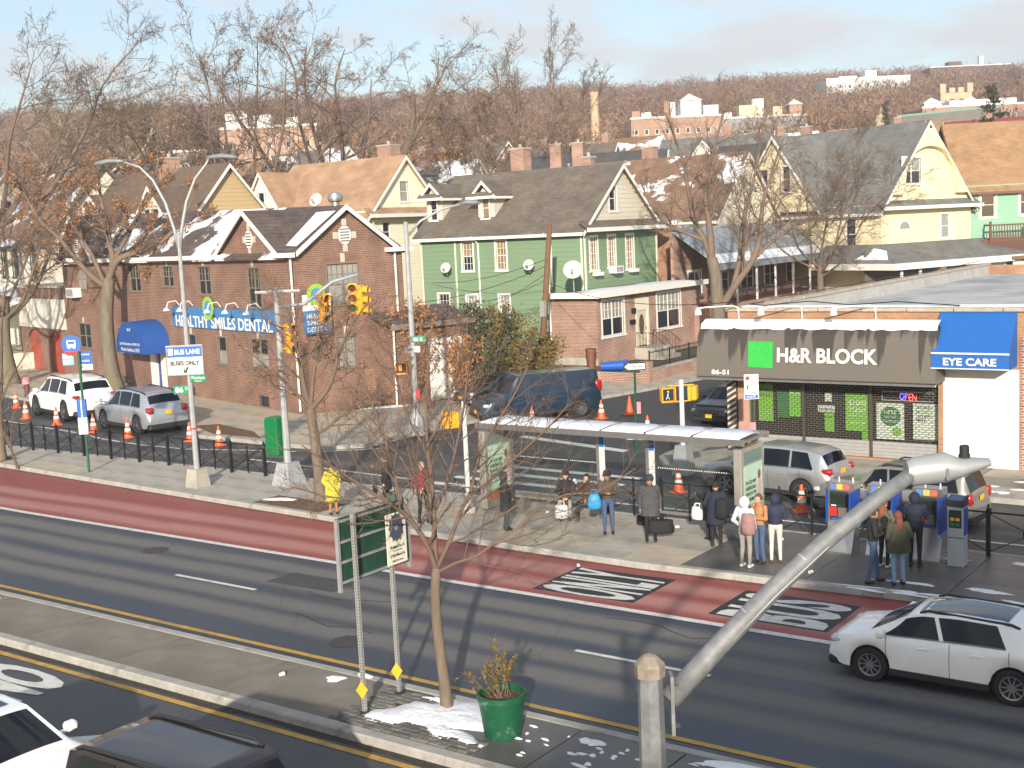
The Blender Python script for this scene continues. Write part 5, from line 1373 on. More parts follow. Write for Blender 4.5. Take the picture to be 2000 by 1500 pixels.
m = MB(); m.box(3.3, 3.5, -2.6, 14.1, 4.2, 4.66); m.box(-5, 3.3, -2.62, -2.45, 4.2, 4.66); m.build('fascia', TRIM, yp)
m = MB(); m.add([(2.6, -2.3, 4.93), (-.6, -2.3, 4.93), (.2, -1.0, 5.75), (1.6, -1.3, 5.55)], [(0, 1, 2, 3)]); m.build('snow', SNOW, yp)
for k, y_ in enumerate((2.6, 7.6, 11.6)):
    m = MB(); m.box(2.7, 3.3, y_, y_+.6, 0, 4.2); m.build('pier', BRICK2, yp)
m = MB(); m.box(2.9, 3.05, -1.4, -1.25, 2.2, 4.2); m.box(2.9, 3.05, .6, .75, 2.2, 4.2); m.build('post', TRIM, yp)
m = MB(); m.box(-4.5, 3.2, -2.3, 13.5, 0, 2.2); m.build('base', BRICK2, yp)
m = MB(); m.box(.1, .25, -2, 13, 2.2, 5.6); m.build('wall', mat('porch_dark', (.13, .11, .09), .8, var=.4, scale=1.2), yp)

sg_, sF = house('seafoam_house', 'seafoam green house with orange brown shingle roof at the right edge', (-24.5, 110.2, 0), R(30), 16, 11, 9.9, 15.2, SGRN, SHING_ORG, board=.3,
      wins=[('-y', -6.6, -5.6, 7.6, 9.5, dict(casing=.2, glass=GLASS)), ('-y', -3.6, -2.6, 7.7, 9.6, dict(casing=.2)), ('-y', -.6, .4, 7.7, 9.6, dict(casing=.2))], trimm=mat('brown_trim', (.16, .085, .05), .7), frame=CREAM)
DECKW = mat('deck_wood', (.14, .065, .04), .8, var=.15, stretch=(1, 1, 6))
dk = thing('deck', 'brown wooden balcony deck on the seafoam house', 'deck', (-26.9, 101.6, -.6), R(30))
m = MB(); m.box(0, 9, -1, 3.0, 6.3, 6.55); m.build('floor', DECKW, dk)
m = MB(); m.box(0, 9, -1, -.9, 5.3, 6.3); m.build('lattice', mat('lattice_wood', (.11, .05, .035), .8), dk)
m = MB(); m.box(0, 9, -1.05, -.95, 7.5, 7.62); m.box(0, 9, -1.03, -.97, 6.68, 6.74); m.box(-.05, .05, -1, 3, 7.5, 7.62); m.build('rail', DECKW, dk)
pk = MB().box(0, .06, 0, .05, 6.6, 7.52).mesh('picket', DECKW)
for k in range(44): mesh_obj('picket', pk, dk, (k*.205, -1.02, 0))
for k in range(4):
    m = MB(); m.box(k*3-.08, k*3+.08, -1.08, -.92, 0, 7.85); m.build('post', DECKW, dk)
m = MB(); m.beam((-.1, -.8, 6.4), (-3.4, -.8, 3.6), .2, .5); m.build('stair', DECKW, dk)
m = MB(); m.box(-2.5, 9.5, -2.6, 0, 4.9, 5.15); m.build('canopy_roof', mat('brown_trim', (.16, .085, .05), .7), dk)
for k in range(4):
    m = MB(); m.box(-1+k*2.4, .9+k*2.4, -2.0, -1.9, 3.4, 4.8); m.build('window', CREAM, dk)

# rows of roofs climbing the slope; each house stands on the risen ground
roofs = [SHING_SN1, SHING_SN2, SHING_SN3, SHING_BR, SHING_GY, SHING_ORG, mat('roof_red', (.22, .05, .045), .85, var=.15), SHING_TAN, SHING_SN3]
walls = [CRS, WHITE, OFFW, YEL, BRICKO, SIDW, BRICK2, WHITE]
rowsp = [  # x, y, rotation, length, width, roof index, wall index, what sets it apart
 (-86, 84, 8, 11, 8, 2, 0, 'snowy grey roof above the brown roof of the tan house'),
 (-76, 92, 5, 12, 9, 2, 1, 'snow streaked roof right of the big twin tree'),
 (-98, 74, -5, 12, 9, 3, 1, 'white gable left of the twin tree'),
 (-68, 104, 10, 11, 8, 3, 2, 'grey gable left of the green house chimney'),
 (-77, 116, 0, 13, 9, 6, 0, 'dark red roof beyond the green house'),
 (-90, 108, 0, 12, 9, 5, 0, 'orange brown roof behind the orange tree'),
 (-104, 92, 4, 12, 9, 7, 1, 'tan roof behind the spreading tree'),
 (-63, 128, 15, 12, 9, 4, 2, 'grey roof before the long brick apartments'),
 (-50, 116, 0, 13, 10, 1, 1, 'white gabled roof heavy with snow'),
 (-46, 134, 20, 12, 9, 2, 0, 'pale gable half hidden by the forked street tree'),
 (-40, 124, 0, 11, 9, 0, 4, 'brown roof with a snow edge left of the yellow house'),
 (-52, 152, 5, 14, 9, 5, 3, 'orange brown roof under the long apartments'),
 (-66, 148, 0, 13, 9, 2, 1, 'snowy roof under the rooftop tanks'),
 (-82, 138, 8, 12, 9, 0, 2, 'brown and white roof near the brick stack'),
 (-98, 128, 0, 12, 9, 3, 5, 'dull brown roof near the brick stack'),
 (-112, 114, -4, 13, 9, 8, 1, 'snow covered roof below the pink block'),
 (-116, 84, -8, 12, 9, 3, 6, 'brown roof behind the lamp heads'),
 (-124, 98, -6, 13, 9, 4, 2, 'grey roof under the pine'),
 (-38, 150, 10, 12, 9, 6, 4, 'dark red roof left of the stone church'),
 (-30, 138, 18, 11, 8, 1, 1, 'snowy gable between the yellow and seafoam houses'),
 (-33, 165, 12, 13, 9, 2, 2, 'white roof right of the stone church'),
 (-108, 66, -10, 12, 9, 8, 0, 'snowy roof behind the off white house'),
]
for i, (x, y, rz, L, W, ri, wi, what) in enumerate(rowsp):
    z0 = terrain_z(x, y); rr = random.Random(i*7+3)
    he = rr.uniform(7.6, 8.8); hr = he + rr.uniform(3.6, 4.8)
    house('background_house', 'house with '+what, (x, y, z0), R(rz), L, W, he, hr, walls[wi], roofs[ri], gutters=False, zb=-2.5,
          wins=[('+x', -.5, .5, he+.8, he+2.2, dict(casing=.12)), ('-y', -3.4, -2.4, 5.6, 7.2, dict(casing=.12)), ('-y', 1.4, 2.4, 5.6, 7.2, dict(casing=.12)), ('+x', -2.4, -1.5, 5.5, 7.1, dict(casing=.12)), ('+x', 1.4, 2.3, 5.5, 7.1, dict(casing=.12))],
          chimneys=((rr.uniform(-3, 3), rr.uniform(-.6, .6), .9, rr.uniform(.7, 1.3)),), group='houses up the slope',
          crosses=((dict(x=rr.uniform(-3, 3), w=rr.uniform(3.6, 5), zr=hr-.6, ze=he+.1, proj=.3),) if i % 2 else ()))

# ---- far larger buildings
def far_block(name, label, A, B, depth, ztop, zbot, wallm, rows, cols, win=(.85, 1.15), extras=(), coping=TRIM, cat='building'):
    """flat roofed block; A, B = the two ends of its visible front"""
    A, B = Vector(A), Vector(B); d = B-A; L = d.length
    t = thing(name, label, cat, (A.x, A.y, 0), math.atan2(d.y, d.x))
    F = Face((0, 0, 0), (1, 0, 0), (0, -1, 0)); holes = []
    for r_ in range(rows):
        for c_ in range(cols):
            u = (c_+.5)*L/cols; z = ztop-2.6-r_*3.2
            holes.append((u-win[0]/2, u+win[0]/2, z-win[1]/2, z+win[1]/2))
    m = MB(); wall_holes(m, F, 0, L, zbot, ztop, holes, .25); m.box(0, .3, .02, depth, zbot, ztop); m.box(L-.3, L, .02, depth, zbot, ztop); m.box(.3, L-.3, depth-.3, depth, zbot, ztop); m.build('wall', wallm, t)
    m = MB(); m.box(.2, L-.2, .3, depth-.2, ztop-.8, ztop-.5); m.build('roof', SNOW, t)
    m = MB(); m.box(-.1, L+.1, -.15, .35, ztop, ztop+.35); m.build('coping', coping, t)
    for h in holes:
        m = MB(); F.box(m, h[0], h[1], h[2], h[3], -.22, -.15); w_ = m.build('window', TRIM, t)
        m = MB(); F.box(m, h[0]+.12, h[1]-.12, h[2]+.12, h[3]-.12, -.15, -.13); m.build('pane', GLASS, w_)
    for (u, y, w_, dp, h_, m_, roof) in extras:
        h_ *= .55; roof *= .6
        m = MB(); m.box(u, u+w_, y, y+dp, ztop-.6, ztop+h_); m.build('roof_structure', m_, t)
        if roof:
            m = MB(); m.add([(u-.3, y-.3, ztop+h_), (u+w_+.3, y-.3, ztop+h_), (u+w_+.3, y+dp+.3, ztop+h_), (u-.3, y+dp+.3, ztop+h_), (u+w_/2, y+dp/2, ztop+h_+roof)], [(0,1,2,3),(0,1,4),(1,2,4),(2,3,4),(3,0,4)]); m.build('pyramid_roof', mat('far_white', (.68, .68, .66), .7), t)
    return t
FW = mat('far_white', (.68, .68, .66), .7); FY = mat('far_yellow', (.60, .52, .34), .8, var=.1)
BRO = mat('far_brick_orange', (.37, .235, .165), .85, var=.12, scale=.4); BRP = mat('far_brick_pink', (.46, .30, .22), .85, var=.1, scale=.3)
FGY = mat('far_grey', (.26, .265, .26), .8, var=.1, scale=.3)
far_block('apartment_block', 'long orange brick apartment block with white rooftop structures', (-128, 221.5, 0), (-113, 233, 0), 14, 29.3, 4, BRO, 3, 9,
          extras=((.3, .5, 1.7, 2, 3.0, BRO, 0), (2.2, .4, 2, 2.2, 2.4, FW, 0), (7.0, 1, 1.0, 1, 6.2, BRO, 0), (8.2, .8, 1.0, 1, 5.8, FW, 0), (10.5, 2, 4.2, 4, 6.3, FW, 2.6), (15, 1, 3, 2, 4.2, FW, 0)))
far_block('apartment_block', 'grey rear wall of apartments with yellow rooftop shed', (-113, 233.2, 0), (-99.5, 243, 0), 14, 28.6, 4, FGY, 1, 6,
          extras=((0, .8, 1.6, 2, 2.4, FW, 0), (3.2, 1, 4, 3, 4.8, FY, 0), (6.0, 1.2, 2.2, 2, 7.0, FW, 0), (10, .5, 1.8, 2, 3.8, FY, 0), (13.4, 1, 2.5, 3, 4.2, BRO, 2.2)))
far_block('pink_block', 'pink brick block with a white penthouse among the trees', (-148.5, 131.5, 0), (-136.5, 140.3, 0), 12, 25.6, 4, BRP, 3, 5, extras=((.8, 1, 3.4, 3, 4.6, FW, .9), (5.2, 1, 2.6, 3, 3.8, FW, 0), (10.0, 2, 1.8, 2, 3, FW, 0)))
far_block('pink_block', 'low pink brick block left of the spreading tree', (-154, 124, 0), (-148.4, 128.5, 0), 10, 22.3, 4, BRP, 2, 2)
far_block('brick_block', 'long brick block at the right edge below the stone tower', (-83.5, 266, 0), (-62, 281, 0), 15, 29.6, 6, BRO, 2, 9, extras=((.6, .6, 3.6, 2.5, 1.8, FW, 2.2), (6, 1, 14, 4, 2.6, FW, 0), (21.5, 1, 2, 2, 5, BRO, 0)))
far_block('white_block', 'pale building on the wooded hill', (-162, 413, 0), (-139, 430, 0), 14, 54.0, 20, mat('far_pale', (.55, .56, .54), .8, var=.08, scale=.2), 3, 9, extras=((5, 2, 6, 4, 2, FW, 0), (13.5, 1, 4, 4, 4.6, FW, 0)))
far_block('dark_block', 'dark brick apartments on the hill top at the right', (-152, 494, 0), (-127, 513, 0), 14, 63.0, 30, mat('far_dark_brick', (.15, .095, .085), .85, var=.1), 4, 9, extras=((8, 2, 5, 4, 4, mat('far_dark_brick', (.15, .095, .085)), 0), (20, 2, 1.6, 2, 7, FW, 0)))
far_block('grey_block', 'grey terrace at the right edge of the hill', (-122, 517, 0), (-104, 530, 0), 12, 59, 30, FGY, 3, 6, extras=((4, 2, 1.5, 2, 6, FW, 0),))
stk = thing('brick_stack', 'tall tan brick chimney stack above the roofs', 'chimney', (-139.6, 226.6, 4), 0)
m = MB(); m.lathe([(1.3, 0), (1.0, 20), (.8, 30.5), (.92, 30.6), (.92, 32.2)], 14); m.build('shaft', course_mat('stack_brick', (.48, .30, .17), (.56, .37, .22), (.60, .48, .34), 1.2, .5, .05), stk)
chu = thing('church', 'stone church with long slate roof and pointed gable', 'church', (-79.5, 231, 0), R(-4))
m = MB(); m.box(-4, 13, 0, 12, 6, 19); m.add([(-4, 0, 19), (-4, 12, 19), (-4, 6, 27.2)], [(0, 1, 2)]); m.add([(-4.5, -1, 12), (3.8, -1, 12), (-.3, -1, 27.6), (-4.5, .5, 12), (3.8, .5, 12), (-.3, .5, 27.6)], [(0,1,2),(5,4,3),(0,3,4,1),(1,4,5,2),(2,5,3,0)]); m.build('wall', mat('church_stone', (.47, .37, .23), .9, var=.25, scale=.6), chu)
m = MB(); m.add([(0, -.5, 19), (19, -.5, 19), (19, 6, 26.2), (0, 6, 26.2), (0, 12.5, 19), (19, 12.5, 19)], [(0,1,2,3),(3,2,5,4)]); m.build('roof', mat('church_slate', (.20, .185, .155), .85, var=.15, scale=.5), chu)
m = MB(); m.box(0, 19, 5.85, 6.15, 26.1, 26.45); m.build('ridge', mat('copper_ridge', (.22, .38, .31), .7), chu)
tow = thing('stone_tower', 'square tan stone church tower with battlements', 'tower', (-93.5, 312, 0), R(36))
TST = mat('tower_stone', (.50, .41, .28), .9, var=.22, scale=.5)
m = MB(); m.box(0, 7.6, 0, 7.6, 8, 36.5); m.build('wall', TST, tow)
for k in range(4):
    for (a, b) in ((0, 0), (1, 0)):
        m = MB(); x_ = k*2.2; m.box(x_-.15, x_+1.25, -.15, .6, 36.5, 37.7 + (1.0 if k in (0, 3) else 0)); m.build('battlement', TST, tow); break
for k in range(2):
    m = MB(); m.box(2.2+k*2.4, 3.2+k*2.4, -.06, .1, 31, 35); m.build('belfry_opening', DARK, tow)
m = MB(); m.lathe([(1.2, 30), (1.2, 34.5), (.2, 35.2)], 12, Matrix.Translation((6.2, -3, 0))); m.build('water_tank', FW, tow)

# ================================================================== elevated railway beside the camera: its canopy shades the right of the street
el = thing('elevated_station', 'steel elevated railway platform with windscreen and canopy beside the viewpoint', 'station', (7.3, 0, 0), 0)
ELP = mat('station_paint', (.16, .20, .17), .6, var=.1); 
m = MB(); m.box(.3, 15, -80, 34, 6.4, 7.4); m.build('deck', CONC, el)
m = MB(); m.box(0, .12, -80, 4.0, 7.4, 11.0); m.build('windscreen', ELP, el)
m = MB(); m.box(0.05, 15, -80, 4.1, 11.05, 11.3); m.build('canopy', ELP, el)
for k in range(10):
    for x_ in (.8, 13.5):
        m = MB(); m.box(x_, x_+.45, -78+k*11.8, -77.55+k*11.8, 0, 6.4); m.build('column', ELP, el)
# ================================================================== trees
def unit(v): return v/np.maximum(1e-9, np.linalg.norm(v, axis=-1, keepdims=True))
def grow_level(rng, P0, D0, L, R0, k, wob, up, taper, droop=0.0):
    N = len(P0); pts = np.zeros((N, k+1, 3)); rad = np.zeros((N, k+1)); pts[:, 0] = P0; d = unit(D0.copy())
    step = (L/k)[:, None]
    for i in range(k):
        d = unit(d + rng.normal(0, wob, (N, 3)) + np.array([0, 0, up]) - np.array([0, 0, droop])*(i/k))
        pts[:, i+1] = pts[:, i] + d*step
    f = np.linspace(0, 1, k+1)[None, :]
    rad[:] = R0[:, None]*(1-f*(1-taper))
    return pts, rad
def spawn(rng, pts, rad, n, t0, t1, ang, angj, lr, rr, rmin, Lp=None, upbias=0.0, tipboost=0.0):
    N, K, _ = pts.shape
    t = t0 + (t1-t0)*((np.arange(n)[None, :] + rng.uniform(0, 1, (N, n)))/n)
    x = t*(K-1); i = np.minimum(x.astype(int), K-2); f = (x-i)[..., None]
    ar = np.arange(N)[:, None]
    P = pts[ar, i]*(1-f) + pts[ar, i+1]*f
    T = unit(pts[ar, i+1]-pts[ar, i])
    r = rad[ar, i]*(1-f[..., 0]) + rad[ar, i+1]*f[..., 0]
    ref = unit(rng.normal(0, 1, (N, n, 3))); perp = unit(np.cross(T, ref))
    a = ang + rng.normal(0, angj, (N, n))
    D = T*np.cos(a)[..., None] + perp*np.sin(a)[..., None]
    D[..., 2] += upbias
    Lpar = Lp if Lp is not None else np.linalg.norm(np.diff(pts, axis=1), axis=2).sum(1)
    L = Lpar[:, None]*lr*(1.15-.55*t+tipboost*t)*rng.uniform(.65, 1.3, (N, n))
    return P.reshape(-1, 3), unit(D.reshape(-1, 3)), L.reshape(-1), np.maximum(rmin, (r*rr).reshape(-1))
class Tubes:
    def __init__(s): s.V = []; s.F = []; s.n = 0
    def add(s, pts, rad, sides):
        N, K, _ = pts.shape
        T = np.zeros_like(pts); T[:, 1:-1] = pts[:, 2:]-pts[:, :-2]; T[:, 0] = pts[:, 1]-pts[:, 0]; T[:, -1] = pts[:, -1]-pts[:, -2]; T = unit(T)
        ref = np.where(np.abs(T[:, :1, 2:3]) < .8, np.array([0, 0, 1.0]), np.array([1.0, 0, 0]))
        X = unit(np.cross(T, ref)); Y = np.cross(T, X)
        a = np.arange(sides)*2*np.pi/sides
        V = pts[:, :, None, :] + (X[:, :, None, :]*np.cos(a)[None, None, :, None] + Y[:, :, None, :]*np.sin(a)[None, None, :, None])*rad[:, :, None, None]
        idx = s.n + np.arange(N*K*sides).reshape(N, K, sides); nx = np.roll(idx, -1, axis=2)
        F = np.stack([idx[:, :-1], nx[:, :-1], nx[:, 1:], idx[:, 1:]], axis=-1).reshape(-1, 4)
        s.V.append(V.reshape(-1, 3)); s.F.append(F); s.n += N*K*sides
    def quads(s, C, size, rng, aspect=.6):
        N = len(C); A = unit(rng.normal(0, 1, (N, 3))); B = unit(np.cross(A, rng.normal(0, 1, (N, 3))))
        sz = size*rng.uniform(.6, 1.4, (N, 1)); A = A*sz; B = B*sz*aspect
        V = np.stack([C-A, C-B*.9, C+A, C+B*.9], axis=1)
        idx = s.n + np.arange(N*4).reshape(N, 4); s.V.append(V.reshape(-1, 3)); s.F.append(idx); s.n += N*4
    def mesh(s, name, m, smooth=True):
        V = np.concatenate(s.V); F = np.concatenate(s.F)
        me = bpy.data.meshes.new(name); me.vertices.add(len(V)); me.vertices.foreach_set('co', V.ravel())
        me.loops.add(F.size); me.loops.foreach_set('vertex_index', F.ravel().astype(np.int32))
        me.polygons.add(len(F)); me.polygons.foreach_set('loop_start', (np.arange(len(F))*4).astype(np.int32))
        me.materials.append(m); me.update(calc_edges=True); me.validate()
        if smooth: me.polygons.foreach_set('use_smooth', np.ones(len(F), bool))
        return me
BARK = mat('bark_brown', (.155, .118, .085), .95, var=.28, scale=3, bump=.6, bscale=14, stretch=(3, 3, .6))
BARKG = mat('bark_grey_brown', (.165, .135, .10), .95, var=.3, scale=2, bump=.6, bscale=9, stretch=(2.5, 2.5, .5), dirt=(.14, .145, .06), dirt_scale=.6, dirt_amt=.4)
BARKP = mat('bark_pale_plane', (.52, .47, .37), .9, var=.3, scale=1.5, dirt=(.26, .22, .16), dirt_scale=.8, dirt_amt=.4)
TWIG = mat('twig_brown', (.17, .122, .09), .95, var=.2, scale=1.0)
TWIGR = mat('twig_red_brown', (.155, .105, .078), .95, var=.2, scale=1.0)
LEAFB = mat('dead_leaf_brown', (.30, .14, .05), .85, var=.35, scale=2.0)
LEAFO = mat('dead_leaf_orange', (.40, .18, .05), .85, var=.35, scale=2.0)

def tree(name, label, base, stems, levels, leaf=0, leaf_m=None, bark=BARK, twig=TWIG, seed=1, leaf_size=.07, leaf_zone=None, cat='tree', sides0=9):
    """stems: polylines with radii = trunk and limbs; levels: successive generations of branches"""
    rng = np.random.default_rng(seed)
    t = thing(name, label, cat, base)
    B = np.array(base, float)
    tr = Tubes(); cr_ = Tubes(); tips = []
    par = []
    for i, (P, r0, r1) in enumerate(stems):
        P = np.array(P, float)
        # smooth by subdividing with Catmull-Rom
        Q = []
        for k in range(len(P)-1):
            p0, p1, p2, p3 = P[max(0, k-1)], P[k], P[k+1], P[min(len(P)-1, k+2)]
            for u_ in (0, .34, .67):
                Q.append(.5*((2*p1)+(-p0+p2)*u_+(2*p0-5*p1+4*p2-p3)*u_**2+(-p0+3*p1-3*p2+p3)*u_**3))
        Q.append(P[-1]); Q = np.array(Q)
        rr_ = r0*(1-np.linspace(0, 1, len(Q))) + r1*np.linspace(0, 1, len(Q))
        if i == 0:
            rr_[:3] = rr_[:3]*np.array([1.45, 1.18, 1.05])
        (tr if i == 0 else cr_).add(Q[None]-B, rr_[None], sides0 if i == 0 else 7)
        # resample to 9 for spawning
        s = np.linspace(0, len(Q)-1, 9); ii = np.minimum(s.astype(int), len(Q)-2); f = (s-ii)[:, None]
        if i > 0 or len(stems) == 1: par.append((Q[ii]*(1-f)+Q[ii+1]*f, rr_[ii]*(1-f[:, 0])+rr_[ii+1]*f[:, 0]))
    pts = np.array([p for p, r in par]); rad = np.array([r for p, r in par])
    for li, lv in enumerate(levels):
        P0, D0, L, R0 = spawn(rng, pts, rad, lv['n'], lv.get('t0', .2), lv.get('t1', 1.0), lv.get('ang', .8), lv.get('angj', .2), lv['lr'], lv.get('rr', .6), lv.get('rmin', .004), None if 'len' not in lv else np.full(len(pts), lv['len']), lv.get('upb', 0), lv.get('tb', 0))
        pts, rad = grow_level(rng, P0, D0, L, R0, lv.get('k', 4), lv.get('wob', .16), lv.get('up', .06), lv.get('taper', .35), lv.get('droop', 0))
        cr_.add(pts-B, rad, lv.get('sides', 4 if li < 2 else 3))
    me = tr.mesh('trunk', bark); link(bpy.data.objects.new('trunk', me), t)
    me = cr_.mesh('crown', twig); link(bpy.data.objects.new('crown', me), t)
    if leaf:
        C = pts[:, -1-(np.arange(len(pts)) % 2)].reshape(-1, 3) if False else pts.reshape(-1, 3)
        if leaf_zone is not None:
            C = C[leaf_zone(C)]
        C = C[rng.integers(0, len(C), leaf)] + rng.normal(0, leaf_size*.8, (leaf, 3))
        lf = Tubes(); lf.quads(C-B, leaf_size, rng)
        o = link(bpy.data.objects.new('leaves', lf.mesh('leaves', leaf_m or LEAFB, False)), t); o['kind'] = 'stuff'
    return t

def snap(T):
    """let every limb start on the limb it grows from"""
    keys = list(T); 
    for i, k in enumerate(keys[1:], 1):
        P = [Vector(p) for p in T[k]]
        best = None
        for kk in keys[:i]:
            Q = [Vector(p) for p in T[kk]]
            for a, b in zip(Q, Q[1:]):
                d = b-a; t_ = max(0, min(1, (P[0]-a).dot(d)/max(1e-9, d.length_squared))); c = a+d*t_
                if best is None or (c-P[0]).length < (best-P[0]).length: best = c
        off = best-P[0]
        T[k] = [tuple(p + off*(1-j/(len(P)-1))) for j, p in enumerate(P)]
    return T
T1={
 'trunk': [(-13.22, 15.88, -0.04), (-13.3, 15.93, 0.62), (-13.39, 15.96, 1.24), (-13.47, 16.01, 1.94), (-13.48, 16.1, 2.56)],
 'a': [(-13.49, 16.08, 2.54), (-13.54, 15.91, 3.05), (-13.66, 15.68, 3.49), (-13.77, 15.43, 3.76), (-13.83, 15.19, 3.94), (-14.04, 14.88, 4.24), (-14.35, 14.5, 4.63), (-14.58, 14.17, 4.98)],
 'b': [(-13.88, 15.93, 3.42), (-14.18, 15.98, 3.88), (-14.43, 16.08, 4.39), (-14.69, 16.19, 5.0), (-15.01, 16.25, 5.62), (-15.25, 16.36, 6.15)],
 'c': [(-13.48, 16.09, 2.54), (-13.57, 16.2, 3.07), (-13.65, 16.31, 3.59), (-13.74, 16.41, 4.11), (-13.85, 16.48, 4.54), (-13.94, 16.61, 5.24), (-13.99, 16.78, 5.95), (-14.01, 16.96, 6.66)],
 'd': [(-13.55, 16.19, 3.53), (-13.27, 16.22, 4.0), (-13.03, 16.24, 4.64), (-12.82, 16.25, 5.35), (-12.65, 16.23, 6.05), (-12.45, 16.21, 6.57)],
 'e': [(-13.45, 16.11, 2.54), (-13.38, 16.4, 2.95), (-13.34, 16.68, 3.4), (-13.29, 16.95, 3.76), (-13.29, 17.21, 4.27), (-13.17, 17.55, 4.82), (-13.01, 17.92, 5.29), (-12.89, 18.27, 5.81)],
 'f': [(-13.4, 16.14, 2.47), (-13.09, 16.3, 2.65), (-12.76, 16.46, 2.78), (-12.44, 16.64, 3.05), (-12.12, 16.81, 3.27), (-11.81, 17.0, 3.61), (-11.42, 17.22, 3.82), (-10.96, 17.47, 3.86), (-10.44, 17.81, 4.23)],
 'g': [(-13.67, 16.27, 4.59), (-13.86, 16.06, 5.15), (-13.94, 15.93, 5.7), (-13.98, 15.83, 6.24), (-14.01, 15.73, 6.77)],
 'h': [(-13.67, 16.26, 4.55), (-13.65, 16.75, 5.06), (-13.75, 17.16, 5.54), (-13.86, 17.57, 6.05), (-14.04, 17.92, 6.57)],
 'i': [(-14.29, 15.69, 3.79), (-14.57, 15.28, 3.76), (-14.88, 14.87, 3.91), (-15.2, 14.47, 4.18)],
 'j': [(-13.03, 16.62, 3.85), (-12.57, 16.76, 4.18), (-12.11, 16.9, 4.58), (-11.66, 17.04, 4.98), (-11.28, 17.13, 5.38)],
}
T2={
 'trunk': [(-27.59, 27.5, -0.03), (-27.71, 27.58, 1.05), (-27.83, 27.63, 2.01), (-27.98, 27.67, 2.98)],
 'a': [(-27.98, 27.67, 2.95), (-28.31, 27.76, 3.78), (-28.55, 27.91, 4.57), (-28.89, 27.98, 5.38), (-29.16, 28.08, 6.03), (-29.5, 28.13, 6.69)],
 'b': [(-28.0, 27.67, 3.02), (-28.2, 27.35, 3.51), (-28.39, 27.03, 3.95), (-28.65, 26.66, 4.39), (-28.97, 26.26, 4.91)],
 'c': [(-27.97, 27.68, 2.98), (-27.49, 28.0, 3.61), (-27.24, 28.15, 4.25), (-27.07, 28.26, 4.89), (-26.7, 28.52, 5.67), (-26.26, 28.8, 6.29)],
 'd': [(-27.88, 27.63, 2.18), (-27.64, 28.05, 2.37), (-27.51, 28.4, 2.65), (-27.11, 28.96, 3.0), (-26.65, 29.59, 3.52)],
 'e': [(-27.97, 27.68, 2.98), (-28.12, 28.03, 3.91), (-28.22, 28.39, 4.69), (-28.26, 28.79, 5.48), (-28.36, 29.15, 6.28)],
}
T3={
 'trunk': [(-60.03, 44.04, -0.15), (-60.47, 44.07, 2.07), (-60.69, 44.26, 4.41), (-60.65, 44.63, 6.6)],
 'a': [(-60.6, 44.66, 6.6), (-60.07, 44.89, 7.6), (-59.16, 45.3, 8.0), (-58.01, 45.86, 8.23), (-57.12, 46.3, 8.91), (-56.36, 46.66, 9.74), (-55.73, 46.98, 10.85)],
 'b': [(-60.62, 44.63, 6.51), (-60.64, 45.04, 7.61), (-61.04, 45.18, 8.79), (-61.44, 45.32, 9.98), (-61.91, 45.46, 11.48), (-62.29, 45.71, 13.27)],
 'c': [(-60.94, 44.34, 6.12), (-61.54, 43.81, 6.81), (-62.27, 43.26, 8.02), (-62.75, 42.86, 9.07), (-63.47, 42.29, 10.07), (-63.83, 41.98, 11.16), (-64.31, 41.63, 12.49)],
 'd': [(-60.8, 44.45, 6.17), (-61.81, 44.46, 7.96), (-62.6, 44.5, 8.87), (-63.25, 44.67, 10.07), (-64.12, 44.74, 11.6)],
 'e': [(-60.47, 44.91, 7.61), (-60.16, 45.82, 9.04), (-59.92, 46.68, 10.48), (-59.68, 47.55, 11.94), (-59.79, 48.16, 13.44)],
}
T4={
 'trunk': [(-33.38, 67.45, 1.32), (-33.52, 67.63, 3.15), (-33.69, 67.79, 4.98), (-33.92, 67.79, 6.06)],
 'a': [(-33.92, 67.77, 5.91), (-34.4, 67.78, 7.15), (-35.0, 67.7, 8.4), (-35.37, 67.83, 9.95), (-35.75, 68.01, 11.81), (-36.29, 68.02, 13.38), (-36.86, 68.01, 14.95)],
 'b': [(-33.87, 67.82, 6.06), (-33.96, 67.82, 7.75), (-34.15, 67.77, 9.58), (-34.01, 67.94, 11.39), (-33.63, 68.29, 13.17), (-33.24, 68.62, 14.8)],
 'c': [(-33.46, 67.63, 2.84), (-32.67, 68.23, 4.33), (-31.78, 68.89, 5.81), (-31.38, 69.2, 7.31), (-31.25, 69.36, 9.12), (-30.76, 69.83, 11.2), (-30.26, 70.26, 12.97)],
 'd': [(-32.86, 68.27, 4.18), (-32.64, 68.98, 6.13), (-32.67, 69.49, 7.96), (-32.44, 70.18, 9.78), (-32.22, 70.91, 11.92), (-32.12, 71.52, 13.77)],
 'e': [(-31.92, 69.2, 5.8), (-31.28, 70.04, 6.66), (-30.4, 71.07, 7.52), (-29.49, 72.06, 8.08), (-28.58, 73.03, 8.48)],
 'f': [(-34.33, 67.66, 7.15), (-35.11, 66.86, 7.66), (-35.87, 66.07, 8.17), (-36.66, 65.39, 9.43), (-37.08, 65.0, 10.95)],
}
for _T in (T1, T2, T3, T4): snap(_T)
tree('young_tree', 'bare young street tree in the snow patch on the median', (-13.22, 15.88, .13),
     [(T1['trunk'], .105, .085)] + [(T1[k], r, .012) for k, r in (('a', .052), ('b', .036), ('c', .055), ('d', .034), ('e', .045), ('f', .032), ('g', .025), ('h', .025), ('i', .02), ('j', .02))],
     [dict(n=14, lr=.42, ang=.75, rr=.5, k=6, wob=.15, up=.08, rmin=.006, t0=.12), dict(n=7, lr=.46, ang=.7, rr=.6, k=4, wob=.2, up=.06, rmin=.0042), dict(n=4, lr=.48, ang=.7, rr=.6, k=3, wob=.22, up=.04, rmin=.0032)],
     leaf=60, leaf_m=LEAFB, leaf_size=.03, seed=11, twig=TWIGR)
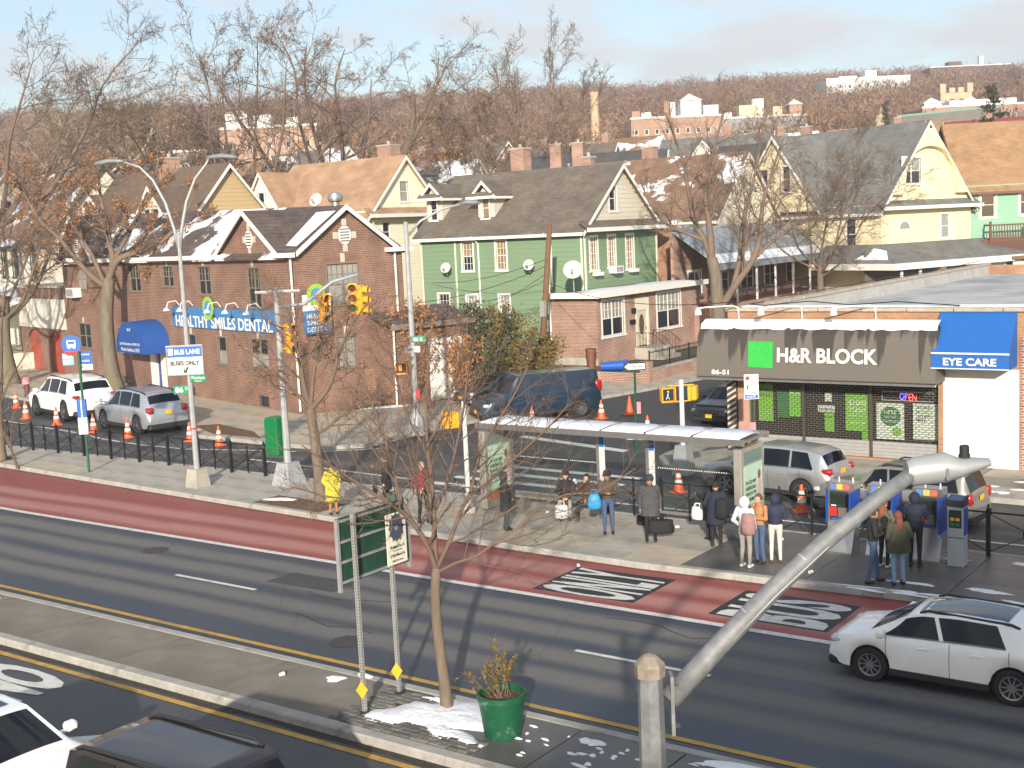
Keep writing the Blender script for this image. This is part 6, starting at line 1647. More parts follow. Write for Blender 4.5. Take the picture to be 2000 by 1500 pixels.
tree('street_tree', 'bare street tree beside the person in the yellow coat', (-27.6, 27.5, .13),
     [(T2['trunk'], .19, .15)] + [(T2[k], r, .02) for k, r in (('a', .10), ('b', .07), ('c', .10), ('d', .06), ('e', .08))],
     [dict(n=13, lr=.46, ang=.8, rr=.45, k=5, wob=.16, up=.07, rmin=.010), dict(n=8, lr=.46, ang=.7, rr=.6, k=4, wob=.2, up=.05, rmin=.007), dict(n=4, lr=.5, ang=.7, rr=.6, k=3, wob=.2, rmin=.0055)],
     leaf=500, leaf_m=LEAFB, leaf_size=.05, seed=12, twig=TWIGR)
tree('oak_tree', 'big street oak with brown leaves before the brick dental building', (-60.1, 44.05, .1),
     [(T3['trunk'], .46, .34)] + [(T3[k], r, .05) for k, r in (('a', .22), ('b', .24), ('c', .20), ('d', .15), ('e', .15))],
     [dict(n=9, lr=.36, ang=.8, rr=.5, k=5, wob=.2, up=.09, rmin=.03), dict(n=7, lr=.46, ang=.75, rr=.55, k=4, wob=.22, up=.05, rmin=.017), dict(n=6, lr=.5, ang=.75, rr=.6, k=4, wob=.22, rmin=.012), dict(n=3, lr=.5, ang=.7, rr=.6, k=3, wob=.2, rmin=.009)],
     leaf=3600, leaf_m=LEAFB, leaf_size=.085, seed=13, bark=BARKG)
tree('forked_tree', 'forked bare tree rising behind the corner of the shop roof', (-33.6, 67.5, .1),
     [(T4['trunk'], .42, .34)] + [(T4[k], r, .04) for k, r in (('a', .22), ('b', .24), ('c', .26), ('d', .18), ('e', .13), ('f', .13))],
     [dict(n=12, lr=.34, ang=.8, rr=.45, k=5, wob=.17, up=.10, rmin=.022), dict(n=8, lr=.47, ang=.75, rr=.55, k=4, wob=.2, up=.05, rmin=.013), dict(n=7, lr=.5, ang=.7, rr=.6, k=3, wob=.2, rmin=.010)], seed=14, bark=BARKG)

def auto_tree(name, label, base, H, spread, nl, seed, trunk_h=.28, r=.4, bark=BARKG, twig=TWIG, leaf=0, leaf_m=None, leaf_size=.12, up=.05, n1=10, n2=8, n3=6, n4=3, lean=(0, 0), ang=.55, rm=1.0, twin=False):
    """trunk with rising limbs for the background trees"""
    rnd = random.Random(seed); b = Vector(base); stems = []
    top = b + Vector((lean[0], lean[1], H*trunk_h)); stems.append(([tuple(b), tuple(b.lerp(top, .5)+Vector((rnd.uniform(-.2, .2), rnd.uniform(-.2, .2), 0))), tuple(top)], r, r*.8))
    for i in range(nl):
        a = 2*math.pi*(i+rnd.uniform(-.3, .3))/nl; e = rnd.uniform(.35, 1.12)*spread
        L = H*(1-trunk_h)*rnd.uniform(.78, 1.0)*(1-.28*e/spread)
        d = Vector((math.cos(a), math.sin(a), 0)); s0 = b.lerp(top, rnd.uniform(.72, 1.0))
        p1 = s0 + d*e*.42 + Vector((0, 0, L*.20)); p2 = s0 + d*e*.72 + Vector((rnd.uniform(-.5, .5), rnd.uniform(-.5, .5), L*.56)); p3 = s0 + d*e*.92 + Vector((rnd.uniform(-.6, .6), rnd.uniform(-.6, .6), L*.8)); p4 = s0 + d*e*1.05 + Vector((rnd.uniform(-.6, .6), rnd.uniform(-.6, .6), L))
        stems.append(([tuple(q) for q in (s0, p1, p2, p3, p4)], r*rnd.uniform(.26, .42), r*.05))
    return tree(name, label, base, stems,
        [dict(n=n1, lr=.36, ang=ang+.3, rr=.5, k=5, wob=.14, up=up, rmin=.030*rm), dict(n=n2, lr=.46, ang=ang+.15, rr=.55, k=4, wob=.2, up=up*.6, rmin=.020*rm), dict(n=n3, lr=.5, ang=.7, rr=.6, k=3, wob=.2, rmin=.016*rm)] + ([dict(n=n4, lr=.55, ang=.65, rr=.6, k=1, wob=.2, rmin=.014*rm)] if n4 else []),
        leaf, leaf_m, bark, twig, seed, leaf_size)
auto_tree('tall_tree', 'very tall twin stemmed tree with russet tips behind the tan house', (-80.6, 73.2, 0), 30.5, 9.0, 7, 21, .30, .60, leaf=1100, leaf_m=mat('leaf_russet', (.34, .18, .10), .85, var=.3), leaf_size=.13, n4=3)
auto_tree('tall_tree', 'broad spreading bare tree behind the cream house with the tan roof', (-80.8, 85.7, 0), 31, 13.0, 7, 22, .38, .85, leaf=500, leaf_m=LEAFB, leaf_size=.13, ang=.65)
auto_tree('tall_tree', 'slender upright bare tree beyond the green house roof', (-64.4, 93.6, 0), 29, 6.0, 5, 23, .40, .42, up=.12, ang=.42, bark=BARK)
auto_tree('tall_tree', 'second slender tree with orange tips beside the upright tree', (-71.5, 92.0, 0), 27, 4.6, 3, 24, .45, .28, up=.14, ang=.4, bark=BARK, leaf=300, leaf_size=.14)
auto_tree('plane_tree', 'pale barked plane tree in front of the hill at the left', (-112.5, 81.7, 0), 30, 8, 7, 25, .5, .5, bark=BARKP, twig=mat('twig_pale', (.33, .26, .18), .9, var=.3), leaf=300, leaf_m=LEAFB, leaf_size=.16)
auto_tree('bare_tree', 'dark tangled bare tree filling the upper left corner', (-84, 51.5, 0), 29, 10.5, 7, 26, .34, .5, n1=12, n2=8, n3=6, n4=3)
auto_tree('bare_tree', 'dark bare tree behind the garage at the left', (-88, 70, 0), 22, 9, 6, 27, .36, .5, n1=12, n2=8, n3=6, n4=3)
auto_tree('bare_tree', 'bare tree between the pale plane tree and the oak', (-92, 78, 0), 19, 8, 6, 28, .4, .4, leaf=400, leaf_m=LEAFB, leaf_size=.12)
auto_tree('beech_tree', 'beech holding orange leaves behind the green house', (-77.8, 100.2, 1.0), 18.5, 5.5, 5, 29, .35, .26, leaf=3600, leaf_m=LEAFO, leaf_size=.14, up=.08)
auto_tree('bare_tree', 'slim bare tree before the yellow house', (-32.2, 80.5, 0), 15.5, 5.6, 7, 30, .34, .26, bark=BARK, rm=.7)
auto_tree('bare_tree', 'grey trunk tree beside the red garage doors', (-71.3, 44.6, 0), 15, 6, 6, 31, .38, .42, rm=.75)
tree('young_tree', 'slim bare sapling on the bus island at the left edge', (-45.4, 27.6, .13), [([(-45.4, 27.6, .1), (-45.5, 27.8, 2.2), (-45.6, 28.2, 5.2)], .16, .10), ([(-45.45, 27.75, 1.0), (-45.0, 27.5, 2.0), (-44.4, 27.2, 3.1), (-43.7, 27.0, 4.0)], .05, .012), ([(-45.5, 27.9, 2.4), (-45.0, 28.0, 3.3), (-44.2, 28.2, 4.2), (-43.6, 28.4, 5.3)], .05, .012), ([(-45.6, 28.2, 5.1), (-45.2, 28.2, 6.3), (-44.9, 28.4, 7.6)], .07, .015), ([(-45.6, 28.2, 4.4), (-46.5, 28.0, 5.6), (-47.2, 28.0, 7)], .06, .015)],
     [dict(n=9, lr=.42, ang=.7, rr=.5, k=5, wob=.17, up=.08, rmin=.011), dict(n=6, lr=.48, ang=.7, rr=.6, k=4, wob=.2, rmin=.008), dict(n=4, lr=.5, ang=.7, rr=.6, k=3, wob=.2, rmin=.006)], seed=32)
tree('young_tree', 'low sapling leaning over the red lane at the left edge', (-43.2, 26.9, .13), [([(-43.2, 26.9, .1), (-43.0, 26.6, .8), (-42.7, 26.3, 1.5)], .05, .035), ([(-42.9, 26.5, 1.0), (-42.4, 26.3, 1.8), (-41.8, 26.2, 2.8)], .03, .008), ([(-43.0, 26.6, .8), (-43.2, 26.4, 1.8), (-43.2, 26.2, 3.0)], .03, .008)],
     [dict(n=8, lr=.5, ang=.6, rr=.5, k=5, wob=.15, up=.1, rmin=.009), dict(n=5, lr=.5, ang=.6, rr=.6, k=3, wob=.2, rmin=.006)], seed=33)

# conifers
def conifer(name, label, base, H, w, seed, m, n=42):
    rng = np.random.default_rng(seed); t = thing(name, label, 'tree', base)
    tb = Tubes(); tb.add(np.array([[[0, 0, 0], [0, 0, H*.5], [0, 0, H]]], float), np.array([[.35, .22, .05]]), 7); link(bpy.data.objects.new('trunk', tb.mesh('trunk', BARK)), t)
    lf = Tubes()
    for i in range(n):
        z = H*(.25+.73*i/n); L = w*(1-(i/n)**1.3)*rng.uniform(.5, 1.1)+.3; a = rng.uniform(0, 6.28); k = 70
        s = rng.uniform(.15, 1, k); C = np.stack([np.cos(a)*L*s, np.sin(a)*L*s, z - .1*L*s + .3*s*s], 1) + rng.normal(0, 1, (k, 3))*np.array([.42, .42, .2])*(.4+.5*s[:, None])
        lf.quads(C, .22, rng, .35)
    link(bpy.data.objects.new('crown', lf.mesh('crown', m, False)), t)
CONI = mat('conifer_green', (.075, .075, .03), .9, var=.35, scale=1.5); CONI2 = mat('conifer_dark', (.045, .052, .03), .9, var=.35, scale=1.5)
conifer('pine_tree', 'olive green pine at the foot of the hill on the left', (-141, 112, terrain_z(-141, 112)), 20, 6.0, 41, CONI)
conifer('spruce_tree', 'dark spruce above the orange brown roof at the right edge', (-33, 127, 0), 20.5, 5.5, 42, CONI2, 36)
conifer('cedar_shrub', 'narrow evergreen in front of the stone church', (-74, 216, terrain_z(-74, 216)), 16, 2.2, 43, CONI2, 26)

# evergreen and russet shrubs in the corner garden
def shrub(name, label, base, H, w, seed, m, n=1700, size=.07, stems=9):
    rng = np.random.default_rng(seed); t = thing(name, label, 'shrub', base)
    a = rng.uniform(0, 6.28, stems); D = np.stack([np.cos(a)*w/H*.8, np.sin(a)*w/H*.8, np.ones(stems)], 1)
    pts, rad = grow_level(rng, np.zeros((stems, 3)), unit(D), np.full(stems, H*.95), np.full(stems, .035), 6, .10, .05, .2)
    tb = Tubes(); tb.add(pts, rad, 4); P0, D0, L, R0 = spawn(rng, pts, rad, 8, .2, 1, .7, .2, .28, .5, .006); p2, r2 = grow_level(rng, P0, D0, L, R0, 3, .2, .1, .3); tb.add(p2, r2, 3)
    link(bpy.data.objects.new('stem', tb.mesh('stem', TWIG)), t)
    C = p2.reshape(-1, 3); C = C[rng.integers(0, len(C), n)] + rng.normal(0, .13, (n, 3))
    lf = Tubes(); lf.quads(C, size, rng); o = link(bpy.data.objects.new('foliage', lf.mesh('foliage', m, False)), t)
LEAFG = mat('evergreen_leaf', (.05, .06, .018), .75, var=.4, scale=3); LEAFY = mat('yellowing_leaf', (.16, .11, .025), .8, var=.4, scale=3)
for i, (x, y, h, w, m_, what) in enumerate([(-40.2, 47.2, 4.6, 1.2, LEAFB, 'tall russet leaved shrub at the brick wing'), (-39.4, 49.6, 3.6, 1.2, LEAFG, 'dark evergreen bush in the corner garden'), (-38.3, 51.5, 4.2, 1.0, LEAFY, 'yellow green upright shrub nearest the green house'), (-38.2, 48.0, 3.0, 1.2, LEAFO, 'orange leaved shrub behind the signal pole'), (-40.8, 51.2, 4.4, 1.1, LEAFG, 'tall evergreen against the green siding'), (-36.8, 53.2, 2.6, .8, LEAFY, 'small yellowing shrub near the utility pole'), (-38.9, 45.6, 4.9, 1.3, LEAFB, 'russet shrub nearest the grey corner lamp'), (-37.5, 49.4, 4.6, 1.6, LEAFG, 'broad dark evergreen behind the dark car'), (-36.4, 50.9, 3.9, 1.3, LEAFY, 'loose yellow green shrub over the blue van roof')]):
    shrub('garden_shrub', what, (x, y, .1), h, w, 60+i, m_, 2300 if m_ in (LEAFG, LEAFY) else 1500, .085)

# ---- the wooded hill: a far wood that reads as one mass
def forest(name, label, m, seed, count, rlo, rhi, slo, shi, H=(12, 17.5)):
    rng = np.random.default_rng(seed); tb = []
    V = []; F = []; nb = 0
    for i in range(count):
        r = rlo + (rhi-rlo)*rng.uniform(0, 1); s = rng.uniform(slo, shi)
        x, y = -.587*r + .81*s*r/400, .81*r + .587*s*r/400
        z = terrain_z(x, y); h = rng.uniform(*H); w = h*rng.uniform(.36, .52); k = 140
        # fine twigs spread over a rounded crown
        v = unit(rng.normal(0, 1, (k, 3))); v[:, 2] = np.abs(v[:, 2])*1.1-.25; rad_ = rng.uniform(.35, 1, (k, 1))**.6
        c0 = np.array([x, y, z+h*.55]); A = c0 + v*rad_*np.array([w, w, h*.42])
        d = unit(v*.5+rng.normal(0, .7, (k, 3))+np.array([0, 0, .25]))*rng.uniform(.9, 2.0, (k, 1)); side = unit(np.cross(d, rng.normal(0, 1, (k, 3))))*rng.uniform(.08, .24, (k, 1))
        V.append(np.stack([A-side, A+side, A+d], 1).reshape(-1, 3)); F.append(nb + np.arange(k*3).reshape(k, 3)); nb += k*3
        # trunk
        V.append(np.array([[x-.16, y, z], [x+.16, y, z], [x, y, z+h*.85]])); F.append(nb + np.arange(3).reshape(1, 3)); nb += 3
    V = np.concatenate(V); F = np.concatenate(F)
    me = bpy.data.meshes.new(name); me.vertices.add(len(V)); me.vertices.foreach_set('co', V.ravel()); me.loops.add(F.size); me.loops.foreach_set('vertex_index', F.ravel().astype(np.int32)); me.polygons.add(len(F)); me.polygons.foreach_set('loop_start', (np.arange(len(F))*3).astype(np.int32)); me.materials.append(m); me.update(calc_edges=True); me.validate()
    o = link(bpy.data.objects.new(name, me)); o['kind'] = 'stuff'; o['label'] = label; o['category'] = 'woodland'
FOR = [mat('wood_%d' % k, c, .95, var=.25, scale=.05, spec=.1) for k, c in enumerate([(.220, .140, .098), (.265, .165, .105), (.175, .115, .086), (.30, .165, .088)])]
for k in range(4):
    forest('hillside_wood', ['grey brown bare wood covering the hill', 'warm brown bare trees over the hill', 'dark bare trees over the hill', 'rust tinted trees scattered over the hill'][k], FOR[k], 70+k, [1500, 1300, 1100, 350][k], 255 if k != 1 else 240, 640, -235, 245)

# ---- the winter air over the neighbourhood
hz_ = MB(); hz_.box(-1120, 420, -130, 1220, -1.5, 110); ho = hz_.build('haze', bpy.data.materials.new('haze_air')); ho['kind'] = 'stuff'; ho['label'] = 'thin pale winter haze in the air'
hm_ = ho.data.materials[0]; hm_.use_nodes = True; _hn = hm_.node_tree.nodes; _hn.remove(_hn['Principled BSDF']); _hv = _hn.new('ShaderNodeVolumePrincipled'); _hv.inputs['Color'].default_value = (.86, .90, 1.0, 1); _hv.inputs['Density'].default_value = .0006; _hv.inputs['Anisotropy'].default_value = .2
hm_.node_tree.links.new(_hv.outputs['Volume'], _hn['Material Output'].inputs['Volume'])
# ================================================================== vehicles
def interp(P, x):
    if x <= P[0][0]: return P[0][1]
    for (a, va), (b, vb) in zip(P, P[1:]):
        if x <= b: return va+(vb-va)*(x-a)/(b-a)
    return P[-1][1]
TYRE = mat('tyre_rubber', (.018, .018, .018), .85, var=.15); RIM = mat('alloy_rim', (.45, .45, .46), .3, metal=.9, var=.05)
RLAMP = mat('tail_lamp_red', (.35, .012, .015), .15, var=.1, coat=.5); HLAMP = mat('head_lamp', (.55, .57, .60), .12, var=.1, coat=.6); AMB = mat('amber_lamp', (.75, .26, .02), .2)
PLATE = mat('plate_gold', (.75, .42, .02), .5); PLATEW = mat('plate_white', (.6, .6, .58), .5); TRIMB = mat('black_plastic', (.02, .02, .021), .6, var=.08); CHROME = mat('chrome', (.7, .7, .7), .12, metal=1.0, var=0)
def paint(name, col, metal=.0): return mat(name, col, .32, metal=metal, var=.05, scale=3, coat=.7, dirt=tuple(c*.82+.01 for c in col), dirt_scale=1.6, dirt_amt=.30)
def wheel(parent, x, y, r, w, style, out):
    o = bpy.data.objects.new('wheel', None); o.empty_display_size = .1; o.location = (x, y, r); link(o, parent)
    rot = Matrix.Rotation(R(90)*(-out), 4, 'X')
    m = MB(); m.lathe([(r*.66, -w*.5), (r*.93, -w*.5), (r, -w*.36), (r, w*.36), (r*.93, w*.5), (r*.68, w*.5), (r*.64, w*.3)], 26, rot); m.build('tyre', TYRE, o, smooth=30)
    m = MB(); m.lathe([(r*.67, w*.46), (r*.60, w*.44), (r*.58, w*.15)], 26, rot, cap=False); n = {'multi': 10, 'five': 5, 'plain': 8}[style]
    for k in range(n):
        a = 2*math.pi*k/n; ca, sa = math.cos(a), math.sin(a); hw = r*(.045 if style == 'multi' else .085)
        m.add([(ca*r*.1-sa*hw*1.2, sa*r*.1+ca*hw*1.2, w*.40), (ca*r*.62-sa*hw*.8, sa*r*.62+ca*hw*.8, w*.44), (ca*r*.62+sa*hw*.8, sa*r*.62-ca*hw*.8, w*.44), (ca*r*.1+sa*hw*1.2, sa*r*.1-ca*hw*1.2, w*.40)], [(0, 1, 2, 3)], rot)
    m.lathe([(0.001, w*.42), (r*.13, w*.41), (r*.15, w*.3)], 12, rot, cap=False); m.build('rim', RIM, o)
    m = MB(); m.lathe([(0.001, w*.12), (r*.58, w*.14)], 20, rot, cap=False); m.build('brake_disc', DARK, o)

def car(name, label, loc, rz, body, L, W, T, B, wx, r, side, ws, rw, zs=.26, scale=1.0, rim='multi', glass=None, rails=False, clad=None, plate='gold', sun=None, lights=True, roofm=None, group=None, cat='car', lamps=None, hubs=None):
    """T centre-line height, B shoulder height (x to the front); side = windows (xb0, xb1, xt0, xt1); ws, rw = x-ranges of the screens"""
    t = thing(name, label, cat, loc, rz, group, scale); glass = glass or CARGLASS; w0 = W/2
    ra = r*1.16
    def hw(x):
        e = abs(x)/(L/2); return w0*(1-.16*max(0, (e-.78)/.22)**2)
    def gh(x): return max(0., interp(T, x)-interp(B, x))
    def wr(x): return hw(x)*(.86-.15*min(1, gh(x)/.5))
    crown = .035
    def P(x, f): return (x, hw(x)*.955*(1-f)+wr(x)*f, interp(B, x)+.015+f*max(.005, gh(x)-crown))
    def zlo(x):
        z = zs + .10*max(0, (abs(x)/(L/2)-.86)/.14)
        for q in wx:
            if abs(x-q) < ra: z = max(z, r+math.sqrt(ra*ra-(x-q)**2)*1.0)
        return min(z, interp(B, x)-.06)
    xs_ = {-L/2, L/2, *[p[0] for p in T], *[p[0] for p in B]}
    for q in wx:
        for k in range(17): xs_.add(q-ra*math.cos(math.pi*k/16))
    k = -L/2
    while k < L/2: xs_.add(round(k, 3)); k += .12
    xs_ = sorted(x for x in xs_ if -L/2 <= x <= L/2); xs_ = [x for i, x in enumerate(xs_) if i == 0 or x-xs_[i-1] > .008]
    def sect(x):
        b, zl, h = interp(B, x), zlo(x), hw(x)
        pts = [(h*.945, zl), (h*.985, zl+(b-zl)*.28), (h, zl+(b-zl)*.6), (h*.985, zl+(b-zl)*.9), (h*.955, b+.015)]
        for f in (.35, .7, 1): q = P(x, f); pts.append((q[1], q[2]))
        tz = interp(T, x); pts += [(wr(x)*.86, max(pts[-1][1], tz-crown*.45)), (wr(x)*.5, tz-crown*.12), (0, tz)]
        return pts
    bm = MB(); G_ = [[(x, y, z) for y, z in sect(x)] + [(x, -y, z) for y, z in sect(x)[-2::-1]] for x in xs_]
    bm.grid(G_); bm.poly(G_[0]); bm.poly(G_[-1])
    bo = bm.build('body', body, t, smooth=38)
    u = MB(); u.box(-L/2+.25, L/2-.25, -w0+.16, w0-.16, zs-.06, interp(B, 0)-.1); u.build('underbody', TRIMB, t)
    for q in wx:
        for s_ in (1, -1):
            a = MB(); a.prism([(q+ra*math.cos(math.pi*k/12), r+ra*math.sin(math.pi*k/12)) for k in range(13)], s_*(w0-.34), s_*(w0-.30), 'Y'); a.build('wheel_arch', TRIMB, t)
            wheel(t, q, s_*(w0-.125), r, .22, rim, s_)
    for s_ in (1, -1):
        for (a, b, c, d) in side:
            g = MB(); rows = []
            for i in range(6):
                f = .10+.80*i/5; x0_, x1_ = a+(c-a)*i/5, b+(d-b)*i/5; row = []
                for j in range(6):
                    p = P(x0_+(x1_-x0_)*j/5, f); row.append((p[0], s_*(p[1]+.007), p[2]))
                rows.append(row)
            g.grid(rows); g.build('side_window', glass, bo, smooth=True)
    for nm, (xa, xb) in (('windscreen', ws), ('rear_window', rw)):
        if xa is None: continue
        g = MB(); rows = []
        for i in range(7):
            x = xa+(xb-xa)*i/6; row = []
            for j in range(9):
                f = -1+2*j/8; y = f*wr(x)*.93; z = interp(T, x)-crown*abs(f)**2.2+.008; row.append((x, y, z))
            rows.append(row)
        # push outwards along the slope
        sl = (interp(T, xb)-interp(T, xa))/(xb-xa); nx = -sl/math.hypot(1, sl)
        g.grid([[(p[0]+nx*.01, p[1], p[2]+.006) for p in row] for row in rows]); g.build(nm, glass, bo, smooth=True)
    if sun:
        g = MB(); g.grid([[(x, f*wr(x)*.72, interp(T, x)-crown*.3*abs(f)**2.2+.014) for f in (-1, -.5, 0, .5, 1)] for x in np.linspace(sun[0], sun[1], 5)]); g.build('roof_glass', glass_mat('roof_glass', (.01, .02, .04), .02), bo, smooth=True)
    # bumpers, lamps, plates, mirrors, handles, seams
    cl = clad or TRIMB
    for s_ in (1, -1):
        m = MB(); m.beam((wx[0]+ra, s_*(w0*.975), zs+.03), (wx[1]-ra, s_*(w0*.975), zs+.03), .05, .12); m.build('sill', cl, t)
        mx_ = ws[0]-.28 if ws[0] > ws[1] else ws[0]
        mz = interp(B, mx_)+.10; m = MB(); m.rbox(mx_-.10, mx_+.06, s_*(w0+.11)-.10, s_*(w0+.11)+.10, mz-.07, mz+.08, .035); m.beam((mx_, s_*w0*.9, mz-.03), (mx_, s_*(w0+.06), mz-.03), .05, .04); m.build('mirror', body, t, smooth=40)
        for hx in (hubs or (.28, -.72)):
            m = MB(); z_ = interp(B, hx)-.14; m.rbox(hx-.12, hx+.10, s_*w0*.985-.015+s_*.01, s_*w0*.985+.015+s_*.015, z_-.018, z_+.018, .01); m.build('door_handle', body if body is not TRIMB else CHROME, t)
        for sx in (ws[0]-.35 if ws[0] > ws[1] else .9, -.22, wx[0]+.05):
            zl, b = max(zlo(sx), zs+.1), interp(B, sx); pr = sect(sx)
            m = MB(); m.tube([(sx, s_*(y+.001), z) for y, z in pr[:5]], .006, 4); m.build('door_seam', TRIMB, t)
        m = MB(); m.tube([(q[0], s_*(q[1]+.006), q[2]) for q in (P(side[-1][0]+(side[0][1]-side[-1][0])*k/8, .07) for k in range(9))], .011, 5); m.build('belt_trim', CHROME, t)
        if rails:
            xa, xb = ws[1]-.25, rw[1]+.15; m = MB(); m.tube([(xa, s_*wr(xa)*.93, interp(T, xa)-.01), (xa-.15, s_*wr(xa)*.95, interp(T, xa)+.05), (xb+.15, s_*wr(xb)*.95, interp(T, xb)+.05), (xb, s_*wr(xb)*.93, interp(T, xb)-.01)], .028, 6); m.build('roof_rail', TRIMB, t)
        lp = lamps or {}
        hz = lp.get('hz', interp(B, L/2-.3)-.10); m = MB(); m.rbox(L/2-.42, L/2-.05, s_*(w0*.80)-.13, s_*(w0*.80)+.14, hz-.08, hz+.07, .05); m.build('headlight', HLAMP, t, smooth=50)
        tz_ = lp.get('tz', interp(B, -L/2+.15)-.06); th = lp.get('th', .15); m = MB(); m.rbox(-L/2+lp.get('tx', .0), -L/2+.34, s_*(w0*.775)-.14, s_*(w0*.775)+.125, tz_-th/2, tz_+th/2, .05); m.build('tail_light', RLAMP, t, smooth=50)
    m = MB(); m.rbox(L/2-.30, L/2+.02, -w0*.9, w0*.9, zs-.04, zs+.16, .05); m.build('front_bumper', cl, t); m = MB(); m.rbox(-L/2-.03, -L/2+.30, -w0*.9, w0*.9, zs-.04, zs+.20, .05); m.build('rear_bumper', cl, t)
    m = MB(); m.rbox(L/2-.06, L/2+.012, -w0*.5, w0*.5, zs+.22, zs+.40, .03); gr = m.build('grille', TRIMB, t)
    for k in range(3):
        m = MB(); m.box(L/2+.012, L/2+.02, -w0*.48, w0*.48, zs+.25+k*.055, zs+.265+k*.055); m.build('grille_bar', CHROME, gr)
    for x_, s_ in ((L/2+.02, 1), (-L/2-.012, -1)):
        z_ = lamps.get('pz', .62) if (lamps and s_ < 0) else zs+.13
        m = MB(); m.box(min(x_, x_+s_*.012), max(x_, x_+s_*.012), -.15, .15, z_, z_+.15); m.build('number_plate', PLATE if plate == 'gold' else PLATEW, t)
    return t

suvT = [(-2.34, .62), (-2.32, .98), (-2.20, 1.12), (-1.92, 1.52), (-1.5, 1.62), (-.6, 1.67), (.25, 1.65), (.55, 1.58), (1.25, 1.10), (1.35, 1.06), (1.9, .99), (2.22, .86), (2.34, .58)]
suvB = [(-2.34, .60), (-2.2, .98), (-1.2, 1.02), (.9, .99), (1.3, .98), (2.1, .86), (2.34, .56)]
SW = [(.02, 1.02, .1, .58), (-.92, -.06, -.9, .02), (-1.75, -1.0, -1.5, -.97)]
WHITEP = paint('car_white', (.88, .88, .87)); SILV = paint('car_silver', (.48, .49, .50), .7); SILV2 = paint('car_silver_blue', (.46, .49, .53), .6); NAVY = paint('van_navy', (.010, .028, .055)); CHAMP = paint('car_pewter', (.30, .285, .25), .6); DGREY = paint('car_dark_grey', (.035, .04, .05), .5); BROWNB = paint('car_dark_brown', (.022, .014, .014), .3)
# near lane: white crossover
glaT = [(-2.21, .60), (-2.19, .98), (-2.05, 1.12), (-1.62, 1.40), (-1.1, 1.50), (-.3, 1.53), (.35, 1.49), (.62, 1.42), (1.38, 1.02), (1.45, 1.0), (1.95, .92), (2.15, .80), (2.21, .55)]
glaB = [(-2.21, .58), (-2.05, 1.03), (-1.0, 1.01), (.9, .96), (1.4, .95), (2.0, .85), (2.21, .52)]
car('crossover_car', 'white crossover with dark roof glass driving in the near lanes', (-6.35, 21.68, 0), math.pi, WHITEP, 4.42, 1.80, glaT, glaB, (-1.36, 1.34), .345, [(-.02, 1.12, .12, .66), (-1.25, -.10, -1.05, .04)], (1.36, .66), (-1.98, -1.6), zs=.25, scale=.90, sun=(.45, -1.2), rails=True, lamps=dict(tx=.02, th=.18, tz=.88))
# parked on the service road
car('suv_car', 'silver crossover parked before the tax office', (-15.35, 34.6, 0), R(180-6), SILV, 4.64, 1.80, suvT, suvB, (-1.35, 1.34), .36, SW, (1.2, .60), (-2.14, -1.94), scale=.95, rim='five', lamps=dict(tz=1.0, th=.2, pz=.9))
car('suv_car', 'pewter boxy SUV parked behind the ticket machines', (-11.0, 32.9, 0), R(180-4), CHAMP, 4.8, 1.88, [(-2.40, .60), (-2.38, 1.0), (-2.32, 1.12), (-2.12, 1.62), (-1.7, 1.70), (.2, 1.70), (.45, 1.66), (1.05, 1.14), (1.15, 1.10), (2.1, 1.04), (2.32, .9), (2.4, .6)], [(-2.4, .58), (-2.3, 1.08), (1.0, 1.04), (2.1, .95), (2.4, .56)], (-1.45, 1.42), .37, [(.02, .88, .08, .48), (-.98, -.06, -.96, .02), (-2.05, -1.06, -1.9, -1.04)], (1.02, .5), (-2.31, -2.14), scale=.92, rim='five', rails=True, lamps=dict(tx=.0, th=.34, tz=.95, pz=.85))
car('suv_car', 'silver SUV parked before the dental entrance', (-47.35, 35.9, 0), R(180-11), SILV2, 4.77, 1.84, suvT, suvB, (-1.42, 1.42), .37, SW, (1.2, .60), (-2.14, -1.94), scale=1.17, rim='multi', rails=True, lamps=dict(th=.24, pz=.78, tz=.95))
car('suv_car', 'white sporty SUV parked ahead of the silver one beside the oak', (-54.9, 37.55, 0), R(180-13), WHITEP, 4.85, 1.94, suvT, suvB, (-1.45, 1.45), .39, SW, (1.2, .60), (-2.14, -1.94), scale=1.27, rim='multi', rails=True, plate='white', lamps=dict(th=.13, pz=.72, tz=.97))
# side street
sedT = [(-2.40, .58), (-2.38, .92), (-1.75, 1.04), (-1.62, 1.06), (-.95, 1.40), (-.2, 1.46), (.4, 1.42), (1.25, 1.0), (1.35, .97), (2.1, .84), (2.36, .72), (2.40, .5)]
sedB = [(-2.4, .56), (-2.2, .94), (-.8, .98), (1.0, .93), (1.4, .9), (2.2, .78), (2.4, .48)]
SDW = [(.0, 1.0, .08, .5), (-.98, -.08, -.82, .0)]
car('sedan_car', 'dark grey saloon parked nose out beside the shop', (-22.7, 47.3, 0), R(-92), DGREY, 4.8, 1.82, sedT, sedB, (-1.38, 1.40), .33, SDW, (1.22, .48), (-1.6, -1.0), scale=1.0, lamps=dict(hz=.66))
car('sedan_car', 'dark car standing behind the shrubs of the corner garden', (-35.2, 47.6, .15), R(-110), DGREY, 4.8, 1.82, sedT, sedB, (-1.38, 1.40), .33, SDW, (1.22, .48), (-1.6, -1.0), scale=.95)
vanT = [(-2.85, .55), (-2.84, 1.05), (-2.80, 1.5), (-2.72, 1.98), (-2.5, 2.06), (.9, 2.08), (1.1, 2.02), (1.75, 1.26), (1.85, 1.22), (2.6, 1.08), (2.8, .95), (2.85, .6)]
vanB = [(-2.85, .52), (-2.75, 1.2), (1.7, 1.18), (2.5, 1.0), (2.85, .56)]
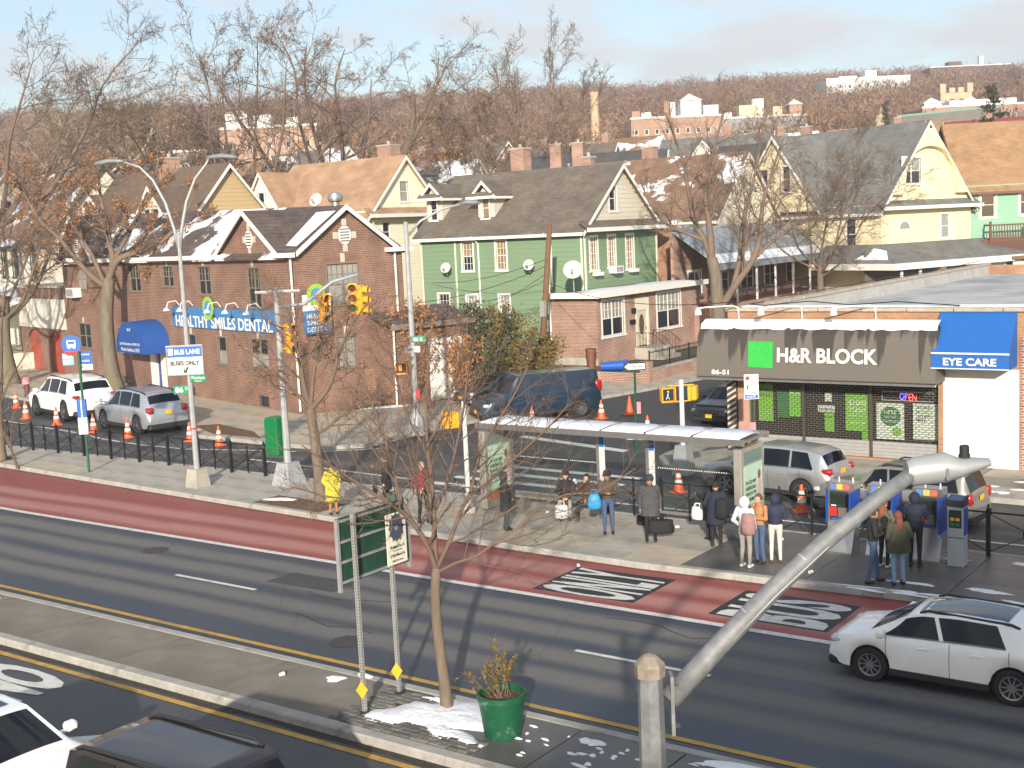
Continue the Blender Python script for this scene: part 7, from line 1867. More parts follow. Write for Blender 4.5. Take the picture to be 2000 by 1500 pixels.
car('passenger_van', 'dark blue passenger van with tinted windows at the corner', (-31.15, 44.7, 0), math.atan2(-.84, -.54), NAVY, 5.7, 2.02, vanT, vanB, (-1.75, 1.75), .37, [(.72, 1.60, .78, 1.08), (-1.0, .60, -1.0, .60), (-2.55, -1.12, -2.5, -1.12)], (1.74, 1.1), (None, None), zs=.34, rim='plain', glass=glass_mat('van_glass', (.012, .022, .035), .05), hubs=(.9, -.2), lamps=dict(hz=.86, th=.5, tz=1.3))
# close to the camera, near road
car('sedan_car', 'white saloon at the bottom left corner', (-17.45, 9.72, 0), 0, WHITEP, 4.8, 1.85, sedT, sedB, (-1.38, 1.40), .34, SDW, (1.22, .46), (-1.6, -1.0), zs=.24, sun=(.2, -.6))
car('suv_car', 'dark brown SUV with roof rails at the bottom edge', (-12.35, 10.0, 0), R(1), BROWNB, 4.7, 1.84, [(-2.35, .60), (-2.33, 1.0), (-2.27, 1.12), (-2.07, 1.66), (-1.7, 1.74), (.3, 1.75), (.55, 1.69), (1.1, 1.14), (1.2, 1.10), (2.05, 1.04), (2.28, .9), (2.35, .6)], [(-2.35, .58), (-2.25, 1.08), (1.0, 1.04), (2.05, .95), (2.35, .56)], (-1.4, 1.4), .37, [(.02, .92, .08, .52), (-.98, -.06, -.96, .02), (-2.0, -1.06, -1.88, -1.04)], (1.08, .6), (-2.26, -2.08), rails=True, lamps=dict(th=.36, tz=1.0))
# ================================================================== street furniture
YEL_S = mat('signal_yellow', (.78, .36, .015), .45, var=.05); GRNP = mat('green_post', (.015, .09, .045), .5, var=.1); SIGNG = mat('sign_green', (.0, .22, .10), .5); SIGNW = mat('sign_white', (.74, .74, .71), .5, var=.03); SIGNB = mat('sign_blue2', (.015, .11, .42), .5); REDS = mat('sign_red', (.55, .02, .02), .5); ALU = mat('sign_back_aluminium', (.45, .45, .44), .45, metal=.5)
def facing(o, d=(-.587, .81)):
    """sign axes: text x to the right for someone looking along d"""
    return Vector((d[1], -d[0], 0)), Vector((0, 0, 1))
def sign(parent, c, w, h, m, d=(-.587, .81), name='sign', t=.02, back=ALU):
    """flat board centred at world point c that faces the viewer looking along d; returns object and text matrix maker"""
    x = Vector((d[1], -d[0], 0)).normalized(); n = x.cross(Vector((0, 0, 1))); c = Vector(c)
    M = Matrix(((x.x, 0, n.x, c.x), (x.y, 0, n.y, c.y), (0, 1, 0, c.z), (0, 0, 0, 1)))
    mb = MB(); mb.rbox(-w/2, w/2, -h/2, h/2, -t/2, t/2, .004, M); o = mb.build(name, m, parent, world=True)
    pw = parent_world(parent).inverted()
    def txt(body, u, v, fw, fh, mm, **k): return text_obj(body, pw @ M @ Matrix.Translation((u, v, t/2+.003)), mm, o, fit=(fw, fh), **k)
    def rect(u0, u1, v0, v1, mm, nm='field', dz=.003):
        b = MB(); b.box(u0, u1, v0, v1, t/2+dz-.002, t/2+dz-.001+.001, M); return b.build(nm, mm, o, world=True)
    def disc(u, v, r, mm, nm='disc', n_=24, dz=.003, ry=None):
        b = MB(); b.prism([(u+r*math.cos(2*math.pi*k/n_), v+(ry or r)*math.sin(2*math.pi*k/n_)) for k in range(n_)], t/2+dz-.002, t/2+dz, 'Z', M); return b.build(nm, mm, o, world=True)
    return o, txt, rect, disc
INKB = mat('sign_black', (.015, .015, .015), .6)

# ---- iron fence: posts, rails, rings and braces, piece by piece
def ring_mesh():
    b = MB(); b.tube([(.085*math.cos(2*math.pi*k/14), 0, .60+.15*math.sin(2*math.pi*k/14)) for k in range(15)], .016, 6, cap=False); b.tube([(.045*math.cos(2*math.pi*k/12), 0, .60+.09*math.sin(2*math.pi*k/12)) for k in range(13)], .01, 5, cap=False); return b.mesh('ring', BLACK)
def fence(label, x0, x1, y, z, n):
    t = thing('iron_fence', label, 'fence', (x0, y, z)); s = (x1-x0)/n
    post = MB().box(-.045, .045, -.045, .045, 0, 1.12).lathe([(.05, 1.12), (.055, 1.15), (.02, 1.18), (.035, 1.22), (.001, 1.27)], 8).mesh('post', BLACK); mid = MB().box(-.022, .022, -.022, .022, .05, 1.12).mesh('mid_bar', BLACK); ring = ring_mesh()
    rail = MB().box(.045, s-.045, -.02, .02, 1.04, 1.08).mesh('rail', BLACK)
    br = [MB().beam((.04, 0, 1.02), (s/2-.08, 0, .68), .022, .022).mesh('brace', BLACK), MB().beam((s-.04, 0, 1.02), (s/2+.08, 0, .68), .022, .022).mesh('brace', BLACK), MB().beam((.04, 0, .12), (s/2-.08, 0, .52), .022, .022).mesh('brace', BLACK), MB().beam((s-.04, 0, .12), (s/2+.08, 0, .52), .022, .022).mesh('brace', BLACK)]
    for i in range(n+1):
        mesh_obj('post', post, t, (i*s, 0, 0))
        if i < n:
            mesh_obj('mid_bar', mid, t, (i*s+s/2, 0, 0)); mesh_obj('ring', ring, t, (i*s+s/2, 0, 0)); mesh_obj('rail', rail, t, (i*s, 0, 0))
            for b in br: mesh_obj('brace', b, t, (i*s, 0, 0))
fence('black iron fence along the left part of the bus island', -56.6, -32.3, 29.55, .145, 14)
fence('black iron fence behind the shelter and ticket machines', -18.3, -.8, 29.6, .145, 10)

# ---- bus shelter
bs = thing('bus_shelter', 'long glass bus shelter with snow on its roof', 'bus shelter', (-21.5, 28.3, .145))
SHM = mat('shelter_steel', (.30, .29, .27), .4, metal=.6, var=.08); SHG = glass_mat('shelter_glass', (.05, .06, .055), .03, .10)
for x_ in (.0, 3.1, 4.7, 7.9):
    m = MB(); m.box(x_-.06, x_+.06, 1.05, 1.18, 0, 2.55); m.build('post', SHM, bs)
for x_ in (3.27, 4.87):
    m = MB(); m.box(x_-.09, x_+.09, .98, 1.0, .9, 2.5); po = m.build('notice_panel', mat('notice_pale', (.55, .57, .58), .4, var=.15, scale=6), bs); m = MB(); m.box(x_-.08, x_+.08, .972, .98, 2.0, 2.45); m.build('notice_header', SIGNB, po)
for a, b in ((.1, 1.1), (1.12, 2.05), (2.07, 3.0), (4.95, 6.35), (6.37, 7.8)):
    m = MB(); m.box(a, b, 1.10, 1.112, .32, 2.5); g = m.build('glass_pane', SHG, bs)
    m = MB(); k = a+.04
    while k < b: m.box(k, k+.03, 1.095, 1.099, 1.5, 1.53); k += .07
    d = m.build('frit_dots', SIGNW, g); d['kind'] = 'stuff'
m = MB(); m.box(.0, 3.1, 1.08, 1.13, .24, .32); m.box(4.7, 7.9, 1.08, 1.13, .24, .32); m.build('glass_rail', SHM, bs)
m = MB(); m.box(-.25, 8.15, -.15, 1.3, 2.58, 2.64); m.build('roof', SHG if False else SHM, bs)
m = MB(); m.box(-.28, 8.18, -.2, -.15, 2.52, 2.68); m.box(-.28, 8.18, 1.3, 1.34, 2.52, 2.68); m.build('roof_edge', STEEL, bs)
for i in range(6):
    a = -.2+i*1.38; P_ = []
    for k in range(8):
        x_ = a+.03+k*1.32/7; P_.append([(x_, -.17, 2.65), (x_, -.12, 2.70+random.uniform(-.008, .012)), (x_, .5, 2.72+random.uniform(-.01, .015)), (x_, 1.24-(.22 if k > 5 else 0), 2.70), (x_, 1.3-(.22 if k > 5 else 0), 2.65)])
    m = MB(); m.grid(P_); m.build('snow', SNOW, bs, smooth=True)
for x_, dirx, lab in ((-.15, -1, 0), (7.95, 1, 1)):
    m = MB(); m.rbox(x_-.11, x_+.11, -.12, 1.25, .12, 2.42, .02); ad = m.build('advert_box', mat('advert_frame', (.42, .40, .36), .4, metal=.5), bs)
    for sx in (1, -1):
        f = x_+sx*.112; m = MB(); m.box(min(f, f+sx*.006), max(f, f+sx*.006), .02, 1.12, .35, 1.95); ps = m.build('poster', mat('poster_mint', (.42, .60, .47), .35, var=.08, scale=2), ad)
        m = MB(); m.box(min(f, f+sx*.006), max(f, f+sx*.006), .05, 1.1, 2.0, 2.3); m.build('header_panel', mat('header_teal', (.12, .20, .19), .3), ad)
        Mx = lambda y_, z_: axes((f+sx*.010, y_, z_), (0, sx, 0), (0, 0, 1))
        for k, tx in enumerate(("I'VE ACED NEW", 'UNDERGRAD.', 'NOW 29 IT FOR', 'RETIREMENT.')): text_obj(tx, Mx(.42 if sx > 0 else .72, 1.50-k*.15), INKB, ps, fit=(.62, .10), bold=.01)
        m = MB(); yc = .92 if sx > 0 else .22; m.prism([(yc+.09*math.cos(k*.5236), 1.62+.13*math.sin(k*.5236)) for k in range(12)], f+sx*.008, f+sx*.009, 'X'); m.build('printed_figure', mat('print_brown', (.20, .09, .06), .6), ps)
        m = MB(); m.box(min(f+sx*.0075, f+sx*.009), max(f+sx*.0075, f+sx*.009), yc-.12, yc+.12, .8, 1.48); m.build('printed_figure', mat('print_pink', (.50, .36, .33), .6), ps)
        m = MB(); m.box(min(f+sx*.0075, f+sx*.009), max(f+sx*.0075, f+sx*.009), .02, 1.12, .35, .62); m.build('printed_band', mat('print_orange', (.45, .15, .05), .6), ps)
m = MB(); m.rbox(.4, 3.6, .55, .98, .40, .47, .015); m.build('bench_seat', mat('bench_wood', (.23, .20, .16), .7, var=.2), bs)
for x_ in (.7, 3.3):
    m = MB(); m.box(x_-.05, x_+.05, .6, .95, 0, .4); m.build('bench_leg', SHM, bs)

# ---- ticket machines
def kiosk(label, x, y):
    t = thing('ticket_machine', label, 'ticket machine', (x, y, .145), 0, 'ticket machines on the bus island')
    m = MB(); m.prism([(-.20, 0), (.30, 0), (.30, 1.52), (.02, 1.52), (-.02, .75), (-.05, .55), (-.28, .05), (-.28, 0)], -.32, .36, 'X'); m.build('cabinet', STEEL, t)
    m = MB(); m.box(-.33, .37, -.06, .34, 1.52, 1.72); hd = m.build('header', STEEL, t)
    for k, c in enumerate(((.10, .20, .50), (.60, .45, .10), (.60, .12, .10))): m = MB(); m.box(-.24+k*.17, -.09+k*.17, -.068, -.06, 1.55, 1.69); m.build('header_label', mat('kiosk_label_%d' % k, c, .5), hd)
    m = MB(); m.box(-.26, .20, -.03, .03, .78, 1.48); fr = m.build('fascia', TRIMB, t)
    for nm, a, b, c, d, mm in (('screen', -.22, .16, 1.18, 1.42, mat('kiosk_screen', (.015, .025, .02), .15)), ('card_slot', -.25, -.08, .88, 1.10, REDS), ('coin_panel', -.05, .18, .86, 1.10, STEEL), ('tray', -.22, .18, .79, .84, SIGNB), ('button_row', -.22, -.10, 1.13, 1.16, SIGNW)):
        m = MB(); m.box(a, b, -.045, -.03, c, d); m.build(nm, mm, fr)
    m = MB(); m.box(.37, .40, -.42, .26, .72, 1.55); sp = m.build('side_panel', mat('kiosk_blue', (.01, .06, .36), .4), t)
    m = MB(); m.box(.365, .405, -.42, .26, .64, .72); m.build('side_panel_foot', mat('kiosk_light_blue', (.12, .42, .68), .4), sp)
    for k in range(5): m = MB(); m.box(.36, .37, -.35, -.35+.3+.06*(k % 2), .86+k*.09, .885+k*.09); m.build('printed_line', SIGNW, sp)
    m = MB(); m.box(-.37, -.33, -.03, .28, .70, 1.55); m.build('edge_panel', mat('kiosk_blue', (.01, .06, .36)), t)
    for x_ in (-.1, .25): m = MB(); m.lathe([(.018, 1.72), (.018, 1.80), (.001, 1.82)], 8, Matrix.Translation((x_, .2, 0))); m.build('lamp_stub', SIGNW, t)
kiosk('ticket machine left of the group of people', -11.0, 28.55); kiosk('ticket machine behind the person with red hair', -10.0, 28.62); kiosk('ticket machine used by the person in the navy hood', -8.95, 28.7)
pk_ = thing('pay_station', 'narrow grey pay station right of the ticket machines', 'pay station', (-8.2, 28.5, .145))
m = MB(); m.rbox(-.19, .19, -.16, .16, 0, 1.42, .02); b_ = m.build('cabinet', mat('pay_grey', (.36, .39, .42), .5, var=.05), pk_)
m = MB(); m.prism([(-.2, 1.42), (.2, 1.42), (.2, 1.62), (-.2, 1.55)], -.2, .2, 'X'); m.build('head', TRIMB, pk_); m = MB(); m.add([(-.15, -.17, 1.567), (.15, -.17, 1.567), (.15, .15, 1.618), (-.15, .15, 1.618)], [(0, 1, 2, 3)]); m.build('solar_panel', mat('solar_blue', (.02, .05, .15), .2), pk_)
m = MB(); m.box(-.14, .14, -.172, -.16, .92, 1.34); fc = m.build('fascia', TRIMB, pk_)
for k in range(6): m = MB(); m.box(-.11+(k % 2)*.12, -.02+(k % 2)*.12, -.178, -.172, .97+(k//2)*.12, 1.04+(k//2)*.12); m.build('button', (SIGNG, PLATE, DARK)[k//2 % 3], fc)
m = MB(); m.box(-.192, .192, -.163, -.16, .68, .70); m.build('seam', DARK, b_); m = MB(); m.box(.19, .2, -.15, .15, .75, 1.38); m.build('side_panel', mat('kiosk_blue', (.01, .06, .36)), pk_); m = MB(); m.box(-.195, .195, -.165, .165, 1.38, 1.43); m.build('blue_band', mat('kiosk_light_blue', (.12, .42, .68)), pk_)

# ---- poles, lamps, signals
def octpole(mb, H, r0, r1, base=True, b=.30, bh=.65):
    mb.lathe([(r0, 0), (r1, H)], 8)
    if base: mb.lathe([(b, 0), (b, .12), (b*.72, bh*.85), (r0*1.1, bh)], 8)
lp = thing('street_lamp', 'tall double armed street lamp carrying the bus lane sign', 'street lamp', (-33.2, 27.3, .145))
m = MB(); octpole(m, 8.6, .105, .062, False); m.build('pole', GALVP, lp)
m = MB(); m.add([(-.30, -.30, 0), (.30, -.30, 0), (.30, .30, 0), (-.30, .30, 0), (-.23, -.23, .62), (.23, -.23, .62), (.23, .23, .62), (-.23, .23, .62)], [(0,3,2,1),(4,5,6,7),(0,1,5,4),(1,2,6,5),(2,3,7,6),(3,0,4,7)]); m.build('base', CONC2, lp)
for s_, L in ((-1, 2.1), (1, 1.65)):
    D_ = Vector((.81, .587, 0))*s_
    pts = [D_*.04+Vector((0, 0, 8.1)), D_*.12+Vector((0, 0, 8.7)), D_*.35+Vector((0, 0, 9.6)), D_*.7+Vector((0, 0, 10.35)), D_*1.1+Vector((0, 0, 10.8)), D_*(L-.45)+Vector((0, 0, 11.0))]
    m = MB(); m.tube(pts, [.06, .058, .052, .045, .04, .036], 8); m.build('arm', GALVP, lp, smooth=True)
    m = MB(); m.tube([D_*(L-.55)+Vector((0, 0, 11.0)), D_*(L-.4)+Vector((0, 0, 11.02)), D_*L+Vector((0, 0, 11.04)), D_*(L+.4)+Vector((0, 0, 10.98)), D_*(L+.52)+Vector((0, 0, 10.95))], [.04, .07, .09, .075, .02], 10); m.build('lamp_head', GALV, lp, smooth=True)
c0 = Vector((-33.2, 27.3, .145)); vd = Vector((-.587, .81, 0))
o, txt, rect, disc = sign(lp, c0-vd*.2+Vector((-.1, 0, 4.35)), 1.22, 1.0, SIGNW)
rect(-.58, .58, .10, .46, SIGNB); txt('BUS LANE', .10, .28, .85, .17, SIGNW, bold=.02); rect(-.54, -.38, .18, .40, SIGNW, dz=.006); txt('BUSES ONLY', 0, -.10, .98, .16, INKB, bold=.05); 
for a in ((-.60, .60, .47, .485), (-.60, .60, -.485, -.47), (-.60, -.585, -.47, .47), (.585, .60, -.47, .47)): rect(*a, INKB, 'border')
txt('/', .05, -.31, .14, .16, INKB, bold=.09); rect(-.06, .06, -.43, -.385, INKB, 'arrow_head'); rect(-.06, -.015, -.385, -.29, INKB, 'arrow_head')
o, txt, rect, disc = sign(lp, c0-vd*.05+Vector((-.38, 0, 3.32)), .62, .30, SIGNG, d=(-.70, .70)); txt('86', -.12, 0, .26, .18, SIGNW, bold=.03); txt('Dr', .15, .04, .13, .1, SIGNW)
o, txt, rect, disc = sign(lp, c0-vd*.05+Vector((.33, .1, 3.72)), .56, .26, SIGNG, d=(-.42, .90)); txt('Woodhaven', 0, .03, .50, .12, SIGNW); txt('Boulevard', 0, -.085, .24, .05, SIGNW)
m = MB(); m.lathe([(.16, 2.0), (.16, 2.03)], 8); m.build('red_band', REDS, lp)

def signal_head(parent, c, d, n=3, name='signal_head', ang=0):
    """yellow signal seen by someone looking along d"""
    x = Vector((d[1], -d[0], 0)).normalized(); nn = x.cross(Vector((0, 0, 1)))
    M = Matrix(((x.x, -nn.x, 0, c[0]), (x.y, -nn.y, 0, c[1]), (0, 0, 1, c[2]), (0, 0, 0, 1)))
    m = MB(); m.rbox(-.16, .16, -.12, .12, -.16-.33*(n-1), .17, .03, M); h = m.build(name, YEL_S, parent, world=True)
    for k in range(n):
        m = MB(); z_ = -.33*k
        m.lathe([(.115, 0), (.115, .03)], 16, M @ Matrix.Translation((0, -.12, z_)) @ Matrix.Rotation(R(90), 4, 'X')); m.build('lens', mat('lens_%d' % k, ((.10, .01, .01), (.12, .06, .01), (.01, .08, .04))[k], .2), h, world=True)
        m = MB(); P_ = [[(.135*math.cos(math.pi*(q/10*1.3-.15)), -.12-dd, z_+.135*math.sin(math.pi*(q/10*1.3-.15))) for q in range(11)] for dd in (0, .2)]; m.grid(P_, M); m.build('visor', YEL_S, h, world=True)
    return h
def ped_head(parent, c, d, lit):
    x = Vector((d[1], -d[0], 0)).normalized(); nn = x.cross(Vector((0, 0, 1)))
    M = Matrix(((x.x, -nn.x, 0, c[0]), (x.y, -nn.y, 0, c[1]), (0, 0, 1, c[2]), (0, 0, 0, 1)))
    m = MB(); m.rbox(-.23, .23, -.02, .16, -.23, .23, .03, M); h = m.build('pedestrian_signal', YEL_S, parent, world=True)
    for a in ((-.24, -.2, -.24, .24), (.2, .24, -.24, .24), (-.2, .2, .2, .24), (-.2, .2, -.24, -.2)):
        m = MB(); m.box(a[0], a[1], -.12, -.02, a[2], a[3], M); m.build('hood', YEL_S, h, world=True)
    m = MB(); m.box(-.19, .19, -.032, -.022, -.19, .19, M); f = m.build('display', mat('ped_display', (.03, .03, .035), .3), h, world=True)
    if lit == 'hand':
        m = MB(); m.box(-.10, .02, -.036, -.033, -.10, .06, M)
        for k in range(4): m.box(-.10+k*.032, -.08+k*.032, -.036, -.033, .06, .13, M)
        m.build('lit_hand', mat('lit_hand', (.8, .1, .02), .4, emit=(1, .16, .04, 2.2)), f, world=True)
    elif lit == 'walk':
        m = MB(); m.beam((0, -.034, .05), (-.02, -.034, -.05), .03, .05, (0, 1, 0), M); m.beam((-.02, -.034, -.05), (.05, -.034, -.14), .02, .03, (0, 1, 0), M); m.beam((-.02, -.034, -.05), (-.07, -.034, -.14), .02, .03, (0, 1, 0), M); m.box(-.02, .03, -.036, -.033, .08, .13, M); m.build('lit_walker', mat('lit_walker', (.35, .40, .48), .4, emit=(.6, .75, 1, .5)), f, world=True)
    return h
sp = thing('signal_pole', 'grey traffic signal pole with arm and green control box', 'traffic signal', (-30.45, 28.9, .145))
m = MB(); octpole(m, 6.65, .135, .085, False); m.build('pole', GALVP, sp)
m = MB(); m.add([(-.42, -.42, 0), (.42, -.42, 0), (.42, .42, 0), (-.42, .42, 0), (-.26, -.26, .75), (.26, -.26, .75), (.26, .26, .75), (-.26, .26, .75)], [(0,3,2,1),(4,5,6,7),(0,1,5,4),(1,2,6,5),(2,3,7,6),(3,0,4,7)]); m.build('base', GALVP, sp)
Ri = Vector((.81, .587, 0)); A0 = Vector((0, 0, 6.5))
m = MB(); m.tube([A0-Ri*.7, A0, A0+Ri*.8+Vector((0, 0, 0))], [.05, .07, .06], 8); m.build('arm_stub', GALVP, sp)
m = MB(); m.tube([Vector((0, 0, 6.0))+Ri*.1, Ri*.9+Vector((0, 0, 6.05)), Ri*1.9+Vector((0, 0, 6.75)), Ri*2.75+Vector((0, 0, 6.95))], [.06, .06, .055, .05], 8); m.build('arm', mat('arm_blue_grey', (.30, .34, .40), .5), sp, smooth=True)
sc = Vector((-30.45, 28.9, .145)); 
signal_head(sp, sc+Ri*1.55+Vector((0, 0, 6.2)), (-.95, .3)); signal_head(sp, sc+Ri*2.55+Vector((0, 0, 6.5)), (-.587, .81)); signal_head(sp, sc+Ri*2.78+Vector((0, 0, 6.42)), (-.95, -.3)); signal_head(sp, sc+Ri*.38+Vector((0, 0, 5.25)), (-.95, .3))
for z_ in (5.35, 4.6): m = MB(); m.tube([(0, 0, z_), tuple(Ri*.4+Vector((0, 0, z_)))], .025, 6); m.build('bracket', YEL_S, sp)
m = MB(); m.rbox(-.70, -.16, -.30, .26, .98, 2.28, .04); cb_ = m.build('control_box', mat('box_green', (.0, .16, .045), .4, var=.06), sp); m = MB(); m.box(-.69, -.17, -.31, -.302, 1.05, 2.2); m.build('box_door', mat('box_green', (.0, .16, .045)), cb_)

l8 = thing('street_lamp', 'grey street lamp with one arm at the corner of the side street', 'street lamp', (-32.75, 38.4, .145))
m = MB(); octpole(m, 8.7, .14, .085, True, .38, .95); m.build('pole', GALVP, l8)
m = MB(); m.tube([(0, 0, 8.1), tuple(Ri*.6+Vector((0, 0, 8.7))), tuple(Ri*1.5+Vector((0, 0, 9.15))), tuple(Ri*2.3+Vector((0, 0, 9.3)))], [.06, .055, .05, .045], 8); m.build('arm', GALVP, l8, smooth=True)
m = MB(); m.tube([tuple(Ri*2.2+Vector((0, 0, 9.3))), tuple(Ri*2.5+Vector((0, 0, 9.36))), tuple(Ri*2.85+Vector((0, 0, 9.33))), tuple(Ri*3.05+Vector((0, 0, 9.3)))], [.05, .12, .11, .03], 10); m.build('lamp_head', GALV, l8, smooth=True)
lc = Vector((-32.75, 38.4, .145)); ped_head(l8, lc-Ri*.45+Vector((0, -.1, 2.8)), (-.587, .81), 'hand')
o, txt, rect, disc = sign(l8, lc+Ri*.25-vd*.1+Vector((0, 0, 3.95)), .62, .26, SIGNG); txt('86 R', 0, 0, .38, .15, SIGNW, bold=.03)
o, txt, rect, disc = sign(l8, lc-vd*.16+Vector((0, 0, 3.55)), .62, .24, SIGNW); txt('ONE WAY', 0, 0, .5, .12, INKB)
o, txt, rect, disc = sign(l8, lc+Ri*.12-vd*.16+Vector((0, 0, 1.7)), .16, .42, REDS)

p3 = thing('signal_post', 'short white post with two yellow pedestrian signals by the shop corner', 'traffic signal', (-19.0, 35.55, .145))
m = MB(); octpole(m, 3.1, .085, .075, False); m.build('pole', mat('post_white', (.62, .62, .58), .5, var=.06), p3); m = MB(); m.add([(-.3, -.3, 0), (.3, -.3, 0), (.3, .3, 0), (-.3, .3, 0), (-.2, -.2, .95), (.2, -.2, .95), (.2, .2, .95), (-.2, .2, .95)], [(0,3,2,1),(4,5,6,7),(0,1,5,4),(1,2,6,5),(2,3,7,6),(3,0,4,7)]); m.build('base', GALVP, p3)
pc = Vector((-19.0, 35.55, .145)); ped_head(p3, pc-Ri*.45+Vector((0, 0, 2.62)), (-.75, .66), 'walk'); ped_head(p3, pc+Ri*.36+Vector((0, 0, 2.66)), (.9, .3), None)
m = MB(); m.tube([tuple(-Ri*.4+Vector((0, 0, 2.9))), tuple(Ri*.4+Vector((0, 0, 2.92)))], .025, 6); m.tube([tuple(-Ri*.4+Vector((0, 0, 2.38))), tuple(Ri*.4+Vector((0, 0, 2.4)))], .025, 6); m.build('bracket', YEL_S, p3)
p9 = thing('signal_post', 'thin white post with a yellow pedestrian signal at the left end of the shelter', 'traffic signal', (-22.15, 28.1, .145))
m = MB(); octpole(m, 3.3, .075, .065, True, .2, .3); m.build('pole', _mats['post_white'], p9); ped_head(p9, Vector((-22.15, 28.1, .145))-Ri*.42+Vector((0, 0, 2.75)), (.75, -.4), None)
ow = thing('one_way_sign', 'black and white one way arrow sign on a green post', 'sign', (-22.1, 37.9, .145))
m = MB(); m.box(-.03, .03, -.03, .03, 0, 3.4); m.build('post', GRNP, ow); oc = Vector((-22.1, 37.9, .145))
o, txt, rect, disc = sign(ow, oc-vd*.06+Vector((0, 0, 3.18)), .78, .30, INKB); rect(-.20, .36, -.10, .10, SIGNW); txt('ONE', -.06, 0, .22, .13, INKB, bold=.02); txt('WAY', .22, 0, .22, .13, INKB, bold=.02)
b = MB(); x = Ri; n_ = -vd; cc = oc-vd*.075+Vector((0, 0, 3.18)); b.add([cc-x*.36, cc-x*.20+Vector((0, 0, .13)), cc-x*.20-Vector((0, 0, .13))], [(0, 1, 2)]); b.build('arrow_head', SIGNW, o, world=True)
o, txt, rect, disc = sign(ow, oc+Ri*.1-vd*.06+Vector((0, 0, 1.7)), .14, .42, mat('tag_pink', (.75, .22, .28), .6))
st = thing('bus_stop_sign', 'green bus stop post with round blue sign and route blades', 'bus stop', (-39.4, 27.4, .145))
m = MB(); m.lathe([(.05, 0), (.05, 4.5)], 10); m.build('post', GRNP, st); bc = Vector((-39.4, 27.4, .145))-vd*.08
o, txt, rect, disc = sign(st, bc+Vector((-.35, 0, 4.75)), .06, .06, SIGNB, name='sign_core'); disc(0, 0, .36, SIGNB, 'round_sign'); rect(-.16, .16, -.10, .16, SIGNW, 'bus_symbol', .008); rect(-.12, .12, .02, .12, SIGNB, 'bus_symbol_window', .012); rect(-.14, -.06, -.15, -.10, SIGNW, 'bus_symbol_wheel', .008); rect(.06, .14, -.15, -.10, SIGNW, 'bus_symbol_wheel', .008); rect(-.27, .27, -.36, -.24, REDS, 'red_band', .010); txt('NO STANDING', 0, -.30, .46, .07, SIGNW)
o, txt, rect, disc = sign(st, bc+Vector((-.62, 0, 4.2)), .42, .44, mat('route_light_blue', (.18, .42, .60), .5)); txt('Q52', -.02, .1, .34, .15, SIGNW, bold=.03); txt('Q53', -.02, -.1, .34, .15, SIGNW, bold=.03)
for k, (mm, tx, im) in enumerate(((SIGNB, 'Limited', SIGNW), (SIGNB, 'Woodside', SIGNW), (SIGNW, 'Woodhaven Bl & Jamaica Av', INKB))): o, txt, rect, disc = sign(st, bc+Vector((.05, .25, 4.38-k*.24)), .52, .21, mm); txt(tx, -.02, 0, .36, .08, im)
o, txt, rect, disc = sign(st, bc+Vector((-.05, 0, 2.4)), .34, .66, SIGNB, t=.12); rect(-.02, .02, -.33, .33, SIGNW)
o, txt, rect, disc = sign(st, bc+Vector((-.05, 0, 1.75)), .34, .62, SIGNW, t=.12)
ns = thing('parking_sign', 'white parking regulation sign before the tax office window', 'sign', (-16.9, 36.3, .145))
m = MB(); m.box(-.03, .03, -.03, .03, 0, 3.2); m.build('post', GRNP, ns); nc = Vector((-16.9, 36.3, .145))-vd*.06
o, txt, rect, disc = sign(ns, nc+Vector((0, 0, 2.85)), .46, .80, SIGNW); disc(-.12, .28, .07, REDS, 'red_disc'); rect(-.18, .18, .12, .14, INKB); txt('1', -.12, 0, .06, .16, SIGNG, bold=.03); rect(-.16, .16, -.2, -.18, INKB); rect(-.21, .21, -.38, -.25, SIGNB); txt('436070', -.02, -.315, .3, .07, SIGNW)
o, txt, rect, disc = sign(ns, nc+Vector((.02, 0, 1.55)), .2, .3, mat('tag_pink', (.75, .22, .28)))

# ---- signs on the median
mdg = thing('green_sign', 'back of a green road sign on two perforated posts on the median', 'sign', (-14.31, 14.97, .14))
PERF = mat('perforated_post', (.46, .46, .44), .5, metal=.5, var=.1)
def perf_post(parent, c, H):
    m = MB(); m.box(-.032, .032, -.032, .032, 0, H, Matrix.Translation(c)); po = m.build('post', PERF, parent, world=True)
    m = MB(); k = .1
    while k < H-.05: m.box(-.009, .009, -.0335, -.0325, k, k+.02, Matrix.Translation(c)); m.box(.0325, .0335, -.009, .009, k, k+.02, Matrix.Translation(c)); k += .055
    h = m.build('post_holes', DARK, po, world=True); h['kind'] = 'stuff'
    m = MB(); m.box(-.06, .06, -.06, .06, 0, .08, Matrix.Translation(c)); m.build('post_foot', DARK, parent, world=True)
perf_post(mdg, Vector((-14.31, 14.97, .14)), 3.55)
GB = mat('green_sign_back', (.012, .055, .035), .6, var=.35, scale=5, stretch=(4, 4, .6))
bx = Vector((0, 1, 0)); bn = Vector((1, 0, 0)); c1 = Vector((-14.47, 15.6, 3.05))
Mb = Matrix(((bx.x, bn.x, 0, c1.x), (bx.y, bn.y, 0, c1.y), (0, 0, 1, c1.z), (0, 0, 0, 1)))
m = MB(); m.box(-.90, .90, -.01, .01, -.58, .58, Mb); gbo = m.build('sign_board', GB, mdg, world=True)
for z_ in (-.53, -.18, .17, .53): m = MB(); m.box(-.90, .90, .012, .05, z_-.02, z_+.02, Mb); m.build('stiffener', ALU, gbo, world=True)
for x_ in (-.90, .90): m = MB(); m.box(x_-.025, x_+.025, .0, .07, -.68, .58, Mb); m.build('edge_post', ALU, gbo, world=True)
leg = thing('emblem_sign', 'white sign with dark round emblem and phone number on the median', 'sign', (-14.39, 15.97, .14))
perf_post(leg, Vector((-14.39, 15.97, .14)), 3.3)
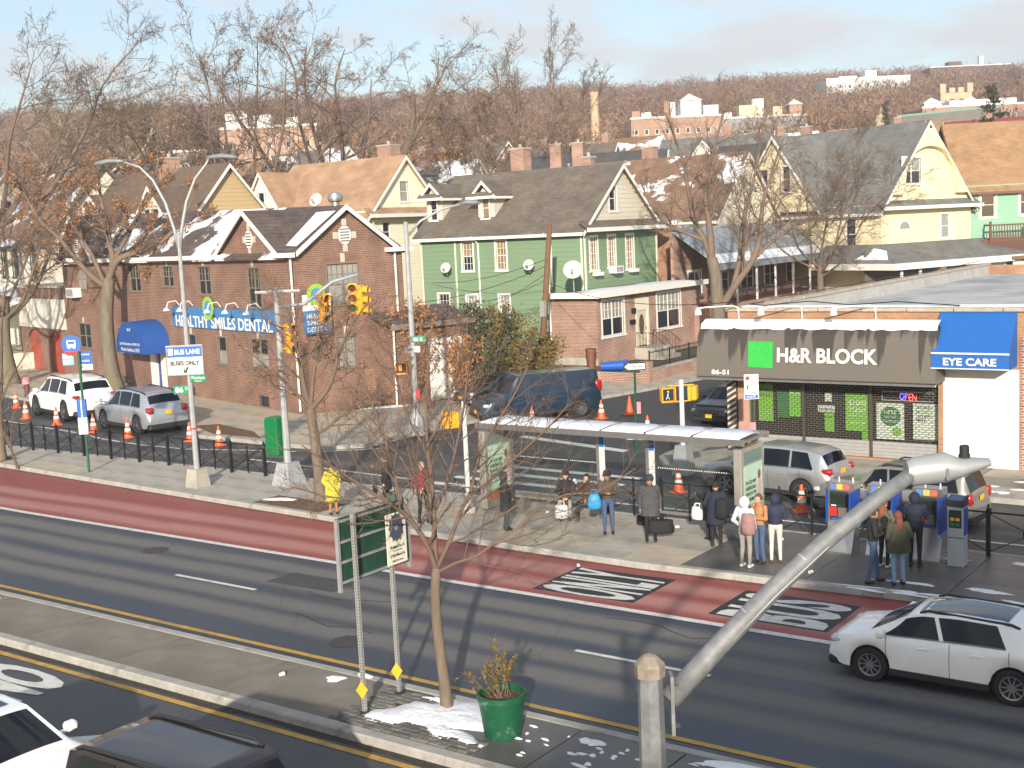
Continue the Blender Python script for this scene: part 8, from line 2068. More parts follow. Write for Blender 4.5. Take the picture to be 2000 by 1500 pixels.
o, txt, rect, disc = sign(leg, Vector((-14.30, 16.03, 3.02)), .52, .92, mat('sign_cream', (.72, .68, .57), .5), d=(-1, 0)); disc(0, .20, .18, mat('emblem_dark', (.06, .075, .10), .6, var=.3, scale=30), 'emblem', ry=.24)
for k in range(12): a = k*.5236; e = disc(.19*math.cos(a), .20+.25*math.sin(a), .022, _mats['emblem_dark'], 'emblem_ray', 6, .004)
disc(0, .20, .06, mat('emblem_grey', (.22, .24, .27), .6), 'emblem_star', 5, .006)
txt('Woodhaven Post 118', 0, -.14, .38, .05, INKB); txt('is at the Meeting', 0, -.21, .24, .028, INKB); txt('(718) 846-6116', 0, -.30, .38, .07, INKB, bold=.02); txt('89-02 91st Street', 0, -.39, .28, .035, INKB)
for par, c in ((mdg, Vector((-14.31, 14.97, .62))), (leg, Vector((-14.39, 15.97, .62)))):
    c = c+Vector((.03, -.07, 0)); x = Vector((.81, .587, 0)); m = MB(); m.prism([(-.10, 0), (0, -.16), (.10, 0), (0, .16)], -.006, .006, 'Y', Matrix(((x.x, .587, 0, c.x), (x.y, -.81, 0, c.y), (0, 0, 1, c.z), (0, 0, 0, 1)))); q = m.build('yellow_marker', mat('marker_yellow', (.80, .38, .01), .5), par, world=True)
pl = thing('planter', 'chipped green round planter with a straggly shrub on the median', 'planter', (-11.75, 15.5, .14))
m = MB(); m.lathe([(.30, 0), (.31, .03), (.38, .62), (.41, .63), (.41, .72), (.37, .72), (.36, .60), (.01, .58)], 28, cap=False); m.build('tub', mat('planter_green', (.006, .085, .038), .5, var=.12, dirt=(.45, .43, .36), dirt_scale=3.2, dirt_amt=.30), pl, smooth=30)
m = MB(); m.lathe([(.001, .61), (.36, .61)], 20, cap=False); m.build('soil', SOIL, pl)
rng_ = np.random.default_rng(5); D_ = rng_.normal(0, .35, (13, 3)); D_[:, 2] = 1; pts, rad = grow_level(rng_, np.array([[0, 0, .6]])+rng_.normal(0, .08, (13, 3))*np.array([1, 1, 0]), unit(D_), rng_.uniform(.35, 1.0, 13), np.full(13, .009), 5, .14, .05, .4)
tb = Tubes(); tb.add(pts, rad, 4); P0, D0, L_, R0 = spawn(rng_, pts, rad, 5, .3, 1, .6, .2, .3, .6, .004); p2, r2 = grow_level(rng_, P0, D0, L_, R0, 3, .2, .1, .4); tb.add(p2, r2, 3); link(bpy.data.objects.new('stem', tb.mesh('stem', TWIG)), pl)
lf = Tubes(); C = p2.reshape(-1, 3); lf.quads(C[rng_.integers(0, len(C), 420)]+rng_.normal(0, .03, (420, 3)), .035, rng_); o = link(bpy.data.objects.new('leaves', lf.mesh('leaves', LEAFY, False)), pl); o['kind'] = 'stuff'

# ---- foreground lamp post with its long arm
fl = thing('street_lamp', 'galvanised octagonal lamp post with a long diagonal arm close to the camera', 'street lamp', (-5.1, 8.83, 0))
m = MB(); m.lathe([(.17, 0), (.105, 4.58)], 8, Matrix.Rotation(R(22.5), 4, 'Z')); m.build('pole', GALV, fl)
m = MB(); m.lathe([(.128, 4.50), (.132, 4.60), (.125, 4.62), (.06, 4.68), (.008, 4.70)], 8, Matrix.Rotation(R(22.5), 4, 'Z')); m.build('pole_cap', mat('cap_tan', (.25, .215, .17), .6, var=.25, scale=14), fl)
a0, a1 = Vector((.10, .14, 4.26)), Vector((1.68, 2.05, 6.02))
arm = [a0.lerp(a1, t_)+Vector((0, 0, .16*math.sin(math.pi*t_*.9))) for t_ in (0, .2, .4, .6, .8, 1)]
m = MB(); m.tube(arm, [.098, .092, .085, .078, .072, .067], 14); m.build('arm', GALV, fl, smooth=True)
m = MB(); m.cbox((0, 0, 0), (.03, .16, .52), Matrix.Translation((.135, .12, 4.24)) @ Matrix.Rotation(R(36), 4, 'Z')); m.build('arm_plate', GALV, fl)
for z_ in (4.05, 4.42): m = MB(); m.lathe([(.022, 0), (.022, .05)], 6, Matrix.Translation((.15, .13, z_)) @ Matrix.Rotation(R(90), 4, 'Y')); m.build('bolt', STEEL, fl)
ad = (a1-a0).normalized(); sd_ = ad.cross(Vector((0, 0, 1))).normalized()
for t_ in (.22, .30, .38, .52): p_ = a0.lerp(a1, t_)+Vector((0, 0, .16*math.sin(math.pi*t_*.9))); m = MB(); m.tube([p_-ad*.008, p_+ad*.008], .0945-.03*t_, 14); m.build('cable_tie', GALVP, fl)
m = MB(); m.tube([a0.lerp(a1, t_)+Vector((0, 0, .16*math.sin(math.pi*t_*.9)))+sd_*.082-Vector((0, 0, .02)) for t_ in (.05, .2, .4, .6)], .006, 5); m.build('arm_cable', GALVP, fl)
LM = mat('luminaire_grey', (.34, .35, .36), .45, metal=.2, var=.05)
hd_ = Vector((.81, .587, .06)).normalized(); hn = Vector((-.587, .81, 0)); hu = hd_.cross(hn)*-1; hu = Vector((0, 0, 1))
Mh = Matrix(((hd_.x, hn.x, 0, a1.x), (hd_.y, hn.y, 0, a1.y), (hd_.z, 0, 1, a1.z), (0, 0, 0, 1)))
sec = [(-.16, .085, -.10, .10), (-.10, .10, -.13, .13), (.18, .12, -.13, .15), (.30, .12, -.10, .09), (.45, .11, -.05, .07), (.58, .06, -.02, .05)]
m = MB(); m.grid([[(x_, w_*1.1*math.cos(2*math.pi*k/16), (z1+z0)/2+(z1-z0)/2*math.sin(2*math.pi*k/16)) for k in range(17)] for x_, w_, z0, z1 in sec], Mh); m.poly([(sec[0][0], sec[0][1]*1.1*math.cos(2*math.pi*k/16), (sec[0][2]+sec[0][3])/2+(sec[0][3]-sec[0][2])/2*math.sin(2*math.pi*k/16)) for k in range(16)], Mh); m.build('lamp_head', LM, fl, smooth=45)
m = MB(); m.lathe([(.05, 0), (.05, .03), (.042, .03), (.042, .10), (.035, .11)], 14, Mh @ Matrix.Translation((.36, 0, .08))); m.build('photocell', TRIMB, fl)
m = MB(); m.cbox((.16, -.14, -.02), (.02, .03, .10), Mh); m.build('latch', STEEL, fl)

# ---- traffic cones
CONO = mat('cone_orange', (.72, .115, .03), .5, var=.08, dirt=(.38, .10, .05), dirt_scale=5, dirt_amt=.25); 
def cone_parts():
    m1 = MB().rbox(-.19, .19, -.19, .19, 0, .04, .01).lathe([(.155, .04), (.028, .72), (.018, .72)], 16, cap=True)
    m2 = MB().lathe([(.1165, .26), (.0965, .37)], 16, cap=False); m3 = MB().lathe([(.0825, .45), (.0625, .555)], 16, cap=False)
    return m1.mesh('cone_body', CONO, 40), m2.mesh('band', SIGNW, True), m3.mesh('band', SIGNW, True)
CP = cone_parts()
for x_, y_, s_, tl, lab in [(-60.9, 38.2, 1.25, 0, 'traffic cone farthest left near the hydrant'), (-56.4, 35.85, 1.25, 0, 'traffic cone at the nose of the white SUV'), (-52.7, 35.1, 1.2, 0, 'grubby traffic cone at the rear wheel of the white SUV'), (-48.7, 34.3, 1.2, 0, 'traffic cone at the front wheel of the silver SUV'), (-45.6, 33.85, 1.2, 0, 'traffic cone at the rear wheel of the silver SUV'), (-42.0, 34.3, 1.15, 0, 'traffic cone behind the lamp with the bus lane sign'), (-39.8, 34.0, 1.15, 0, 'traffic cone at the end of the left fence'), (-18.1, 33.5, 1.1, 0, 'traffic cone seen through the shelter glass near the silver crossover'), (-13.7, 32.6, 1.1, 0, 'traffic cone between the shelter and the ticket machines'), (-28.2, 45.4, 1.15, 0, 'traffic cone behind the rear wheel of the blue van'), (-27.6, 46.8, 1.15, 1, 'plain orange cone without bands near the blue van'), (-30.2, 43.0, 1.1, 0, 'traffic cone half hidden by the shelter roof beside the van'), (-24.1, 42.2, 1.15, 0, 'traffic cone in the middle of the side street'), (-19.6, 31.4, 1.0, 0, 'traffic cone behind the gap in the shelter')]:
    t = thing('traffic_cone', lab, 'traffic cone', (x_, y_, .0), random.uniform(0, 1.5), 'orange traffic cones', s_); mesh_obj('cone_body', CP[0], t)
    if not tl: mesh_obj('band', CP[1], t); mesh_obj('band', CP[2], t)

# ---- bins, hydrant, utility pole, wires, dishes, litter
def bin_(label, loc, rz, m_, lying=False, cat='bin', name='wheelie_bin', h=1.0):
    t = thing(name, label, cat, loc, rz); Mx = Matrix.Translation((0, 0, .3)) @ Matrix.Rotation(R(88), 4, 'Y') if lying else Matrix.Identity(4)
    m = MB(); m.lathe([(.24, 0), (.30, h*.9), (.33, h*.9), (.33, h)], 16, Mx); m.build('body', m_, t, smooth=35); m = MB(); m.lathe([(.34, h), (.34, h+.04), (.25, h+.09)], 16, Mx) if not lying else m.lathe([(.29, h-.02), (.26, h-.06)], 16, Mx); m.build('lid', m_ if not lying else DARK, t)
    for k in (-1, 1): m = MB(); m.box(.30, .37, k*.1-.04, k*.1+.04, h*.8, h*.86, Mx); m.build('handle', m_, t)
bin_('grey dustbin beside the green house downpipe', (-41.6, 61.3, .1), 0, mat('bin_grey', (.12, .135, .14), .6), h=1.35); bin_('brown bin in front of the brick annex', (-38.4, 60.9, .1), 0, mat('bin_brown', (.17, .07, .04), .6), h=1.1); bin_('blue plastic barrel lying on the lawn', (-36.9, 59.6, .1), R(25), mat('barrel_blue', (.01, .10, .50), .4), True, 'barrel', 'barrel', 1.5)
hy = thing('fire_hydrant', 'pink capped fire hydrant at the left kerb', 'hydrant', (-64.0, 40.9, .145), scale=1.2); m = MB(); m.lathe([(.16, 0), (.16, .06), (.12, .08), (.12, .55), (.15, .57), (.15, .62)], 12); m.build('barrel', mat('hydrant_dark', (.10, .05, .05), .6), hy); m = MB(); m.lathe([(.19, .6), (.2, .8), (.12, .92), (.04, .96)], 12); m.build('cap', mat('hydrant_pink', (.72, .28, .32), .6), hy); m = MB(); m.tube([(-.24, 0, .42), (.24, 0, .42)], .06, 8); m.build('outlet', _mats['hydrant_dark'], hy)
up_ = thing('utility_pole', 'leaning brown wooden utility pole before the brick annex', 'utility pole', (-40.8, 59.2, .1)); m = MB(); m.tube([(0, 0, 0), (.1, .6, 4), (.25, 1.2, 8.5)], [.2, .18, .15], 12); m.build('pole', WOOD, up_, smooth=True)
m = MB(); m.cbox((.1, .35, 3.6), (.3, .25, .9)); m.build('meter_box', GALVP, up_)
def wire(label, a, b, sag, r=.016):
    a, b = Vector(a), Vector(b); m = MB(); m.tube([a.lerp(b, k/14)-Vector((0, 0, sag*4*(k/14)*(1-k/14))) for k in range(15)], r, 4); o = m.build('overhead_wire', BLACK); tag(o, label, 'wire', 'overhead wires at the utility pole')
T_ = Vector((-40.6, 60.4, 8.4))
wire('wire from the pole down to the dental building wall', T_-Vector((0, .3, 2.2)), (-46, 52, 4.5), .5); wire('upper wire crossing the green siding', T_-Vector((0, .2, 1.8)), (-54, 65.7, 5.0), .4); wire('middle wire crossing the green siding', T_-Vector((0, .3, 3.0)), (-53, 65.7, 3.6), .5); wire('lower looping wire on the green siding', T_-Vector((0, .4, 3.6)), (-47.5, 65.7, 2.4), .9); wire('wire from the pole to the shop parapet', T_-Vector((0, .4, 3.2)), (-20.2, 42, 5.3), .55); wire('second wire from the pole to the green house', T_-Vector((0, .3, 2.6)), (-50.5, 65.7, 2.9), .2); wire('thin wire low across the off white house', (-88, 54, 5.5), (-62, 48.5, 7.2), .5)
def dish(label, loc, r, d, mount=.5):
    t = thing('satellite_dish', label, 'satellite dish', loc); d = Vector(d).normalized(); x = d.cross(Vector((0, 0, 1))).normalized(); y = x.cross(d); M = Matrix(((x.x, y.x, d.x, 0), (x.y, y.y, d.y, 0), (x.z, y.z, d.z, 0), (0, 0, 0, 1)))
    m = MB(); m.lathe([(.001, 0), (r*.5, .04*r), (r, .18*r), (r*1.02, .17*r), (r*.5, .02*r), (.001, -.02)], 20, M, cap=False); m.build('reflector', mat('dish_grey', (.50, .50, .47), .5, var=.05), t, smooth=True); m = MB(); m.tube([M @ Vector((0, -r*.8, .1)), M @ Vector((0, -r*.5, r*1.0))], .02, 5); m.cbox((0, 0, 0), (.1, .1, .12), Matrix.Translation(M @ Vector((0, -r*.45, r*1.05)))); m.build('feed_arm', GALVP, t); m = MB(); m.tube([M @ Vector((0, 0, -.02)), (-d.x*.15, -d.y*.15, -.15), (-d.x*.2, -d.y*.2, -mount)], .03, 6); m.build('mount', GALVP, t)
dish('satellite dish at the left end of the green siding', (-52.4, 65.3, 6.0), .36, (.25, -1, .35)); dish('satellite dish beside the pole on the green siding', (-45.6, 65.3, 6.05), .36, (.25, -1, .35)); dish('large satellite dish standing on the annex roof', (-40.9, 63.2, 5.75), .58, (.5, -1, .5), 1.4); dish('satellite dish on the chimney of the shop roof', (-9.8, 43.7, 5.85), .34, (-.2, -1, .35)); dish('satellite dish on the tan roof above the dental building', (-50.2, 51.2, 10.5), .4, (.2, -1, .5), 1.0)
for k, (x_, y_, lab) in enumerate([(-15.7, 28.9, 'crumpled paper cup on the island before the shelter'), (-12.7, 28.9, 'white cup lying by the fence right of the shelter'), (-10.9, 26.4, 'crushed white cup on the wet paving'), (-19.9, 28.9, 'white cup under the shelter bench'), (-16.3, 24.9, 'scrap of red and white paper in the bus lane'), (-17.0, 15.6, 'paper scrap on the median near the kerb')]):
    m = MB(); m.lathe([(.035, -.05), (.045, .05), (.04, .05), (.03, -.045)], 10, Matrix.Translation((x_, y_, (.19 if k != 4 else .06))) @ Matrix.Rotation(R(80), 4, 'Y') @ Matrix.Rotation(k, 4, 'X') @ Matrix.Scale(.95, 4)); o = m.build('litter', SIGNW); tag(o, lab, 'litter', 'bits of litter')
# ================================================================== people
SKIN = mat('skin_light', (.52, .31, .22), .55, var=.06); SKIN2 = mat('skin_tan', (.34, .19, .12), .55, var=.06)
def ball(mb, c, r, s=(1, 1, 1), n=10):
    P = [[(c[0]+r*s[0]*math.sin(math.pi*i/n)*math.cos(2*math.pi*j/(n*2)), c[1]+r*s[1]*math.sin(math.pi*i/n)*math.sin(2*math.pi*j/(n*2)), c[2]+r*s[2]*math.cos(math.pi*i/n)) for j in range(n*2+1)] for i in range(n+1)]
    mb.grid(P)
def cloth(c, name=None, rough=.85): return mat(name or 'cloth_%d_%d_%d' % tuple(int(x*1000) for x in c), c, rough, var=.18, scale=9, bump=.35, bscale=22)
def person(label, loc, rz, H, top, legs, shoe=(.02, .02, .02), hair=(.03, .02, .015), skin=SKIN, pose='stand', puff=1.0, coat=None, hood=None, hat=None, longhair=False, turn=0.0, step=.0, nod=0.0):
    """body in one surface, facing local -y; coat = length below the waist"""
    s = H/1.75; t = thing('person', label, 'person', loc, rz, None, s)
    sit = pose == 'sit' or pose == 'sitcross'
    hz = .52 if sit else .93
    J = {}
    for sd, k in (('L', 1), ('R', -1)):
        hip = Vector((.095*k, 0, hz))
        if sit:
            kn = Vector((.14*k, -.43, .52)); an = Vector((.13*k, -.45, .09))
            if pose == 'sitcross' and k == 1: kn = Vector((.02, -.45, .62)); an = Vector((-.16, -.62, .28))
        else:
            st = step*k; kn = Vector((.10*k, -.03-st*.5, .50)); an = Vector((.11*k, .02-st, .09))
        J['hip'+sd], J['kn'+sd], J['an'+sd] = hip, kn, an
        sh_ = Vector((.185*k, .01, hz+.50))
        if pose in ('stand',): el_, wr_ = sh_+Vector((.07*k, .03, -.29)), sh_+Vector((.08*k, -.06, -.53))
        elif pose == 'pockets': el_, wr_ = sh_+Vector((.10*k, .07, -.27)), sh_+Vector((.03*k, -.12, -.43))
        elif pose in ('phone', 'sit'): el_, wr_ = sh_+Vector((.06*k, -.03, -.28)), Vector((.07*k, -.32, hz+(.27 if pose == 'phone' else .10)))
        elif pose == 'sitcross': el_, wr_ = (sh_+Vector((.08*k, -.08, -.26)), (Vector((.02, -.22, hz+.60)) if k == -1 else Vector((.1, -.3, hz+.12))))
        elif pose == 'reach': el_, wr_ = sh_+Vector((.06*k, -.10, -.26)), sh_+Vector((-.02*k, -.36, -.18))
        J['sh'+sd], J['el'+sd], J['wr'+sd] = sh_, el_, wr_
    b = MB(); segs = []
    def limb(a, c, ra, rc, reg):
        b.tube([a, a.lerp(c, .3), a.lerp(c, .6), c], [ra, ra*.6+rc*.4+.004, ra*.3+rc*.7, rc], 12); ball(b, a, ra); ball(b, c, rc); segs.append((a, c, reg))
    p = puff
    for sd in 'LR':
        limb(J['hip'+sd], J['kn'+sd], .088, .060, 2); limb(J['kn'+sd], J['an'+sd], .058, .043, 2)
        toe = J['an'+sd]+Vector((0, -.15, -.055)); limb(J['an'+sd]+Vector((0, .02, -.045)), toe, .045, .036, 3)
        limb(J['sh'+sd], J['el'+sd], .058*p, .046*p, 1); limb(J['el'+sd], J['wr'+sd], .046*p, .036*p, 1)
        d = (J['wr'+sd]-J['el'+sd]).normalized(); k = 1 if sd == 'L' else -1; q = J['wr'+sd]+d*.05; side = Vector((-k*.3, -.9, 0)) if pose == 'stand' else Vector((-k, 0, .1))
        side = (side-d*side.dot(d)).normalized(); nrm = d.cross(side)
        limb(J['wr'+sd], q, .028, .034, 0)
        for f in range(4):
            r0 = q+side*(.028-.019*f)+d*.02; r1 = r0+d*(.045, .05, .047, .036)[f]+nrm*.004; limb(r0, r1, .0115, .0105, 0); limb(r1, r1+(d*.6+nrm*k*.8).normalized()*.03, .0105, .009, 0)
        limb(q+side*.02-d*.02, q+side*.052+d*.03, .014, .011, 0)
    pel = Vector((0, 0, hz+.02)); wst = Vector((0, .0, hz+.20)); chs = Vector((0, .0, hz+.38)); nk = Vector((0, .012, hz+.56))
    for c, r_, sc in ((pel, .135, (1.12, .86, .85)), (wst, .125*p, (1.12, .84, 1)), (chs, .145*p, (1.16, .80, 1.05)), (hz and Vector((0, .01, hz+.46)), .12*p, (1.35, .78, .7))): ball(b, c, r_, sc, 12)
    b.tube([pel, wst, chs], [.118, .118*p, .13*p], 14); segs += [(pel-Vector((.05, 0, 0)), pel+Vector((.05, 0, 0)), 2), (wst, chs, 1), (chs, nk-Vector((0, 0, .06)), 1)]
    hd = nk+Vector((0, -.02-.03*nod, .135-.015*nod)); limb(nk-Vector((0, 0, .04)), hd-Vector((0, -.01, .05)), .052, .05, 0)
    f = Vector((math.sin(turn), -math.cos(turn), -.35*nod)).normalized()
    ball(b, hd, .098, (.86, 1.0, 1.18), 14); ball(b, hd+f*.035-Vector((0, 0, .055)), .062, (.9, .95, .95)); ball(b, hd+f*.098-Vector((0, 0, .012)), .016, (1, 1.1, 1.5)); lat = Vector((f.y, -f.x, 0)).normalized()
    for k in (1, -1): ball(b, hd+lat*.086*k-Vector((0, 0, .01)), .022, (.6, 1, 1.4))
    segs.append((hd, hd+f*.03, 0))
    me = b.mesh('b', SKIN); o = bpy.data.objects.new('b', me)
    md = o.modifiers.new('r', 'REMESH'); md.mode = 'VOXEL'; md.voxel_size = .0135; md2 = o.modifiers.new('s', 'SMOOTH'); md2.factor = .5; md2.iterations = 3
    me2 = eval_mesh(o); bpy.data.objects.remove(o)
    me2.materials.clear()
    for m_ in (skin, cloth(top), cloth(legs), cloth(shoe, rough=.5)): me2.materials.append(m_)
    C = np.empty(len(me2.polygons)*3); me2.polygons.foreach_get('center', C); C = C.reshape(-1, 3); best = np.full(len(C), 9.); reg = np.zeros(len(C), int)
    for a, c, r_ in segs:
        a, c = np.array(a), np.array(c); d = c-a; u = np.clip(((C-a)@d)/max(1e-9, d@d), 0, 1)[:, None]; dist = np.linalg.norm(C-(a+u*d), axis=1) - (.03 if r_ == 1 else 0); m_ = dist < best; best[m_] = dist[m_]; reg[m_] = r_
    reg[(reg == 2) & (C[:, 2] > hz+.06)] = 1; reg[(C[:, 2] > nk.z-.01) & (np.hypot(C[:, 0], C[:, 1]) < .085)] = 0; reg[C[:, 2] > nk.z+.04] = 0
    me2.polygons.foreach_set('material_index', reg.astype(np.int32)); me2.polygons.foreach_set('use_smooth', np.ones(len(reg), bool)); me2.name = 'body'
    link(bpy.data.objects.new('body', me2), t)
    hm = cloth(hair, 'hair_%d_%d' % (int(hair[0]*1000), int(hair[1]*1000)))
    def shell(name, m_, r, sc, cut, off=Vector((0, 0, 0)), n=14):
        g = MB(); P = []
        for i in range(n+1):
            row = []
            for j in range(2*n+1):
                th, ph = math.pi*i/n, 2*math.pi*j/(2*n); v = Vector((math.sin(th)*math.cos(ph), math.sin(th)*math.sin(ph), math.cos(th))); fr = v.dot(Vector((f.x, f.y, 0)))
                v2 = hd+off+Vector((v.x*sc[0], v.y*sc[1], v.z*sc[2]))*r
                lim = cut(fr, v.z)
                if lim: v2 = hd+off+(v2-hd-off)*.80
                row.append(v2)
            P.append(row)
        g.grid(P); return g.build(name, m_, t, smooth=True)
    if hood: shell('hood', cloth(hood), .135, (.95, 1.05, 1.12), lambda fr, z: fr > .62, -f*.02+Vector((0, 0, -.005)))
    else:
        shell('hair', hm, .109, (.9, 1.03, 1.17), lambda fr, z: (fr > .25 and z < .45) or z < -.35, Vector((0, 0, .008)))
        if longhair: g = MB(); g.tube([hd-f*.05+Vector((0, 0, .02)), hd-f*.085-Vector((0, 0, .12)), hd-f*.10-Vector((0, 0, .28)), hd-f*.09-Vector((0, 0, .38))], [.075, .09, .08, .03], 12); g.build('long_hair', hm, t, smooth=True)
    if hat: g = MB(); g.lathe([(.112, .02), (.115, .06), (.105, .12), (.07, .165), (.01, .18)], 18, Matrix.Translation(hd-Vector((0, 0, .005)))); g.build('hat', cloth(hat), t, smooth=True)
    for k in (1, -1): g = MB(); ball(g, hd+f*.088+lat*.032*k+Vector((0, 0, .018)), .009, n=6); g.build('eye', DARK, t)
    if not hood: g = MB(); ball(g, hd+f*.094-Vector((0, 0, .062)), .014, (1.3 if abs(f.y) > .7 else .6, .6 if abs(f.y) > .7 else 1.3, .35), 6); g.build('mouth', mat('lips', (.35, .13, .10), .5), t)
    if coat:
        g = MB(); zt = hz+.40; rows = []
        for q in range(7):
            u = q/6; z = zt-(zt-(hz-coat))*u; a_, c_ = (.185+.03*u)*p, (.135+.035*u)*p
            rows.append([(a_*math.cos(2*math.pi*k/24)*(1+.02*math.sin(k*2.5+q)), .005+c_*math.sin(2*math.pi*k/24)*(1+.03*math.sin(k*1.7+q)), z) for k in range(25)])
        g.grid(rows); g.build('coat', cloth(top), t, smooth=True)
    g = MB(); g.lathe([(.075, hz+.50), (.09, hz+.54), (.075, hz+.60), (.065, hz+.585)], 16, Matrix.Translation((0, .005, 0)), cap=False); g.build('collar', cloth(hood or top), t, smooth=True)
    return t, J
Z = .145
BLK = (.012, .012, .014); NV = (.012, .018, .035)
person('person in a long yellow coat and dark beanie beside the street tree', (-25.75, 26.15, Z), R(60), 1.55, (.52, .47, .03), (.40, .17, .05), hat=(.06, .02, .02), puff=1.22, coat=.45, pose='pockets', turn=.3)
person('person in a black coat and sunglasses walking left with a handbag', (-24.8, 27.5, Z), R(-50), 1.62, BLK, BLK, pose='stand', coat=.30, hair=(.03, .015, .01), step=.12)
person('person in a dark red jacket and grey scarf left of the shelter', (-22.5, 26.45, Z), R(75), 1.78, (.20, .025, .035), BLK, pose='pockets', step=.06, hair=(.25, .20, .15))
person('person in black coat and grey skirt standing with back turned by the shelter end', (-19.85, 26.8, Z), R(140), 1.62, (.03, .03, .034), (.07, .068, .07), hood=(.05, .05, .055), coat=.36, pose='pockets')
person('seated person in black jacket, grey hood and grey trousers with a white bag', (-19.2, 28.85, Z), R(28), 1.74, (.022, .022, .025), (.34, .33, .32), shoe=(.015, .015, .015), hat=BLK, hood=None, pose='sit', puff=1.2, nod=.5)
person('seated person in brown fur jacket drinking from a cup', (-18.55, 28.95, Z), R(10), 1.66, (.075, .042, .028), BLK, shoe=(.14, .07, .03), pose='sitcross', puff=1.2, hair=(.02, .012, .01), turn=-.6)
person('person in brown jacket and jeans looking at a phone, blue bag on the arm', (-17.05, 27.6, Z), R(35), 1.72, (.075, .06, .04), (.05, .085, .17), hat=BLK, pose='phone', puff=1.2, nod=.8, skin=SKIN2)
person('person in dark grey coat and beanie holding a black duffel bag', (-15.65, 27.4, Z), R(30), 1.74, (.055, .06, .064), BLK, hat=(.03, .032, .04), pose='stand', puff=1.25, coat=.22, nod=.3, skin=SKIN2)
person('person in black hooded coat with a white plastic bag inside the shelter', (-14.35, 28.25, Z), R(-110), 1.62, BLK, BLK, hood=BLK, pose='reach', puff=1.2, coat=.34)
person('person in navy parka with fur trimmed hood and black backpack', (-13.9, 27.65, Z), R(200), 1.68, NV, BLK, pose='pockets', puff=1.2, coat=.30, hair=(.02, .015, .01))
person('person in white hoodie and grey leggings with a pink backpack', (-12.45, 26.25, Z), R(175), 1.70, (.62, .62, .64), (.28, .255, .235), shoe=(.7, .7, .7), hood=(.62, .62, .64), pose='pockets', puff=1.15)
person('person in tan jacket, face visible between two others', (-12.3, 26.72, Z), R(-20), 1.70, (.40, .20, .08), (.06, .10, .20), hair=(.10, .05, .03), pose='phone', nod=.3)
person('person in navy puffer jacket with hood and white trousers', (-12.0, 26.95, Z), R(205), 1.66, (.02, .028, .06), (.58, .55, .49), shoe=(.16, .06, .025), hood=(.02, .028, .06), pose='phone', puff=1.3)
person('person in black leather jacket and jeans looking at a phone', (-9.42, 26.35, Z), R(120), 1.70, (.016, .015, .014), (.07, .12, .22), hair=(.03, .02, .015), pose='phone', puff=1.15, nod=.7, step=.14, skin=SKIN2)
person('person in olive parka and light jeans with red hair, back turned', (-8.88, 26.43, Z), R(220), 1.66, (.055, .055, .032), (.20, .33, .52), hair=(.16, .045, .03), pose='pockets', puff=1.35, coat=.14, longhair=True)
person('person in green jacket with long auburn hair at the middle ticket machine', (-9.62, 27.65, Z), R(160), 1.62, (.10, .105, .07), BLK, shoe=(.65, .63, .6), hair=(.22, .07, .03), pose='reach', longhair=True, puff=1.15)
person('person in navy hooded jacket and black trousers at the right ticket machine', (-9.0, 27.95, Z), R(185), 1.76, NV, BLK, hood=NV, pose='reach', puff=1.25, step=.05)
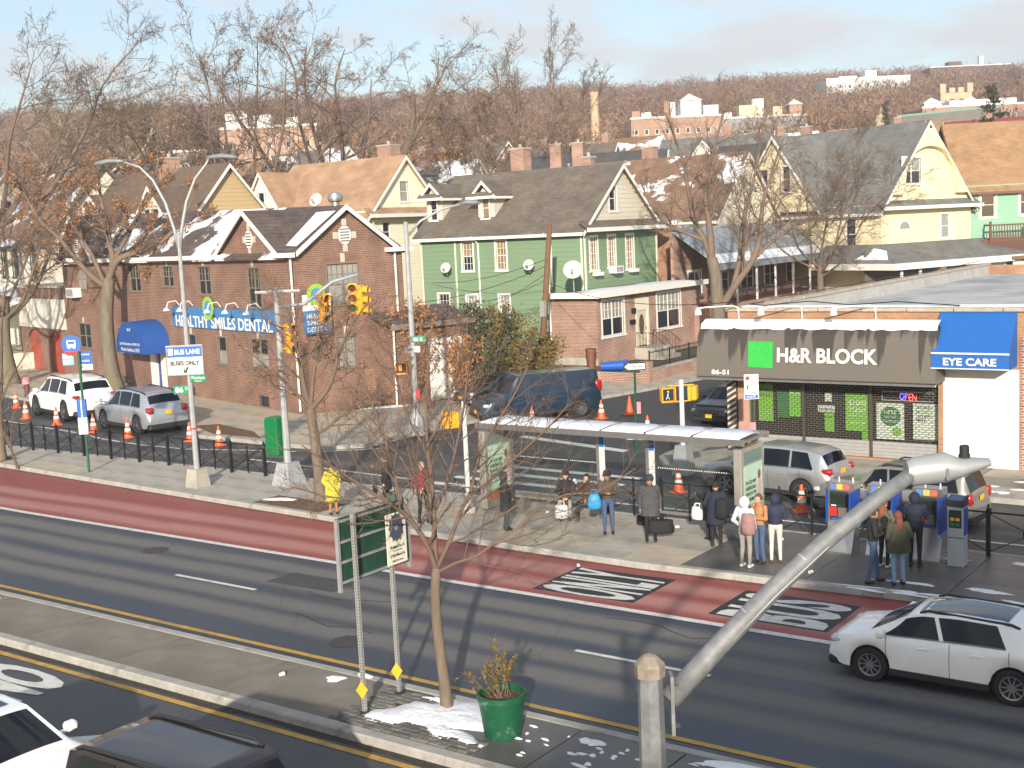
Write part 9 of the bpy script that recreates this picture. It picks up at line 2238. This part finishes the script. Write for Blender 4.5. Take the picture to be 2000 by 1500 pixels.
# things they carry
def bag(name, label, c, sz, m_, rz=0, handle=True, soft=.85):
    t = thing(name, label, 'bag', c, rz); w, d, h = sz; m = MB()
    m.grid([[(w/2*f*math.cos(2*math.pi*k/16), d/2*f*math.sin(2*math.pi*k/16), z*h) for k in range(17)] for f, z in ((.5, 0), (1, .05), (1.06, .35), (.95, .7), (soft, .97), (soft*.5, 1))]); m.build('bag_body', m_, t, smooth=True)
    if handle:
        for y_ in (-d*.2, d*.2): m = MB(); m.tube([(-w*.25, y_, h*.95), (-w*.18, y_*.5, h*1.25), (w*.18, y_*.5, h*1.25), (w*.25, y_, h*.95)], .012, 6); m.build('handle', m_, t)
    return t
bag('shopping_bag', 'bright blue carrier bag hanging from an arm', (-17.25, 27.25, .88), (.34, .13, .42), mat('bag_blue', (.02, .27, .55), .5, var=.2, scale=6), R(35), soft=.6)
bag('plastic_bag', 'white plastic bag with red print between seated knees', (-19.05, 28.35, .20), (.38, .2, .40), mat('bag_white', (.75, .73, .70), .5, dirt=(.5, .1, .08), dirt_scale=5, dirt_amt=.28), R(28))
bag('duffel_bag', 'black duffel bag carried low beside the grey coat', (-15.32, 27.35, .40), (.66, .30, .36), cloth((.013, .013, .014)), R(35), soft=.95)
bag('plastic_bag', 'white plastic bag held inside the shelter', (-14.75, 28.3, .62), (.36, .25, .34), mat('bag_white2', (.72, .70, .68), .5), 0)
bag('backpack', 'black backpack on the navy parka', (-13.62, 27.42, .95), (.34, .24, .50), cloth((.012, .012, .013)), R(20), False)
bag('backpack', 'pink grey backpack on the white hoodie', (-12.28, 26.06, 1.0), (.34, .24, .50), cloth((.30, .17, .165)), R(0), False)
bag('handbag', 'black handbag beside the walking person in black', (-25.05, 27.25, .62), (.30, .14, .26), cloth(BLK), R(-50))
bag('backpack', 'small black bag on the ground behind the bench end', (-16.75, 28.9, .145), (.34, .26, .26), cloth((.014, .014, .015)), R(20), False)
sc_ = thing('suitcase', 'dark green wheeled case behind the walking person in black', 'suitcase', (-24.35, 27.2, Z), R(-50)); m = MB(); m.rbox(-.19, .19, -.13, .13, .05, .58, .04); m.build('shell', mat('case_green', (.02, .07, .045), .5), sc_); m = MB(); m.tube([(-.1, .1, .55), (-.1, .1, .98), (.1, .1, .98), (.1, .1, .55)], .012, 6); m.build('handle', DARK, sc_)
for x_ in (-.14, .14): m = MB(); m.tube([(x_-.02, .09, .05), (x_+.02, .09, .05)], .05, 8); m.build('wheel', TYRE, sc_)
cu = MB(); cu.lathe([(.03, 0), (.042, .13), (.044, .14), (.001, .145)], 12, Matrix.Translation((-18.70, 28.62, 1.20)) @ Matrix.Rotation(R(40), 4, 'X')); o = cu.build('paper_cup', SIGNW); tag(o, 'white paper cup raised to the lips of the seated person', 'cup')
bpy.data.scenes.remove(WORK)
